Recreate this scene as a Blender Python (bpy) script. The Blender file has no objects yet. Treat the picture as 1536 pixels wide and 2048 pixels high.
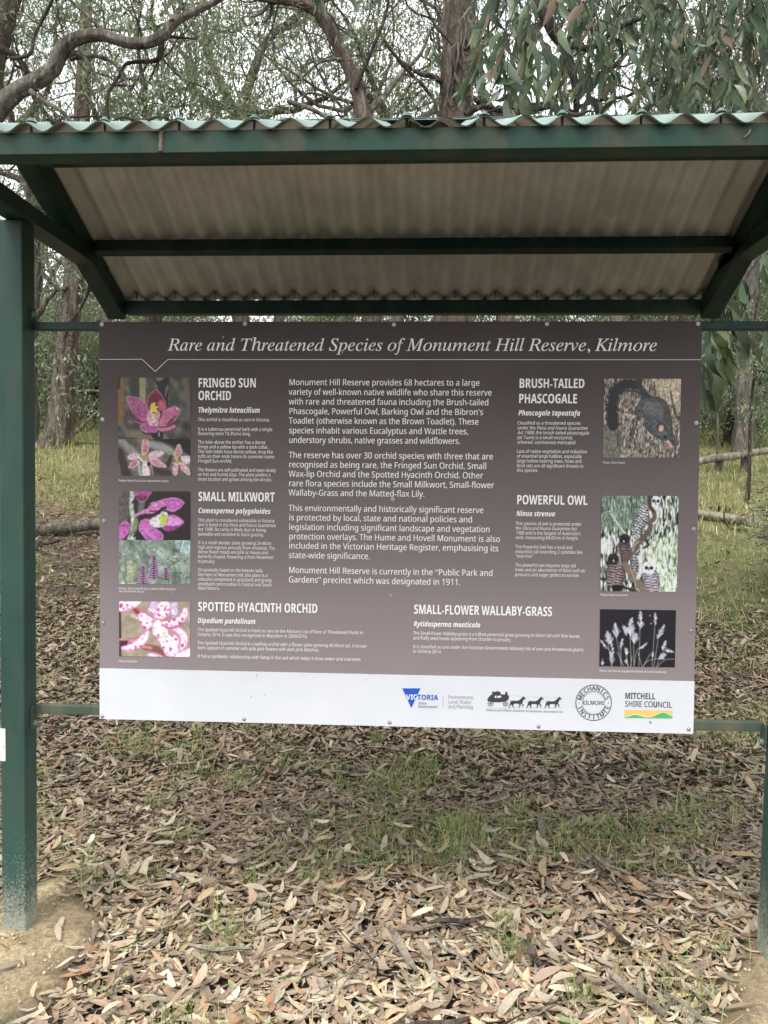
import bpy, math, random
import numpy as np
from mathutils import Vector, Matrix
from mathutils.geometry import tessellate_polygon

# ------------------------------------------------------------ camera, sky, sun, exposure
sc = bpy.context.scene
COL = sc.collection
FPX = 1538.0                                   # focal length in pixels of the 1536 x 2048 photograph
CAM = np.array([0.089, -2.309, 1.397])
YAW, PITCH, ROLL = map(math.radians, (-2.87, -1.80, 0.56))
_cy, _sy, _cp, _sp = math.cos(YAW), math.sin(YAW), math.cos(PITCH), math.sin(PITCH)
FWD = np.array([_sy*_cp, _cy*_cp, _sp]); _r = np.array([_cy, -_sy, 0.0]); _u = np.cross(_r, FWD)
RGT = _r*math.cos(ROLL) + _u*math.sin(ROLL); UPV = -_r*math.sin(ROLL) + _u*math.cos(ROLL)
cd = bpy.data.cameras.new('camera'); cam = bpy.data.objects.new('camera', cd); COL.objects.link(cam)
cd.sensor_fit = 'VERTICAL'; cd.sensor_height = 24.0; cd.lens = FPX/2048*24.0
cd.clip_start = 0.05; cd.clip_end = 900
cam.matrix_world = Matrix(((RGT[0], UPV[0], -FWD[0], CAM[0]), (RGT[1], UPV[1], -FWD[1], CAM[1]),
                           (RGT[2], UPV[2], -FWD[2], CAM[2]), (0, 0, 0, 1)))
sc.camera = cam

world = bpy.data.worlds.new('World'); sc.world = world; world.use_nodes = True
wn, wl = world.node_tree.nodes, world.node_tree.links
bg = wn['Background']
SUN_EL, SUN_AZ = math.radians(58), math.radians(205)      # high, behind the viewer's left shoulder, through cloud
sky = wn.new('ShaderNodeTexSky'); sky.sky_type = 'NISHITA'; sky.sun_disc = False
sky.sun_elevation = SUN_EL; sky.sun_rotation = SUN_AZ
sky.air_density = 1.0; sky.dust_density = 3.0
hsv = wn.new('ShaderNodeHueSaturation'); hsv.inputs['Saturation'].default_value = 0.35
cl = wn.new('ShaderNodeTexNoise'); cl.inputs['Scale'].default_value = 2.2; cl.inputs['Detail'].default_value = 5
cr = wn.new('ShaderNodeValToRGB')
cr.color_ramp.elements[0].position = 0.3; cr.color_ramp.elements[0].color = (7.2, 7.5, 8.0, 1)
cr.color_ramp.elements[1].position = 0.75; cr.color_ramp.elements[1].color = (9.2, 9.3, 9.5, 1)
mx = wn.new('ShaderNodeMix'); mx.data_type = 'RGBA'; mx.inputs[0].default_value = 0.86   # a full, thin cloud cover
tcw = wn.new('ShaderNodeTexCoord')
wl.new(tcw.outputs['Generated'], cl.inputs['Vector'])
wl.new(cl.outputs['Fac'], cr.inputs['Fac']); wl.new(sky.outputs[0], hsv.inputs['Color'])
wl.new(hsv.outputs[0], mx.inputs[6]); wl.new(cr.outputs[0], mx.inputs[7]); wl.new(mx.outputs[2], bg.inputs['Color'])
bg.inputs['Strength'].default_value = 0.10

sd = bpy.data.lights.new('sun', 'SUN'); sd.energy = 1.3; sd.angle = math.radians(22); sd.color = (1.0, 0.965, 0.91)
sun = bpy.data.objects.new('sun', sd); COL.objects.link(sun)
_sd = Vector((math.sin(SUN_AZ)*math.cos(SUN_EL), math.cos(SUN_AZ)*math.cos(SUN_EL), math.sin(SUN_EL)))
sun.rotation_euler = _sd.to_track_quat('Z', 'Y').to_euler(); sun.location = (0, -6, 12)

vs = sc.view_settings
vs.view_transform = 'Standard'; vs.look = 'None'; vs.gamma = 1.0; vs.use_curve_mapping = False; vs.exposure = 1.32
sc.render.engine = 'CYCLES'
sc.cycles.max_bounces = 8; sc.cycles.transparent_max_bounces = 4

# ------------------------------------------------------------ helpers
rng = np.random.default_rng(7); random.seed(7)

def at(px, py, Y):
    """world point on the plane y = Y seen at pixel (px, py) of the photograph"""
    d = FWD + (px-768)/FPX*RGT - (py-1024)/FPX*UPV
    return CAM + d*((Y-CAM[1])/d[1])

def link(o, parent=None):
    COL.objects.link(o)
    if parent is not None: o.parent = parent
    return o

def tag(o, label=None, cat=None, group=None, kind=None):
    if label: o['label'] = label
    if cat: o['category'] = cat
    if group: o['group'] = group
    if kind: o['kind'] = kind
    return o

def empty(name, loc=(0, 0, 0)):
    o = bpy.data.objects.new(name, None); o.location = loc; o.empty_display_size = 0.1
    return link(o)

def tri_mesh(name, V, T, col=None, smooth=False):
    V = np.asarray(V, np.float32); T = np.asarray(T, np.int32)
    me = bpy.data.meshes.new(name)
    me.vertices.add(len(V)); me.vertices.foreach_set('co', V.ravel())
    k = T.shape[1]
    me.loops.add(T.size); me.loops.foreach_set('vertex_index', T.ravel())
    me.polygons.add(len(T)); me.polygons.foreach_set('loop_start', np.arange(0, T.size, k, dtype=np.int32))
    if smooth: me.polygons.foreach_set('use_smooth', np.ones(len(T), bool))
    me.update(calc_edges=True)
    if col is not None:
        a = me.color_attributes.new('Col', 'FLOAT_COLOR', 'POINT')
        c = np.ones((len(V), 4), np.float32); c[:, :3] = col
        a.data.foreach_set('color', c.ravel())
    return me

def obj(name, me, mat=None, parent=None):
    o = bpy.data.objects.new(name, me)
    if mat is not None and len(me.materials) == 0: me.materials.append(mat)
    return link(o, parent)

class MB:
    """collects shapes into one polygon mesh"""
    def __init__(s): s.v = []; s.f = []
    def add(s, V, F):
        n = len(s.v); s.v += [tuple(map(float, p)) for p in V]; s.f += [tuple(i+n for i in f) for f in F]; return s
    def box(s, x0, x1, y0, y1, z0, z1):
        return s.add([(x0,y0,z0),(x1,y0,z0),(x1,y1,z0),(x0,y1,z0),(x0,y0,z1),(x1,y0,z1),(x1,y1,z1),(x0,y1,z1)],
                     [(0,3,2,1),(4,5,6,7),(0,1,5,4),(1,2,6,5),(2,3,7,6),(3,0,4,7)])
    def cyl(s, c, axis, r, h, n=12, r2=None):
        a = Vector(axis).normalized(); u = a.orthogonal().normalized(); w = a.cross(u); c = Vector(c); r2 = r if r2 is None else r2
        V = [c + u*math.cos(2*math.pi*i/n)*r + w*math.sin(2*math.pi*i/n)*r for i in range(n)]
        V += [c + a*h + u*math.cos(2*math.pi*i/n)*r2 + w*math.sin(2*math.pi*i/n)*r2 for i in range(n)]
        F = [(i, (i+1) % n, n+(i+1) % n, n+i) for i in range(n)] + [tuple(range(n))[::-1], tuple(range(n, 2*n))]
        return s.add(V, F)
    def beam(s, a, b, w, h, up=(0, 0, 1)):
        """rectangular bar; a, b = centre of its top face line; w across, h downwards (normal to the bar)"""
        a, b = Vector(a), Vector(b); d = (b-a).normalized(); sd_ = d.cross(Vector(up)).normalized(); n = sd_.cross(d)
        V = [p + sd_*x*w/2 - n*z*h for p in (a, b) for (x, z) in ((-1, 0), (1, 0), (1, 1), (-1, 1))]
        return s.add(V, [(0,1,2,3),(7,6,5,4),(0,4,5,1),(1,5,6,2),(2,6,7,3),(3,7,4,0)])
    def build(s, name, mat, parent=None, bevel=0.0, seg=1, smooth=False):
        me = bpy.data.meshes.new(name); me.from_pydata(s.v, [], s.f); me.update()
        import bmesh
        bm = bmesh.new(); bm.from_mesh(me); bmesh.ops.recalc_face_normals(bm, faces=bm.faces)
        if bevel: bmesh.ops.bevel(bm, geom=list(bm.edges), offset=bevel, segments=seg, affect='EDGES', profile=0.6)
        bm.to_mesh(me); bm.free()
        if smooth: me.polygons.foreach_set('use_smooth', [True]*len(me.polygons))
        return obj(name, me, mat, parent)

def catmull(P, n=6, closed=False):
    P = np.asarray(P, float); m = len(P); out = []
    rngi = range(m) if closed else range(m-1)
    for i in rngi:
        if closed: a, b, c, d = P[(i-1) % m], P[i], P[(i+1) % m], P[(i+2) % m]
        else: a, b, c, d = P[max(i-1, 0)], P[i], P[i+1], P[min(i+2, m-1)]
        t = np.linspace(0, 1, n, endpoint=False)[:, None]
        out.append(0.5*((2*b) + (c-a)*t + (2*a-5*b+4*c-d)*t**2 + (3*b-a-3*c+d)*t**3))
    out = np.concatenate(out)
    return out if closed else np.vstack([out, P[-1]])

def tube(P, R, n=8, rough=0.0, seed=0, ridge=0):
    """V, quads of a tube along P with radii R; rough = relative bark relief"""
    P = np.asarray(P, float); R = np.broadcast_to(np.asarray(R, float), (len(P),)).copy(); m = len(P)
    T = np.gradient(P, axis=0); T /= np.linalg.norm(T, axis=1)[:, None] + 1e-9
    ref = np.array([0.31, 0.17, 0.93]) if abs(T[0, 2]) < 0.8 else np.array([0.95, 0.21, 0.1])
    U = np.zeros_like(P); u = ref - T[0]*ref.dot(T[0]); u /= np.linalg.norm(u)
    for i in range(m):
        u = u - T[i]*u.dot(T[i]); u /= np.linalg.norm(u)+1e-9; U[i] = u
    Wv = np.cross(T, U)
    a = np.linspace(0, 2*math.pi, n, endpoint=False)
    rr = R[:, None]*np.ones((1, n))
    if rough:
        g = np.random.default_rng(seed); s = np.concatenate([[0], np.cumsum(np.linalg.norm(np.diff(P, axis=0), axis=1))])[:, None]
        dsp = np.zeros((m, n))
        for k in range(7):
            q = g.integers(1, 5) if k < 3 else g.integers(5, max(6, n//2))
            dsp += (0.45 if k < 3 else 0.5)*np.sin(q*a[None, :] + g.uniform(0, 6.3) + s*g.uniform(-0.9, 0.9) + 0.7*np.sin(s*g.uniform(0.5, 2)))*g.uniform(0.4, 1)
        if ridge: dsp += g.normal(0, 0.45, (m, n))*ridge
        rr = rr*(1 + rough*dsp)
    V = P[:, None, :] + rr[..., None]*(np.cos(a)[None, :, None]*U[:, None, :] + np.sin(a)[None, :, None]*Wv[:, None, :])
    idx = np.arange(m*n).reshape(m, n); j = np.roll(idx, -1, axis=1)
    Q = np.stack([idx[:-1], j[:-1], j[1:], idx[1:]], -1).reshape(-1, 4)
    return V.reshape(-1, 3), Q

def join(parts):
    V, F, n = [], [], 0
    for v, f in parts: V.append(v); F.append(f+n); n += len(v)
    return np.concatenate(V), np.concatenate(F)

def lin(c):
    c = np.asarray(c, float)/255.0
    return np.where(c <= 0.04045, c/12.92, ((c+0.055)/1.055)**2.4)

# ------------------------------------------------------------ materials
def new_mat(name):
    m = bpy.data.materials.new(name); m.use_nodes = True
    nt = m.node_tree; return m, nt, nt.nodes['Principled BSDF']

def noise(nt, scale, detail=4, rough=0.6, vec=None, stretch=None, dist=0.0):
    n = nt.nodes.new('ShaderNodeTexNoise'); n.inputs['Scale'].default_value = scale
    n.inputs['Detail'].default_value = detail; n.inputs['Roughness'].default_value = rough; n.inputs['Distortion'].default_value = dist
    if vec is None:
        tc = nt.nodes.new('ShaderNodeTexCoord'); vec = tc.outputs['Object']
    if stretch:
        mp = nt.nodes.new('ShaderNodeMapping'); mp.inputs['Scale'].default_value = stretch
        nt.links.new(vec, mp.inputs['Vector']); vec = mp.outputs[0]
    nt.links.new(vec, n.inputs['Vector']); return n

def ramp(nt, fac, stops):
    r = nt.nodes.new('ShaderNodeValToRGB'); e = r.color_ramp.elements
    while len(e) < len(stops): e.new(0.5)
    for k, (p, c) in enumerate(stops): e[k].position = p; e[k].color = (*c, 1) if len(c) == 3 else c
    nt.links.new(fac, r.inputs['Fac']); return r

def mixc(nt, fac, a, b, mode='MIX'):
    m = nt.nodes.new('ShaderNodeMix'); m.data_type = 'RGBA'; m.blend_type = mode
    for s, v in ((0, fac), (6, a), (7, b)):
        if hasattr(v, 'is_output'): nt.links.new(v, m.inputs[s])
        else: m.inputs[s].default_value = v if s == 0 else (*v, 1)
    return m.outputs[2]

def bump(nt, bsdf, h, strength=0.3, dist=0.01):
    b = nt.nodes.new('ShaderNodeBump'); b.inputs['Strength'].default_value = strength; b.inputs['Distance'].default_value = dist
    nt.links.new(h, b.inputs['Height']); nt.links.new(b.outputs[0], bsdf.inputs['Normal'])

def mat_paint(name, base, dirt, dirt_amt=0.5, rough=0.42, splash=False):
    m, nt, b = new_mat(name)
    n1 = noise(nt, 5, 6, 0.65); n2 = noise(nt, 60, 4, 0.7); n3 = noise(nt, 14, 5, 0.6, stretch=(1, 1, 0.25))
    r1 = ramp(nt, n1.outputs['Fac'], [(0.35, [c*0.86 for c in base]), (0.7, [c*1.16 for c in base])])
    r2 = ramp(nt, n3.outputs['Fac'], [(0.46, (0, 0, 0)), (0.68, (dirt_amt,)*3)])
    c = mixc(nt, r2.outputs[0], r1.outputs[0], dirt)
    r3 = ramp(nt, n2.outputs['Fac'], [(0.66, (0, 0, 0)), (0.74, (0.35,)*3)])
    c = mixc(nt, r3.outputs[0], c, [min(1, x*2.2+0.03) for x in base])
    if splash:                                 # rain-splashed clay dust near the ground
        tc = nt.nodes.new('ShaderNodeTexCoord'); sx = nt.nodes.new('ShaderNodeSeparateXYZ'); nt.links.new(tc.outputs['Object'], sx.inputs[0])
        n4 = noise(nt, 130, 6, 0.85); n5 = noise(nt, 8, 4, 0.6)
        mr = nt.nodes.new('ShaderNodeMapRange'); mr.inputs['From Min'].default_value = 0.0; mr.inputs['From Max'].default_value = 0.42
        mr.inputs['To Min'].default_value = 0.16; mr.inputs['To Max'].default_value = -0.16; nt.links.new(sx.outputs['Z'], mr.inputs['Value'])
        ad = nt.nodes.new('ShaderNodeMath'); ad.operation = 'ADD'; nt.links.new(n4.outputs['Fac'], ad.inputs[0]); nt.links.new(mr.outputs[0], ad.inputs[1])
        ad2 = nt.nodes.new('ShaderNodeMath'); ad2.operation = 'MULTIPLY_ADD'; nt.links.new(n5.outputs['Fac'], ad2.inputs[0]); ad2.inputs[1].default_value = 0.25; nt.links.new(ad.outputs[0], ad2.inputs[2])
        r4 = ramp(nt, ad2.outputs[0], [(0.62, (0, 0, 0)), (0.80, (0.75,)*3)])
        c = mixc(nt, r4.outputs[0], c, (0.42, 0.42, 0.34))
    nt.links.new(c, b.inputs['Base Color']); b.inputs['Roughness'].default_value = rough
    b.inputs['Specular IOR Level'].default_value = 0.20
    bump(nt, b, n2.outputs['Fac'], 0.12, 0.002); return m

def mat_plain(name, col, rough=0.5, metal=0.0, spec=0.5):
    m, nt, b = new_mat(name)
    n = noise(nt, 30, 3); r = ramp(nt, n.outputs['Fac'], [(0.3, [c*0.93 for c in col]), (0.7, [min(1, c*1.05) for c in col])])
    nt.links.new(r.outputs[0], b.inputs['Base Color']); b.inputs['Roughness'].default_value = rough
    b.inputs['Metallic'].default_value = metal; b.inputs['Specular IOR Level'].default_value = spec; return m

def mat_attr(name, rough=0.6, transl=0.0, spec=0.4, vary=0.0, veins=False):
    """colour from the mesh's own colour layer (each leaf or print dot has its own)"""
    m, nt, b = new_mat(name)
    a = nt.nodes.new('ShaderNodeVertexColor'); a.layer_name = 'Col'; c = a.outputs[0]
    if vary:
        n = noise(nt, 140, 3); r = ramp(nt, n.outputs['Fac'], [(0.3, (1-vary,)*3), (0.7, (1+vary,)*3)])
        c = mixc(nt, 1.0, c, r.outputs[0], 'MULTIPLY')
    nt.links.new(c, b.inputs['Base Color']); b.inputs['Roughness'].default_value = rough; b.inputs['Specular IOR Level'].default_value = spec
    if transl:
        t = nt.nodes.new('ShaderNodeBsdfTranslucent'); nt.links.new(c, t.inputs['Color'])
        mx_ = nt.nodes.new('ShaderNodeMixShader'); mx_.inputs[0].default_value = transl
        out = nt.nodes['Material Output']
        nt.links.new(b.outputs[0], mx_.inputs[1]); nt.links.new(t.outputs[0], mx_.inputs[2]); nt.links.new(mx_.outputs[0], out.inputs[0])
    return m

def mat_bark(name, dark, mid, pale, scale=1.0):
    m, nt, b = new_mat(name)
    n1 = noise(nt, 9*scale, 8, 0.72, stretch=(1, 1, 0.16), dist=0.6); n2 = noise(nt, 2.2, 4, 0.6); n3 = noise(nt, 40*scale, 5, 0.7, stretch=(1, 1, 0.3))
    r1 = ramp(nt, n1.outputs['Fac'], [(0.32, dark), (0.5, mid), (0.68, pale)])
    r2 = ramp(nt, n2.outputs['Fac'], [(0.3, (0.72, 0.72, 0.74)), (0.7, (1.2, 1.15, 1.08))])
    c = mixc(nt, 1.0, r1.outputs[0], r2.outputs[0], 'MULTIPLY')
    r3 = ramp(nt, n3.outputs['Fac'], [(0.35, (0.6, 0.6, 0.6)), (0.65, (1.15, 1.15, 1.15))])
    c = mixc(nt, 1.0, c, r3.outputs[0], 'MULTIPLY')
    nt.links.new(c, b.inputs['Base Color']); b.inputs['Roughness'].default_value = 0.9; b.inputs['Specular IOR Level'].default_value = 0.2
    ad = nt.nodes.new('ShaderNodeMath'); ad.operation = 'ADD'; nt.links.new(n1.outputs['Fac'], ad.inputs[0]); nt.links.new(n3.outputs['Fac'], ad.inputs[1])
    bump(nt, b, ad.outputs[0], 0.9, 0.03); return m

M = {}
M['green'] = mat_paint('shaded_green_paint', (0.012, 0.040, 0.030), (0.10, 0.10, 0.075), 0.25)  # same paint as the posts, with the shade under the roof put into the colour
M['green_post'] = mat_paint('green_post_paint', (0.030, 0.070, 0.057), (0.10, 0.10, 0.075), 0.25, splash=True)
M['green_dirty'] = mat_paint('weathered_green_paint', (0.015, 0.046, 0.031), (0.065, 0.058, 0.034), 0.7)
M['green_dusty'] = mat_paint('dusty_green_rail_paint', (0.062, 0.090, 0.066), (0.15, 0.13, 0.085), 0.7)
M['green_pale'] = mat_paint('pale_green_roof_paint', (0.19, 0.27, 0.24), (0.22, 0.21, 0.15), 0.45, 0.5)
M['cream'] = mat_paint('roof_underside_primer', (0.56, 0.575, 0.55), (0.40, 0.39, 0.34), 0.35, 0.55)
M['steel'] = mat_plain('steel_screw', (0.42, 0.41, 0.40), 0.38, 0.8)
M['white'] = mat_plain('white_print', (0.80, 0.80, 0.79), 0.42)
M['text'] = mat_plain('white_lettering', (0.86, 0.85, 0.83), 0.45)
M['bark_grey'] = mat_bark('grey_stringy_bark', (0.040, 0.036, 0.031), (0.165, 0.15, 0.125), (0.36, 0.335, 0.285), 1.5)
M['bark_brown'] = mat_bark('brown_stringy_bark', (0.036, 0.028, 0.023), (0.135, 0.108, 0.09), (0.31, 0.26, 0.22), 1.6)
M['bark_dark'] = mat_bark('dark_bark', (0.018, 0.014, 0.012), (0.06, 0.048, 0.04), (0.13, 0.11, 0.09))
M['bark_twig'] = mat_bark('twig_bark', (0.03, 0.025, 0.021), (0.10, 0.083, 0.068), (0.22, 0.19, 0.16))
M['dead_wood'] = mat_bark('dead_wood', (0.12, 0.10, 0.08), (0.30, 0.265, 0.215), (0.50, 0.46, 0.39))
M['crown'] = mat_attr('gum_foliage', 0.55, 0.38, 0.35)
M['gumleaf'] = mat_attr('gum_leaf', 0.40, 0.16, 0.4, 0.16)
M['litter'] = mat_attr('dry_leaf', 0.62, 0.0, 0.35, 0.16)
M['grass'] = mat_attr('grass_blade', 0.55, 0.30, 0.3)
M['print'] = mat_attr('photo_print', 0.42, 0.0, 0.4)

def mat_ground():
    m, nt, b = new_mat('forest_soil')
    g = nt.nodes.new('ShaderNodeVertexColor'); g.layer_name = 'Col'
    n1 = noise(nt, 55, 8, 0.75); n2 = noise(nt, 9, 6, 0.7); n3 = noise(nt, 300, 4, 0.7)
    r = ramp(nt, n1.outputs['Fac'], [(0.28, (0.45, 0.43, 0.42)), (0.5, (0.95, 0.95, 0.95)), (0.72, (1.55, 1.5, 1.45))])
    c = mixc(nt, 1.0, g.outputs[0], r.outputs[0], 'MULTIPLY')
    r2 = ramp(nt, n2.outputs['Fac'], [(0.3, (0.75, 0.75, 0.75)), (0.7, (1.2, 1.2, 1.2))])
    c = mixc(nt, 1.0, c, r2.outputs[0], 'MULTIPLY')
    r3 = ramp(nt, n3.outputs['Fac'], [(0.35, (0.8, 0.8, 0.8)), (0.65, (1.2, 1.2, 1.2))])
    c = mixc(nt, 1.0, c, r3.outputs[0], 'MULTIPLY')
    nt.links.new(c, b.inputs['Base Color']); b.inputs['Roughness'].default_value = 0.95; b.inputs['Specular IOR Level'].default_value = 0.15
    bump(nt, b, n1.outputs['Fac'], 0.9, 0.02); return m
M['ground'] = mat_ground()
# ------------------------------------------------------------ ground
_k = np.array([0, 4.5, 7, 10, 12.5, 15, 18, 22, 30, 60, 150, 400, 900.0]); _h = np.array([0, 0, 0.28, 0.85, 1.45, 2.12, 2.72, 3.1, 3.5, 4.5, 6, 8, 9.0])
_kk = np.linspace(0, 900, 9001); _hh = np.interp(_kk, _k, _h)
_near = np.convolve(np.pad(_hh, 12, mode='edge'), np.ones(25)/25, 'valid')
def vnoise(x, y, s, seed=0):
    """smooth value noise, range about -1..1"""
    x = np.asarray(x, float)*s; y = np.asarray(y, float)*s
    xi = np.floor(x).astype(np.int64); yi = np.floor(y).astype(np.int64); fx = x-xi; fy = y-yi
    def h(a, b): 
        q = np.sin(a*127.1 + b*311.7 + seed*74.7)*43758.5453; return (q-np.floor(q))*2-1
    u = fx*fx*(3-2*fx); v = fy*fy*(3-2*fy)
    return (h(xi, yi)*(1-u)+h(xi+1, yi)*u)*(1-v) + (h(xi, yi+1)*(1-u)+h(xi+1, yi+1)*u)*v
def sandm(x, y):
    """bare sandy soil round the foot of each post, and the trodden patches in front"""
    x = np.asarray(x, float); y = np.asarray(y, float)
    w = 0.10*vnoise(x, y, 6, 5) + 0.05*vnoise(x, y, 17, 6)
    a = np.hypot((x+1.16)/0.30, (y+0.16)/0.42) + w*2
    b = np.hypot((x-1.17)/0.27, (y+0.34)/0.44) + w*2
    return np.clip((1.15-np.minimum(a, b))/0.35, 0, 1)
def soilm(x, y):
    x = np.asarray(x, float); y = np.asarray(y, float)
    w = 0.10*vnoise(x, y, 6, 8) + 0.06*vnoise(x, y, 15, 9)
    a = np.hypot((x+0.98)/0.19, (y+0.60)/0.26) + w*2
    b = np.hypot((x-0.93)/0.13, (y+0.66)/0.24) + w*2
    return np.clip((1.1-np.minimum(a, b))/0.4, 0, 1)
def terrain(x, y):
    x = np.asarray(x, float); y = np.asarray(y, float)
    d = np.clip(y+2.3, 0, 899)
    z = np.interp(d, _kk, _near)
    f = np.clip((d-3)/6, 0, 1)
    z = z + f*(0.10*vnoise(x, y, 0.35, 1) + 0.03*vnoise(x, y, 1.3, 2)) + 0.012*vnoise(x, y, 1.7, 3) + 0.006*vnoise(x, y, 6.0, 4)
    s = sandm(x, y)
    z = z + s*(0.018 + 0.010*vnoise(x, y, 9, 11) + 0.006*vnoise(x, y, 25, 12))
    return z
def grassm(x, y):
    """where grass grows (0..1)"""
    x = np.asarray(x, float); y = np.asarray(y, float)
    n = 0.5 + 0.5*(0.6*vnoise(x, y, 0.9, 21) + 0.4*vnoise(x, y, 2.7, 22))
    d = y+2.3
    far = np.clip((d-10.8 + 1.2*vnoise(x, y, 0.5, 23))/2.0, 0, 1)
    right = np.clip((x-1.2)/1.0, 0, 1)*np.clip((d-5.0)/2.5, 0, 1)
    near = np.clip(1.25 - np.hypot((x-0.05)/0.62, (y-0.55)/0.95), 0, 1)
    return np.clip(np.maximum(far, right*0.75) + near*0.5*np.clip(0.45+1.1*vnoise(x, y, 3.3, 25), 0, 1) + np.clip(0.30+1.0*vnoise(x, y, 3.9, 27), 0, 1)*0.50 + np.clip(n-0.44, 0, 1)*1.0*np.clip((y+1.7)/0.8, 0.35, 1), 0, 1)*(1-sandm(x, y))

def warp(n, lo, hi, fine):
    t = np.linspace(-1, 1, n); k = 6.2
    s = np.sinh(k*t)/np.sinh(k)
    return np.where(s < 0, -s*lo, s*hi)
gx = warp(340, -420, 420, 0); 
gy = np.concatenate([np.linspace(-60, -3, 30)[:-1], np.linspace(-3, 4, 300)[:-1], np.linspace(4, 22, 200)[:-1], 22+np.linspace(0, 1, 50)**2.2*700])
GX, GY = np.meshgrid(gx, gy)
GZ = terrain(GX, GY)
gm = np.clip((grassm(GX, GY)-0.25)*1.2, 0, 1); sm = sandm(GX, GY); so = soilm(GX, GY)
dd = GY+2.3
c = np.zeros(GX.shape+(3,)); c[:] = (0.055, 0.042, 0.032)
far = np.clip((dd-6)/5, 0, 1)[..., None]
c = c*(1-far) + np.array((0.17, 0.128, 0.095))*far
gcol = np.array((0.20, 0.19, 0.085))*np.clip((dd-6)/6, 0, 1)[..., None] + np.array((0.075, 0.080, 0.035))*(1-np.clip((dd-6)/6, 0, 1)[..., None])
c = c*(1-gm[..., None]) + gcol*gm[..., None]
st = np.clip(0.5+0.8*vnoise(GX, GY, 0.8, 31), 0, 1)[..., None]*np.clip((dd-11)/3, 0, 1)[..., None]
c = c*(1-0.5*st) + np.array((0.30, 0.255, 0.15))*0.5*st
c = c*(1-so[..., None]) + np.array((0.13, 0.105, 0.085))*so[..., None]
mot = np.clip(0.45+0.6*vnoise(GX, GY, 11, 51)+0.5*vnoise(GX, GY, 27, 52), 0, 1)[..., None]
c = c*(1-sm[..., None]) + (np.array((0.50, 0.41, 0.25))*mot+np.array((0.30, 0.225, 0.145))*(1-mot))*sm[..., None]
ny, nx = GX.shape; idx = np.arange(nx*ny).reshape(ny, nx)
Q = np.stack([idx[:-1, :-1], idx[:-1, 1:], idx[1:, 1:], idx[1:, :-1]], -1).reshape(-1, 4)
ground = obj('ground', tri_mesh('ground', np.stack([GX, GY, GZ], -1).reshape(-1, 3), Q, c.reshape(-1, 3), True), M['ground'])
tag(ground, kind='structure')

# ------------------------------------------------------------ leaves: one vectorised builder
T_FULL = dict(t=[0, .13, .13, .13, .42, .42, .42, .74, .74, .74, .92, .92, 1], s=[0, -.66, 0, .66, -1, 0, 1, -.80, 0, .80, -.42, .42, 0],
              f=[(0,2,1),(0,3,2),(1,2,5),(1,5,4),(2,3,6),(2,6,5),(4,5,8),(4,8,7),(5,6,9),(5,9,8),(7,8,10),(8,11,10),(8,9,11),(10,11,12)])
T_LITE = dict(t=[0, .24, .24, .76, .76, 1], s=[0, -.95, .95, -.82, .82, 0], f=[(0,2,1),(1,2,4),(1,4,3),(3,4,5)])
T_MIN = dict(t=[0, .45, .45, 1], s=[0, -1, 1, 0], f=[(0,2,1),(1,2,3)])
def leaves(P, D, N, L, W, C, tpl=T_FULL, curl=0.0, fold=0.0, sickle=0.0):
    n = len(P); D = D/np.linalg.norm(D, axis=1)[:, None]
    N = N - D*np.sum(N*D, 1)[:, None]; N /= np.linalg.norm(N, axis=1)[:, None]+1e-9; S = np.cross(D, N)
    t = np.array(tpl['t'])[None, :]; s = np.array(tpl['s'])[None, :]
    L = np.broadcast_to(L, (n,))[:, None]; W = np.broadcast_to(W, (n,))[:, None]
    cu = np.broadcast_to(curl, (n,))[:, None]; fo = np.broadcast_to(fold, (n,))[:, None]; si = np.broadcast_to(sickle, (n,))[:, None]
    al = L*t; ac = W*0.5*s + si*L*(t-t*t)*2; up = cu*L*(t-0.5)**2*1.6 + fo*W*np.abs(s)*0.5
    V = P[:, None, :] + al[..., None]*D[:, None, :] + ac[..., None]*S[:, None, :] + up[..., None]*N[:, None, :]
    k = t.shape[1]; F = np.array(tpl['f'])[None] + (np.arange(n)*k)[:, None, None]
    Cc = np.repeat(C, k, axis=0)
    return V.reshape(-1, 3), F.reshape(-1, 3), Cc

LIT = lin([(196,178,152),(184,164,140),(168,144,122),(206,192,170),(152,130,112),(170,142,114),(146,126,108),(186,156,124),(128,110,96),(178,166,148),(142,112,90),(194,170,136),(176,160,142),(160,146,128)])
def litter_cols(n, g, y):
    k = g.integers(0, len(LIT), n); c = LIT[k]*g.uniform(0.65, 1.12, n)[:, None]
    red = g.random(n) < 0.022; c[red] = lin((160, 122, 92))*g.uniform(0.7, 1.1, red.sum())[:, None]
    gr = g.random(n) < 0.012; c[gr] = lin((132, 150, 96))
    # leaves darken away from the viewer: roof shade put into the leaf colour
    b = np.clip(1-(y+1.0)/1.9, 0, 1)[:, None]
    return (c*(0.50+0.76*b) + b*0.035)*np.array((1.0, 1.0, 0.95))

def scatter(n, g, y0, y1, wide=0.62, pad=0.5, left=0.0):
    """points inside the wedge the viewer (or one a step aside) could see"""
    y = g.uniform(0, 1, n*2)
    d0, d1 = y0+2.3, y1+2.3
    d = np.sqrt(d0*d0 + y*(d1*d1-d0*d0))
    x = g.uniform(-1, 1, n*2)*(wide*d+pad)
    i = np.arange(n*2)[:n]; return x[i], d[i]-2.3

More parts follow.
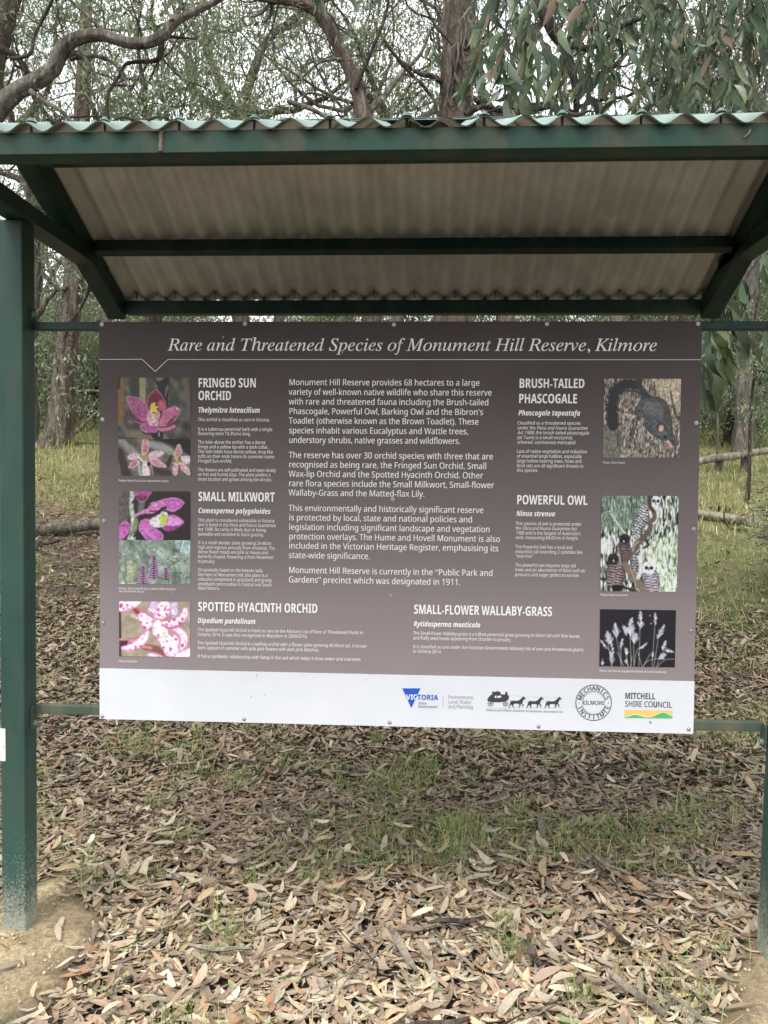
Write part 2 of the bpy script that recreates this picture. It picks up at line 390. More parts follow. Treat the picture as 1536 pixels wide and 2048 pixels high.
g = np.random.default_rng(11)
parts = []
def litter(n, y0, y1, size, tpl, seed, zspread, tilt=0.28, pad=1.15):
    g = np.random.default_rng(seed)
    x, y = scatter(n, g, y0, y1, 0.62, pad)
    keep = g.random(n) > np.clip(sandm(x, y)*0.985 + soilm(x, y)*0.72, 0, 1)
    dd_ = y+2.3
    keep &= g.random(n) > np.clip((dd_-9.5)/4.5, 0, 0.93)
    keep &= g.random(n) > np.clip((x-1.5)/1.0, 0, 1)*np.clip((dd_-5.5)/2.5, 0, 0.8)
    patch = 0.5+0.5*vnoise(x, y, 2.2, 41)
    keep &= g.random(n) > (0.30*(1-patch))
    x, y = x[keep], y[keep]; n = len(x)
    L = size*np.exp(g.normal(0, 0.30, n)); L = np.clip(L, size*0.4, size*1.9); W = L*g.uniform(0.16, 0.31, n)
    a = g.uniform(0, 2*math.pi, n); z = terrain(x, y) + g.uniform(0.002, zspread, n)
    el = g.normal(0, tilt, n)
    D = np.stack([np.cos(a)*np.cos(el), np.sin(a)*np.cos(el), np.sin(el)], 1)
    z = z + np.abs(el)*L*0.45
    N = np.stack([g.normal(0, tilt*1.3, n), g.normal(0, tilt*1.3, n), np.ones(n)], 1)
    P = np.stack([x, y, z], 1) - D*L[:, None]*0.5
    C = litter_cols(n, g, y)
    return leaves(P, D, N, L, W, C, tpl, g.normal(0.12, 0.30, n), g.normal(0.1, 0.35, n), g.normal(0, 0.15, n))
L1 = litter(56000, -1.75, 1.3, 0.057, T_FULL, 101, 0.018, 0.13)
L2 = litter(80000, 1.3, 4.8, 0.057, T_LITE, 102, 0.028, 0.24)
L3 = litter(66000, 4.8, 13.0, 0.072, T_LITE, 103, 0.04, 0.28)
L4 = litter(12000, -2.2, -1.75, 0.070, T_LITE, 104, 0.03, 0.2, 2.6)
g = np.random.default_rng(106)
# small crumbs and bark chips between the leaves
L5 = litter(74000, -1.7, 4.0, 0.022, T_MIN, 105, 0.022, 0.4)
V, F, n = [], [], 0; Cc = []
for v, f, cc in (L1, L2, L3, L4, L5): V.append(v); F.append(f+n); Cc.append(cc); n += len(v)
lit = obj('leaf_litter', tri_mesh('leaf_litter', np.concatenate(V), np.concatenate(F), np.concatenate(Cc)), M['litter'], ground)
tag(lit, kind='stuff')

# the largest fallen leaves, one object each
g = np.random.default_rng(12)
variants = []
for k in range(36):
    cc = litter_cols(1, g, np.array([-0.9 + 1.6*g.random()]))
    Lk = g.uniform(0.066, 0.098)
    v, f, cc = leaves(np.array([[-Lk/2, 0, 0]]), np.array([[1.0, 0, 0]]), np.array([[0, 0, 1.0]]), Lk, Lk*g.uniform(0.20, 0.32), cc, T_FULL,
                      g.normal(0.2, 0.3), g.normal(0.1, 0.3), g.normal(0, 0.18))
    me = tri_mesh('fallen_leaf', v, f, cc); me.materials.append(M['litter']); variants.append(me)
cnt = 0
while cnt < 280:
    x = g.uniform(-1.2, 1.25); y = -1.45 + 2.3*g.random()**1.3
    if abs(x-0.05) > 0.60*(y+2.35): continue
    if g.random() < sandm(x, y)*0.97 + soilm(x, y)*0.6: continue
    o = bpy.data.objects.new('fallen_leaf', variants[cnt % 36])
    o.location = (x, y, float(terrain(x, y)) + g.uniform(0.028, 0.048))
    o.rotation_euler = (g.normal(0, 0.28), g.normal(0, 0.22), g.uniform(0, 6.28))
    link(o, ground); cnt += 1

# twigs lying on the litter
g = np.random.default_rng(13)
for k in range(130):
    for _ in range(30):
        y = -1.3 + 6*g.random()**1.6; x = g.uniform(-1, 1)*0.58*(y+2.4)
        if sandm(x, y) < 0.9 or k < 5: break
    Lk = g.uniform(0.10, 0.42); a = g.uniform(0, 6.28); m_ = 7
    s = np.linspace(-0.5, 0.5, m_)*Lk; px = x+np.cos(a)*s + np.cumsum(g.normal(0, 0.006, m_)); py = y+np.sin(a)*s + np.cumsum(g.normal(0, 0.006, m_))
    pz = terrain(px, py)+0.040+np.cumsum(g.normal(0, 0.003, m_))
    r0 = g.uniform(0.0011, 0.0035)
    v, q = tube(np.stack([px, py, pz], 1), np.linspace(r0, r0*0.4, m_), 5)
    obj('twig', tri_mesh('twig', v, q, None, True), M['dead_wood'] if g.random() < 0.7 else M['bark_twig'], ground)

# strips of shed bark
for k in range(80):
    y = -1.0 + 5*g.random()**1.3; x = g.uniform(-1, 1)*0.55*(y+2.4)
    if sandm(x, y) > 0.3: continue
    Lk = g.uniform(0.10, 0.26); w_ = g.uniform(0.010, 0.026); a = g.uniform(0, 6.28); m_ = 6
    s = np.linspace(-0.5, 0.5, m_)*Lk; vv = []
    for i, si in enumerate(s):
        for t in (-1, -0.4, 0.4, 1):
            ww = w_*0.5*(1-0.5*abs(si/Lk*2)**3)
            bx = x+math.cos(a)*si - math.sin(a)*t*ww; by = y+math.sin(a)*si+math.cos(a)*t*ww
            vv.append((bx, by, float(terrain(bx, by))+0.040+0.35*w_*t*t+0.006*math.sin(i*1.3+k)))
    qq = [(i*4+j, i*4+j+1, (i+1)*4+j+1, (i+1)*4+j) for i in range(m_-1) for j in range(3)]
    obj('bark_strip', tri_mesh('bark_strip', vv, qq, None, True), M['dead_wood'] if k % 3 else M['bark_brown'], ground)

# grass
def grass(n, y0, y1, h, seed, w=0.0022, thr=0.35, wide=0.62, blades=9, pale=0.25, spread=0.03, tufts=False):
    g = np.random.default_rng(seed)
    x, y = scatter(n, g, y0, y1, wide)
    keep = g.random(n) < (0.9*(1-sandm(x, y)) if tufts else np.clip((grassm(x, y)-thr)*1.8, 0.02, 1)); x, y = x[keep], y[keep]
    n = len(x)*blades; x = np.repeat(x, blades) + g.normal(0, spread, n); y = np.repeat(y, blades)+g.normal(0, spread, n)
    a = g.uniform(0, 6.28, n); L = h*np.exp(g.normal(0, 0.35, n)); lean = np.abs(g.normal(0.75, 0.40, n))
    D = np.stack([np.cos(a)*np.sin(lean), np.sin(a)*np.sin(lean), np.cos(lean)], 1)
    N = np.stack([np.cos(a)*-np.cos(lean), np.sin(a)*-np.cos(lean), np.sin(lean)], 1)
    P = np.stack([x, y, terrain(x, y)+0.012], 1)
    pal = lin([(108,138,66),(126,152,80),(96,126,62),(138,156,94),(150,156,104)])
    C = pal[g.integers(0, 5, n)]*g.uniform(0.7, 1.1, n)[:, None]
    dry = g.random(n) < pale; C[dry] = lin((196, 184, 134))*g.uniform(0.7, 1.1, dry.sum())[:, None]
    return leaves(P, D, N, L, w*g.uniform(0.6, 1.4, n), C, T_LITE, -np.abs(g.normal(0.35, 0.25, n)), 0, g.normal(0, 0.1, n))
GR = [grass(75, -1.6, 2.8, 0.085, 205, 0.0020, 0.3, blades=46, spread=0.020, pale=0.15, tufts=True), grass(9000, -1.6, 2.6, 0.062, 201, 0.0018, 0.26, blades=12, spread=0.020, pale=0.2), grass(4600, 2.6, 7.5, 0.085, 202, 0.0040, 0.30, blades=8, spread=0.05),
      grass(5200, 7.5, 15, 0.13, 203, 0.010, 0.3, blades=8, pale=0.42, spread=0.09), grass(5200, 15, 34, 0.20, 204, 0.022, 0.2, blades=6, pale=0.45, spread=0.25)]
V, F, n = [], [], 0; Cc = []
for v, f, cc in GR: V.append(v); F.append(f+n); Cc.append(cc); n += len(v)
go = obj('grass', tri_mesh('grass', np.concatenate(V), np.concatenate(F), np.concatenate(Cc)), M['grass'])
tag(go, 'sparse green and straw grass growing through the leaf litter', 'grass', kind='stuff')

# crumbs of clay round the posts
g = np.random.default_rng(15); vv = []; ff = []; n = 0; k = 0
while k < 900:
    side = -1 if g.random() < 0.6 else 1
    x = side*1.14+g.normal(0, 0.17); y = -0.2+g.normal(0, 0.24)
    if g.random() > sandm(x, y): continue
    r = 0.0015+0.006*g.random()**4; z = float(terrain(x, y))
    p = np.array([(1,0,0),(-1,0,0),(0,1,0),(0,-1,0),(0,0,1),(0,0,-1)])*r*g.uniform(0.6, 1.3, (6, 1)) + (x, y, z+r*0.3)
    vv.append(p); ff.append(np.array([(0,2,4),(2,1,4),(1,3,4),(3,0,4),(2,0,5),(1,2,5),(3,1,5),(0,3,5)])+n); n += 6; k += 1
cm = tri_mesh('clay_crumbs', np.concatenate(vv), np.concatenate(ff)); mm = mat_plain('pale_clay', (0.50, 0.41, 0.26), 0.95, 0, 0.2)
tag(obj('clay_crumbs', cm, mm, ground), kind='stuff')

def ground_y(px, py):
    """distance plane Y on which pixel (px, py) meets the ground"""
    d = FWD + (px-768)/FPX*RGT - (py-1024)/FPX*UPV; t = np.linspace(2, 60, 6000); Pn = CAM + t[:, None]*d
    below = Pn[:, 2] < terrain(Pn[:, 0], Pn[:, 1]); return float(Pn[np.argmax(below) if below.any() else -1, 1])

# glyph outlines for the lettering: font, character, advance, contours (two characters per number)
_OK = '!#$%&()*+,-./0123456789:;<=>?@ABCDEFGHIJKLMNOPQRSTUVWXYZ[]^_`abcdefghijklmnopqrstuvwxyz{|}~'
GLYPHS = r'''
it & :C 6^:p5]:[4{:$4e9-4p8O507u5V7E4^6g4$6!3l524(4;4g3]5b3F6G3O733p8(4Q8w3O:>3O8k599e6W:!768x768J6D8.6!7)767r7s8>8R8K9686:%7W:[ 6X9x7$9o7A9U7K917D8k7*8F6M7y608>5t8g5j965t9W629o 5M62636`7G5:6s4l6B4O5l4E5B4O5#4j4s525$5c
it , 5u 4^4p4?4i4*4S3~464(3u493b4S3Y4U324I2f4/2G4/244q2V5<3/5I3j5@4A5(4d
it . 5u 4b4d4C4[4-4E4$4&4-3e4C3N4b3F5#3N5:3e5B4&5:4E5#4[
it A ;) 9?;:3O4G3)4!2[3j203c2,3O4e3O4j3c4A3f4*3p4!4)494V5E5y5U6(856)8.4F7z3w7U3e703c7,3O:33O:63c9_3k9B4#9:4J9S;: 5o6N8C9O876N
it D ;k 4s;+4m:s5=:m5U:^5^:B5T9k4(4A3k3v3X3l2|3d2v3O663O7_3^8v4-9x4o:b5f:{69;<7C;@7y;<8V;/9.:u9]:V:(:1:I9a:e9-:x8O;& 7^:f8D:_8|:K9K:*9j9X9}8z:$7^9m6W9[6)9+538g4l7v467H4!6r3u6+3q5_3u5?4$554=6k::6w:S7-:a
it H <! 4s;+4n:s5L:g5[:Q5T9k4,4J3y4)3e3q3J3g2~3d2y3O5|3O6$3d5T3j5<3x554E5z726%7<9E7<9M7&8i4J8Y4)8F3q8,3g7_3d7Y3O:]3O:b3d:53j9y3x9r4E;J:8;d:a;t:k<P:s<V;+9S;+9M:s9z:m:6:^:>:B9b7t9Y7j6H7f627q617~6k:77):a7::k7q:s7v;+
it I 7P 4x;+4r:s5B:m5Z:^5c:B5Y9k474a3}4)3j3q3P3g3&3d2}3O6(3O6-3d5^3j5E3x5=475F4l6s:870:a7@:k7y:s7~;+
it K :w 4s;+4n:s5L:g5[:Q5T9k4,4J3y4)3e3q3J3g2~3d2y3O6*3O6/3d5X3i5>3w55495|78607=7|4^814<823{8$3k7H3c7B3O:Y3O:_3c:03l9Q4A7/7m:T:M;9:p;Z:t;b;+9$;+8|:s9C:p9U:g9[:X9U:E9B:-6:7Y6.7X6+7e6m:>7):d7M:q7n:s7t;+
it M =/ 4v;+4p:s5@:m5X:^5a:B5]:!4/4a3u4)3a3q3E3g2{3d2u3O5C3O5H3c4x3i4`3y4W4;4g526(9w6w3O7)3O;B9v9m4?9[3|963f8m3a8h3O;i3O;n3d;A3j;)3x:~4E<V:8<p:a=#:k=]:s=c;+;Z;+7h5:6{;+
it R :r 4s;+4n:s5=:m5U:_5^:C5Y:!434a3z4,3m3x3C3f2~3d2y3O6)3O6/3c5V3h5?3v57485}7;7,778[3O:@3O:F3d:,3g9f3~9G4R877A9K7n:28R:H9K:B9x:0:A9o:`9E:u8l;& 7Y:f8M:X8}:1919J9+8v8t8K8U8*8*7l7P7]6l7W6)7[6j:56|:V71:b
it S 9R 7-;:6@;05`:m55:=4{9]4z8{528B5^7a6s6A775j7A5F7@4w714I6o4#6F3h5s3`5E3f4{3w4Z484B4a43574-5t3v5s3S3C3f3C3o3U3}3`493d5Q3D6K3D6r3M7W3p8,4I8E508H5U8B608/6a7l716V8O688{6%9I6&:!6C:V6w:s7c:q8%:b8@:I8S:&8`9W8d8~8t8~98;79$;78k:~8W:{7[;8
it T :C 4c;+469;4L994d9r5&:=5T:U68:b7.:a77:Z79:E5V4D573t4u3h4B3d4>3O7h3O7n3d7/3h6o3u6f446l4a8J:W8Z:b9Z:`9{:X:5:K:C:7:K9y:M96:a96;$;+
it a 9* 6O8`5|8X5M8C4{7|4O7O4,6z3V5g3I5/3E4T3O3u3m3O4>3C4c3H5)3X5K3s654k6Z5H683r6=3W6J3H6b3C713P7b3y8:4`8,4l7O4/7>4(7/4.734^8;8T7J8T7=8)708G6t8Y 6Q8E6n8>7!8)7)7c7!7,6m6K62545E4;5!4&4V4,4H4@4C4b4K5N4c6C557J5Q7p5p8/628@
it c 8D 658Z5a8K51824T7`4%7&3V5~3N5;3R4d3a493w3r483W4^3H5-3C5t3P6^3x7F4^764o6]4=6&3|5O3r4y4$4W4Q4L594O5d4j6c5!725Z7w5{826A8@6e8E7&8?7+876o7g6t7I7%7;7>777d7G7p7a7n8)7V8J7)8^
it d 9= 83;87C;/7>:x7s:r7}:f7~:Q7L8=7=8P7#8[6E8_5s8R5D894k7h3{6_3W5p3D5&3E4>3N3|3s3Q4O3C4v3H5=3W5`3p6$476k5@6Z4g6N3x6T3Z6f3I7%3C7=3F7l3a8a4`8P4m7m4)7W3}7B4*7@4E9.;<9*;K 6f8G7/877;7x7;7K7/6o6W5O644t5j4F5D4&4|3y4k3{4P414G4@4@4i4P5l4~6}5>7N6!826D8B
it e 84 628Z5_8I5/8.4Q7X3l6V3R5n3I5,3M4Y3Y423o3o4/3W4P3J4y3E5l3Q6U3x7;4_7,4n6R4?5{4!5J3v4r4%4R4J4H5+4O5n5M5~6;6:6u6X7B6|7[7F7d7p7X8=7K8L6~8^ 6J8D6_8@6k826o7x6i7P6V7,686g5k6J56664S6)5&7:5O7q5|88
it f 6g 6T;F6,;35c:p5A:C5(9j4e8M3b8M3Y8-4_8-3_2k3@1e331N3!1A2g1>2b1L2h1X2e1w2Y2$2G2)222#2%1q1~1X2*1<2A1(2c0}341,3]1N4$2+4G3#4j4>5W8-6s8-6x8M5^8M60:T6M;!6q;17-;&70:u7(:]7,:C78:67M:27i:77y:F7{:t7f;87=;J
it g 82 5U8`518W4M863{7a3k7C3_6a3g644!5l4K5M3c4c3X4I3^464)3t3<3G2l2r2^2;2c1w2r1Z301B3R103}1$4R0}5O1*6;1F6n1r7,2O7*376x3T6`3l5q454q4U4W4f4N4v4R5(4o5E5b5E6I5Z7!6&7H6^7T7C7M7p877p878@7Q8@698a 5a8G6+8H6H866R8%6Z7V6J6Y6/6)5h5e5?5Y4v5c4_5}4W6M4`7.5)7z5M8? 3k3E4B3k583Q5p376<2p6D2Q631q5]1L4e1@3z1K3O1n3A2K3K2x
it h :) 4`;p4V;E5*;@5A;05I:r3u3O4w3O5Q6>5a6o6@7y6h8G728b7X8j7s8c8%8O8+8!7U5D7M4N7X3u7y3Q8M3E8u3K9B3_9m4!9Z4@9C438v4)8c4.8V4>8R4Y8W5A908:9#8y8[9B7|9N799?6V8n5y7~5n7~6b;p
it i 6F 5O;(56:}5!:i4x:O5!:656:!5O9x5j9~5}:56(:O5}:j5j:} 5Q8`3n8E3j844>8-4K7y4M7i3Q463T3[3f3I4$3C4X3Q523z5j4c5Z4r584F4w4-4`4#4S4&4J4A5]8M5[8Z
it l 6? 61;L4M;44K:~5!:v5/:e5.:C3O443M3i3e3J3q3E473G4h3b5C4:5`4`5O4o4o4/4Y4&4I414K4Z6<;H
it m <O 5M8`4d8O3m8F3i844@8+4M7x4O7d3<3O403O4i5=5B6H5l6~6d7l7(7{7D7z7P7c7A6m6C3O773O7X4`8(5f8T6V9(779V7d:#7z:F7z:P7p:O7>9c4N9^3~9d3^9t3J:43D:f3R;;3|;m4f;_4v;$40:`4*:W4B;O7t;H8C;48W:o8_9~8H9,7c806P8L8#8E8D818X7l8_6{8G6#7^4|6F5Z8K5Z8Z
it n 9K 3m8B3j804C8)4O7v4O7Z3=3O433O4f555?6A6=7O6b7l7$7{7@7z7I7o7H7>6W3y6^3[6p3H7.3B7b3Q874!8i4p8X4|7|4/7f4%7R407P4C8G7Z8J8%8D8E808W7l8^7J8W7$8G6)7_5!6F5a8V5]8`
it o 97 6k8`5}8S548.4P7T3x6m3U5~3I513N4^3^463w3q4;3W4d3H563C5i3H6=3W704,7g4b8F5h8Y6P8V7E8G7m8.837h8K7?8Z 6C8@6e8E78897U7q7_747M6%6z4t6e4T654#5]3d5(3d4o3m4Q464G4q4K5E4i6O5@7O5_7s
it p 9( 748`6T8T5w835@7W5Z8J5Z8Z5Q8_3m8C3h814A8*4L7w4M7e2x1k2n1W2R1A1|191w1&4b1&4g184)1@3t1Q3r1]4>3W4S3L5/3D5V3G6F3d7/4:7j5!885q8O6g8N7Z8D7|828;7u8O7W8[ 6}807A7x7R7P7R6n7B5~6l4p6>465g3k5/3^4k3c4W3r4Q4/526e5H765d7[6%7x6F8,
it r 70 3f8B3c8/4:8&4F7s4E7S3<3O413O4d5=5H6h6;7s6C7]6^7J7)7Q7=7i7C8;788R6t8`6E8H5g7`4z6I5S8Y5P8_
it s 7U 5P8`4l8P4R8>4?8%437f4/7E437%4H6Q5F505T4Z5J4-5=3w4u3b4C3c4+3o3d4C3U563D573.3I3B3I3M3V3X3X4N3D5)3E5C3L5q3f66406G4_6E5>5o6?50765#7P4~7w51845K8C5[8E60876P7i6b6~6s6~7+8]6v8]6k8L6R8K6!8[
it t 6T 5d9v5.9.4Q8Y3q8B3m8-4V8-3T4>3P3w3U3Z3f3I4$3C4V3P5-3v5b4Y5R4k4s4*4`3~4O4+4Q4T5L8-6F8-6N8M5T8M5{9v
it u 9K 5J8`3g8F3d844:8.4F7{4?773e5+3U4,3]3d3r3K483C4a3J5-3^6%4R7*5~6g4n6W3x6^3Z6n3I7.3C7c3Q8:3{8l4d8^4r8=4F7~4-7g4#7T4.7S4J8[8T7i8T7I7D6a5m6+4}5R4E5!4(4k4#4Y4(4O424L4D5V8]
it v 8B 7<8`7&8U6w8A6z8!7I7G716i625G5<4K5)7f4y8I4k8_3J8E3F823f8/4)7o437P4=6_4O3C4e3C7.607g737z7}7m8O7V8_
it w :k 4l8a3L8G3J863e834$7s417@4<3C4N3C6p7,793C7I3C9m6J:97=:G7{::8N:%8^9i8_9N8J9K8$9o7P9n769X6b9,5}7~4^7W8a7F8a5+4}5$7[4y8H
it y 7v 4Q8`3.8E3+843R8,3k7s4*7$4k3E3i1~3B1d2m1s2V1s2<1`281?2D1,2[0~2{1#3F194.1z5`4(7;6m7O7J7V7z7H8M708]6r8^6^8S6Q8@6Q8(6Y7t6w7]7%7>6|6}5P4I4z7C4[8U
ss & :C 6^:p59:D4e9-4|835V7E4=6F3l524C3v5b3F6j3]8(4Q8w3O:>3O8k59:!768x768.6!7)768.858K967y:D 6!9e6X9x759d7K917:8Y6M7y6!8R5j96 565y636`7G5:6Z4[5l4E524Z4s52
ss ' 5U 4%;C4=8V4h8V5!;C
ss ( 7% 6@;-4i8k446%4i3=6@0{6v0{5e3=5@6%5e8l6v;-
ss ) 7% 3[;-4m8l556%4m3<3[0{450{5i3=6A6%5i8k45;-
ss , 5u 4^4p434`3~46403j4S3Y4Q2y4/245,2p5I3j564U
ss - 7% 3x6I3x5G6Y5G6Y6I
ss . 5u 4b4d474Q4$4&473X4b3F503X5B4&504Q
ss / 6W 5f;*3W3F4B3F6P;*
ss 0 9j 6[;L5j;A5-:}4[:F4=9Y4$7I435f4`4L5M3^6[3E7N3P8/3r8|5:987I9)9.8X:G7j;4 5r:J6[:]7E:J7t9o818o816!7t5!7E4G6[455r4G5D5!5*6#5*8o5D9o
ss 1 9j 6X;A4M9b4|9%6O:@6K3O7F3O7F;A
ss 2 9j 6Q;K52;34,:R4[9s5Q:I6Q:[7Q:=7u9>7b8A7)7I4#4=4#3O953O954D584D8A7a8n8i8f:789:u7P;>
ss 3 9j 6N;K5);54$:]4Q9|5G:K6O:]7S:@7n9y7l8o7I8C6l8&537z537.6r7&7V6m7~6E8/5g8#5+7a4Z7(4=5Z473}4d3}3m4~3M7*3L8I4$9)5)9%6I8b6}8,7E7<7W8M898l8k8v9P8h:;8?:u7U;?
ss 4 9j 7H;E3e6+3e5;7N5;7N3O8H3O8H5;9U5;9U6/8H6/8H;E 7S:B7N9/7N6/4`6/
ss 5 9j 4`;A4D7]4q7@647O7)7F7b7*8%6W815u8$5/7]4[7!4>5c48434e433m663E7K3U8E4*8z4v905~8|6|8J7c7Y806Q8>5>835O:L8Y:L8Y;A
ss 6 9j 6a;B5s;&4k9~498Q435i4s476&3M6i3E7k3U8X4*9+4w9:6#9,7$8]7k7v896}8G5o8/5(7N578c5_9d6K:G7d:_8_:R8_;B 6k7^7K7S7x75856b84557s4^7E4>684;5O4p5-5f5.6U5t7J
ss 7 9j 3|;A3|:L85:L4}3O6&3O98:X98;A
ss 8 9j 6[;K5I;74X:Y4C:/4E8w4b8F5_7X4Q6l4*5~454Y4d3y5S3R6_3E7d3R8S3{9&4]975R8~6K8C7.7N7^8j8g8|9V8m:D8?:{7V;@ 73:X7w:#7w9!7]8Y6`8#5^8Y5;915@:#6(:X 6L747o6M826%824{7r4S7A495u495)4z5)6$5C6O
ss 9 9j 5p;D4f:g4-9V447l4`7&5E6W6=6I7M6c877A8)6.7^5-6q4I5W424Z4?4Z3O6Z3N7I3j8R4p9(6@957}8q9x7u;)7:;B 5x:R7(:U7m9}878[8#7y7H7G6P735o7=5D7[5*8.5,9Z5J:3
ss : 5u 4b8R478@4$7r477G4b75507G5B7r508@ 4b4d474Q4$4&473X4b3F503X5B4&504Q
ss A :Q 6U;D3O3O4O3O5I5w8S5w9N3O:P3O7K;D 6}:B886l5h6l6e9F
ss B :] 4U;A4U3O8K3]9?4)9q4j:%5e9m6e937?8<7Y9F899j9F9X:>9$:v8+;7 5T:O7d:I8>:68^9p8`8e8E8@7q8)5T7~ 5T727|7)8V6l8s6C8t558W4f8#4I5T4@
ss C :J 7x;K6m;?5s:y5.:@4Y9R4;8T4:6;4V5<5(4N5i3s6`3P7i3E9k3c9k4U7v496e4L5t5,5D6,557H5F8f5x9f6k:D7w:W9c:0:+:}9+;A
ss D ;Q 4U;A4U3O6g3O8M3g9i4P:V5g:p7O:e8_:D9Z9l:C9$:u8*;7 5T:O8*:>9$9i9Y8n9l7L9!5-6Z4A5T4A
ss E 9Y 4U;A4U3O8y3O8y4C5T4C5T718g718g8#5T8#5T:M8y:M8y;A
ss F 94 4U;A4U3O5T3O5T6n8f6n8f7b5T7b5T:M8y:M8y;A
ss G ;O 87;K7%;@6%:z58:B4^9T4<8V4;6:4Y5;5.4M5r3s6l3P7w3E:a3k:a7]7{7]7{6h9b6h9b4I8048744A5t5-5P5i547H5F8f5}9f6w:D82:W:4:.:V:}9N;@
ss H ;] 4U;A4U3O5T3O5T709V709V3O:U3O:U;A9V;A9V8#5T8#5T;A
ss I 76 3x;A3x:i4q:T4q4;3x4(3x3O6i3O6i4(5p4;5p:T6i:i6i;A
ss J 6O 4P;A4M3+3z2E2]2E2]1T3K1G4<1S4x1y5B2[5O3Z5O;A
ss L 99 4U;A4U3O8|3O8|4D5T4D5T;A
ss M =L 4U;A4U3O5M3O5F:D8#3O8o3O;O:C;H3O<F3O<F;A:y;A8J4v6#;A
ss N ;p 4U;A4U3O5M3O5E:!9[3O:j3O:j;A9q;A9x4p5c;A
ss O <) 7l;L6a;A5i:z5&:B4U9T4:8V4:6=4U5>5&4O5i3t6`3Q7k3E8s3P9j3t:N4O:~5>;>6<;>8V:~9U:N:C9j:{8t;A 6^:E7l:X8z:E9g9h:58g:C7I:56+9g5+8z4K7k486]4K5o5+5C6+557I5C8g5p9h
ss P :/ 4U;A4U3O5T3O5T6T7P6]8?6u9=7n9W9$9G:!8s:f7{;3 5T:O7K:G8):-8J9^8U8}8I898!7h7?7N5T7F
ss R :@ 4U;A4U3O5T3O5T6f7,6f9!3O:13O8!7!8i7G9B8(9W9,9G:*8t:k7~;4 5T:N7Q:G8+:18K9e8K8H8-7z7T7`5T7V
ss S 9R 5{;F4q:v47:$4<8]4`8!5=7R7=6^7q608#5P7v4}7W4W69484&4c4&3h5V3G7C3R893{8n4_9!5X8i6Z8%7?5q8>5?8j509J5R:;5}:P7]:L8Q:18n;!7p;@
ss T 9Y 3Y;A3Y:M6&:M6&3O7%3O7%:M9N:M9N;A
ss V :* 3O;A6=3O7<3O:*;A9%;A6k4X4R;A
ss W =d 3[;A5c3O6c3O8U:3:N3O;N3O=V;A<S;A:y4a9);A8&;A694a4_;A
ss a 9_ 6_9N5U9A4^8|4y895e8V7-8]7g8#7n7%5V6q4b6O425v3~5.4.4B4R3m5-3O5q3E7$3Z7s4@8(3O8i3O8]8F899!7X9C 6!677m6D7b5+7?4W6h4:6)415>4F5)4b5,5Z5I5}
ss b :9 4I;p4I3O5-3O5?486*3]763E843V8|409N5,9^6J9N7i8}8e859=769N6*975A8Y5F;p 6:8T7&8a898-8^6K8:4i7i4@7)436:4@5h4i5N5M5N7L5h8/
ss c 8i 6,9H4t8i437F435K4q4,6&3L7_3L8>3c8>4U6j466%4C5R4k555M5+6H5S8*6o8^8,8D8G927e9G
ss d :9 8B;p8H8[7^986R9O5S9=4i8e4:7h4+6I4:5+4h405R3V6Q3E7^3^8F4<8S3O9?3O9?;p 5|8S6_8b7N8T7~8,8;7E8:5A7}4c7L4?6`435|4@5O4i545M547A5O8)
ss e 9b 5{9G4m8`427=435O4t406/3M7|3M8r3i8r4Z7P47644A5Z4f585D5+699.698p888!917G9H 7@8W7i888-7#5-7#5Y8:6)8X
ss f 7; 6Y;u5l;j54;G4n:f4b9H3_9*3_8]4b8]4b3O5_3O5_8]7/8]7/9E5_9E5d:D64;$7O:y7g;c
ss g :9 6Q9O5P9<4g8`4:7b4+6I4:504g435P3W6R3E7Y3Y8F4;892[7x2+7H1i5S1i4U2-4U176a0q7q1!8a1O902<9?3F9?9E8T9E8H8Y7V9; 5~8S6^8a7H8T7z818;7L8;5;7{4_7J4=6`425}4?5P4h545L547E5P8+
ss h :< 4I;p4I3O5F3O5N7K5i8.6<8S7-8a8,8@8J7:8J3O9F3O9:8>8q8|839B789N63995A8V5F;p
ss i 6@ 4c;U4F;94Q:Q4w:C5?:Q5J;95.;U 4I9E4I3O5F3O5F9E
ss j 6@ 4c;U4F;94Q:Q4w:C5?:Q5J;95.;U 4I9E4D2.441p3Z1_2t1i2t0}3f0q4N0|4~1?5=1s5F9E
ss k 9C 4I;p4I3O5E3O5E5_6&688+3O9:3O6d6r9+9E7{9E5A6R5E;p
ss l 6@ 4I;p4I3O5F3O5F;p
ss m =i 6[9J5e8}5B8W559E4I9E4I3O5F3O5N7L5f8.668T6{8a7s8@827<823O9.3O967W9P839}8U:e8a;[8@;w7<;w3O<s3O<h8?<E8};i9C:@9J9B8y8~8P8<99
ss n :< 6d9J5g8}5B8W559E4I9E4I3O5F3O5O7L5i8.6=8T7-8a8,8@8J7:8J3O9F3O9:8?8q8}839C
ss o :/ 6o9O5c9=4o8c4<7g4+6K4K4k4r436(3M6l3E7x3W8m439C509T6K958,899/ 6$8S6m8a7X8S8.8*8K7E8K5Q8.4l7X4A6n436%4A5Q4l545Q547E5P8*
ss p :9 779O6*975B8W569E4I9E4I0q5F0q5@486+3^763E853W8}419N5-9^6K9N7k8}8f859> 7&8a7h8R8:8)8^6L8N5=7{4N7)436:4@5h4j5N5N5P7S5k826<8U
ss q :9 6R9O5T9=4j8e4:7h4+6I4:5+4i405R3V6O3E7^3^8G4<8B0q9?0q9?9E8T9E8G8W7_97 5{8S6_8b7M8T7}8-8;7G8:5?7|4b7L4>6a435|4@5O4j545M547A5N8)
ss r 8$ 6Y9G6,9/5@8>569E4I9E4I3O5F3O5K745v8)6`8T7g8S7r9I
ss s 8h 5D9F4`9*458X4&7x4;7/4u6Z755I7@5$6~4G6V465H444(4]4(3h4q3N6s3O7[3n8,4C8:5-8&5v7K6J5>7G5!7i5&8<5`8_6[8a7m8@8/9+7;9F
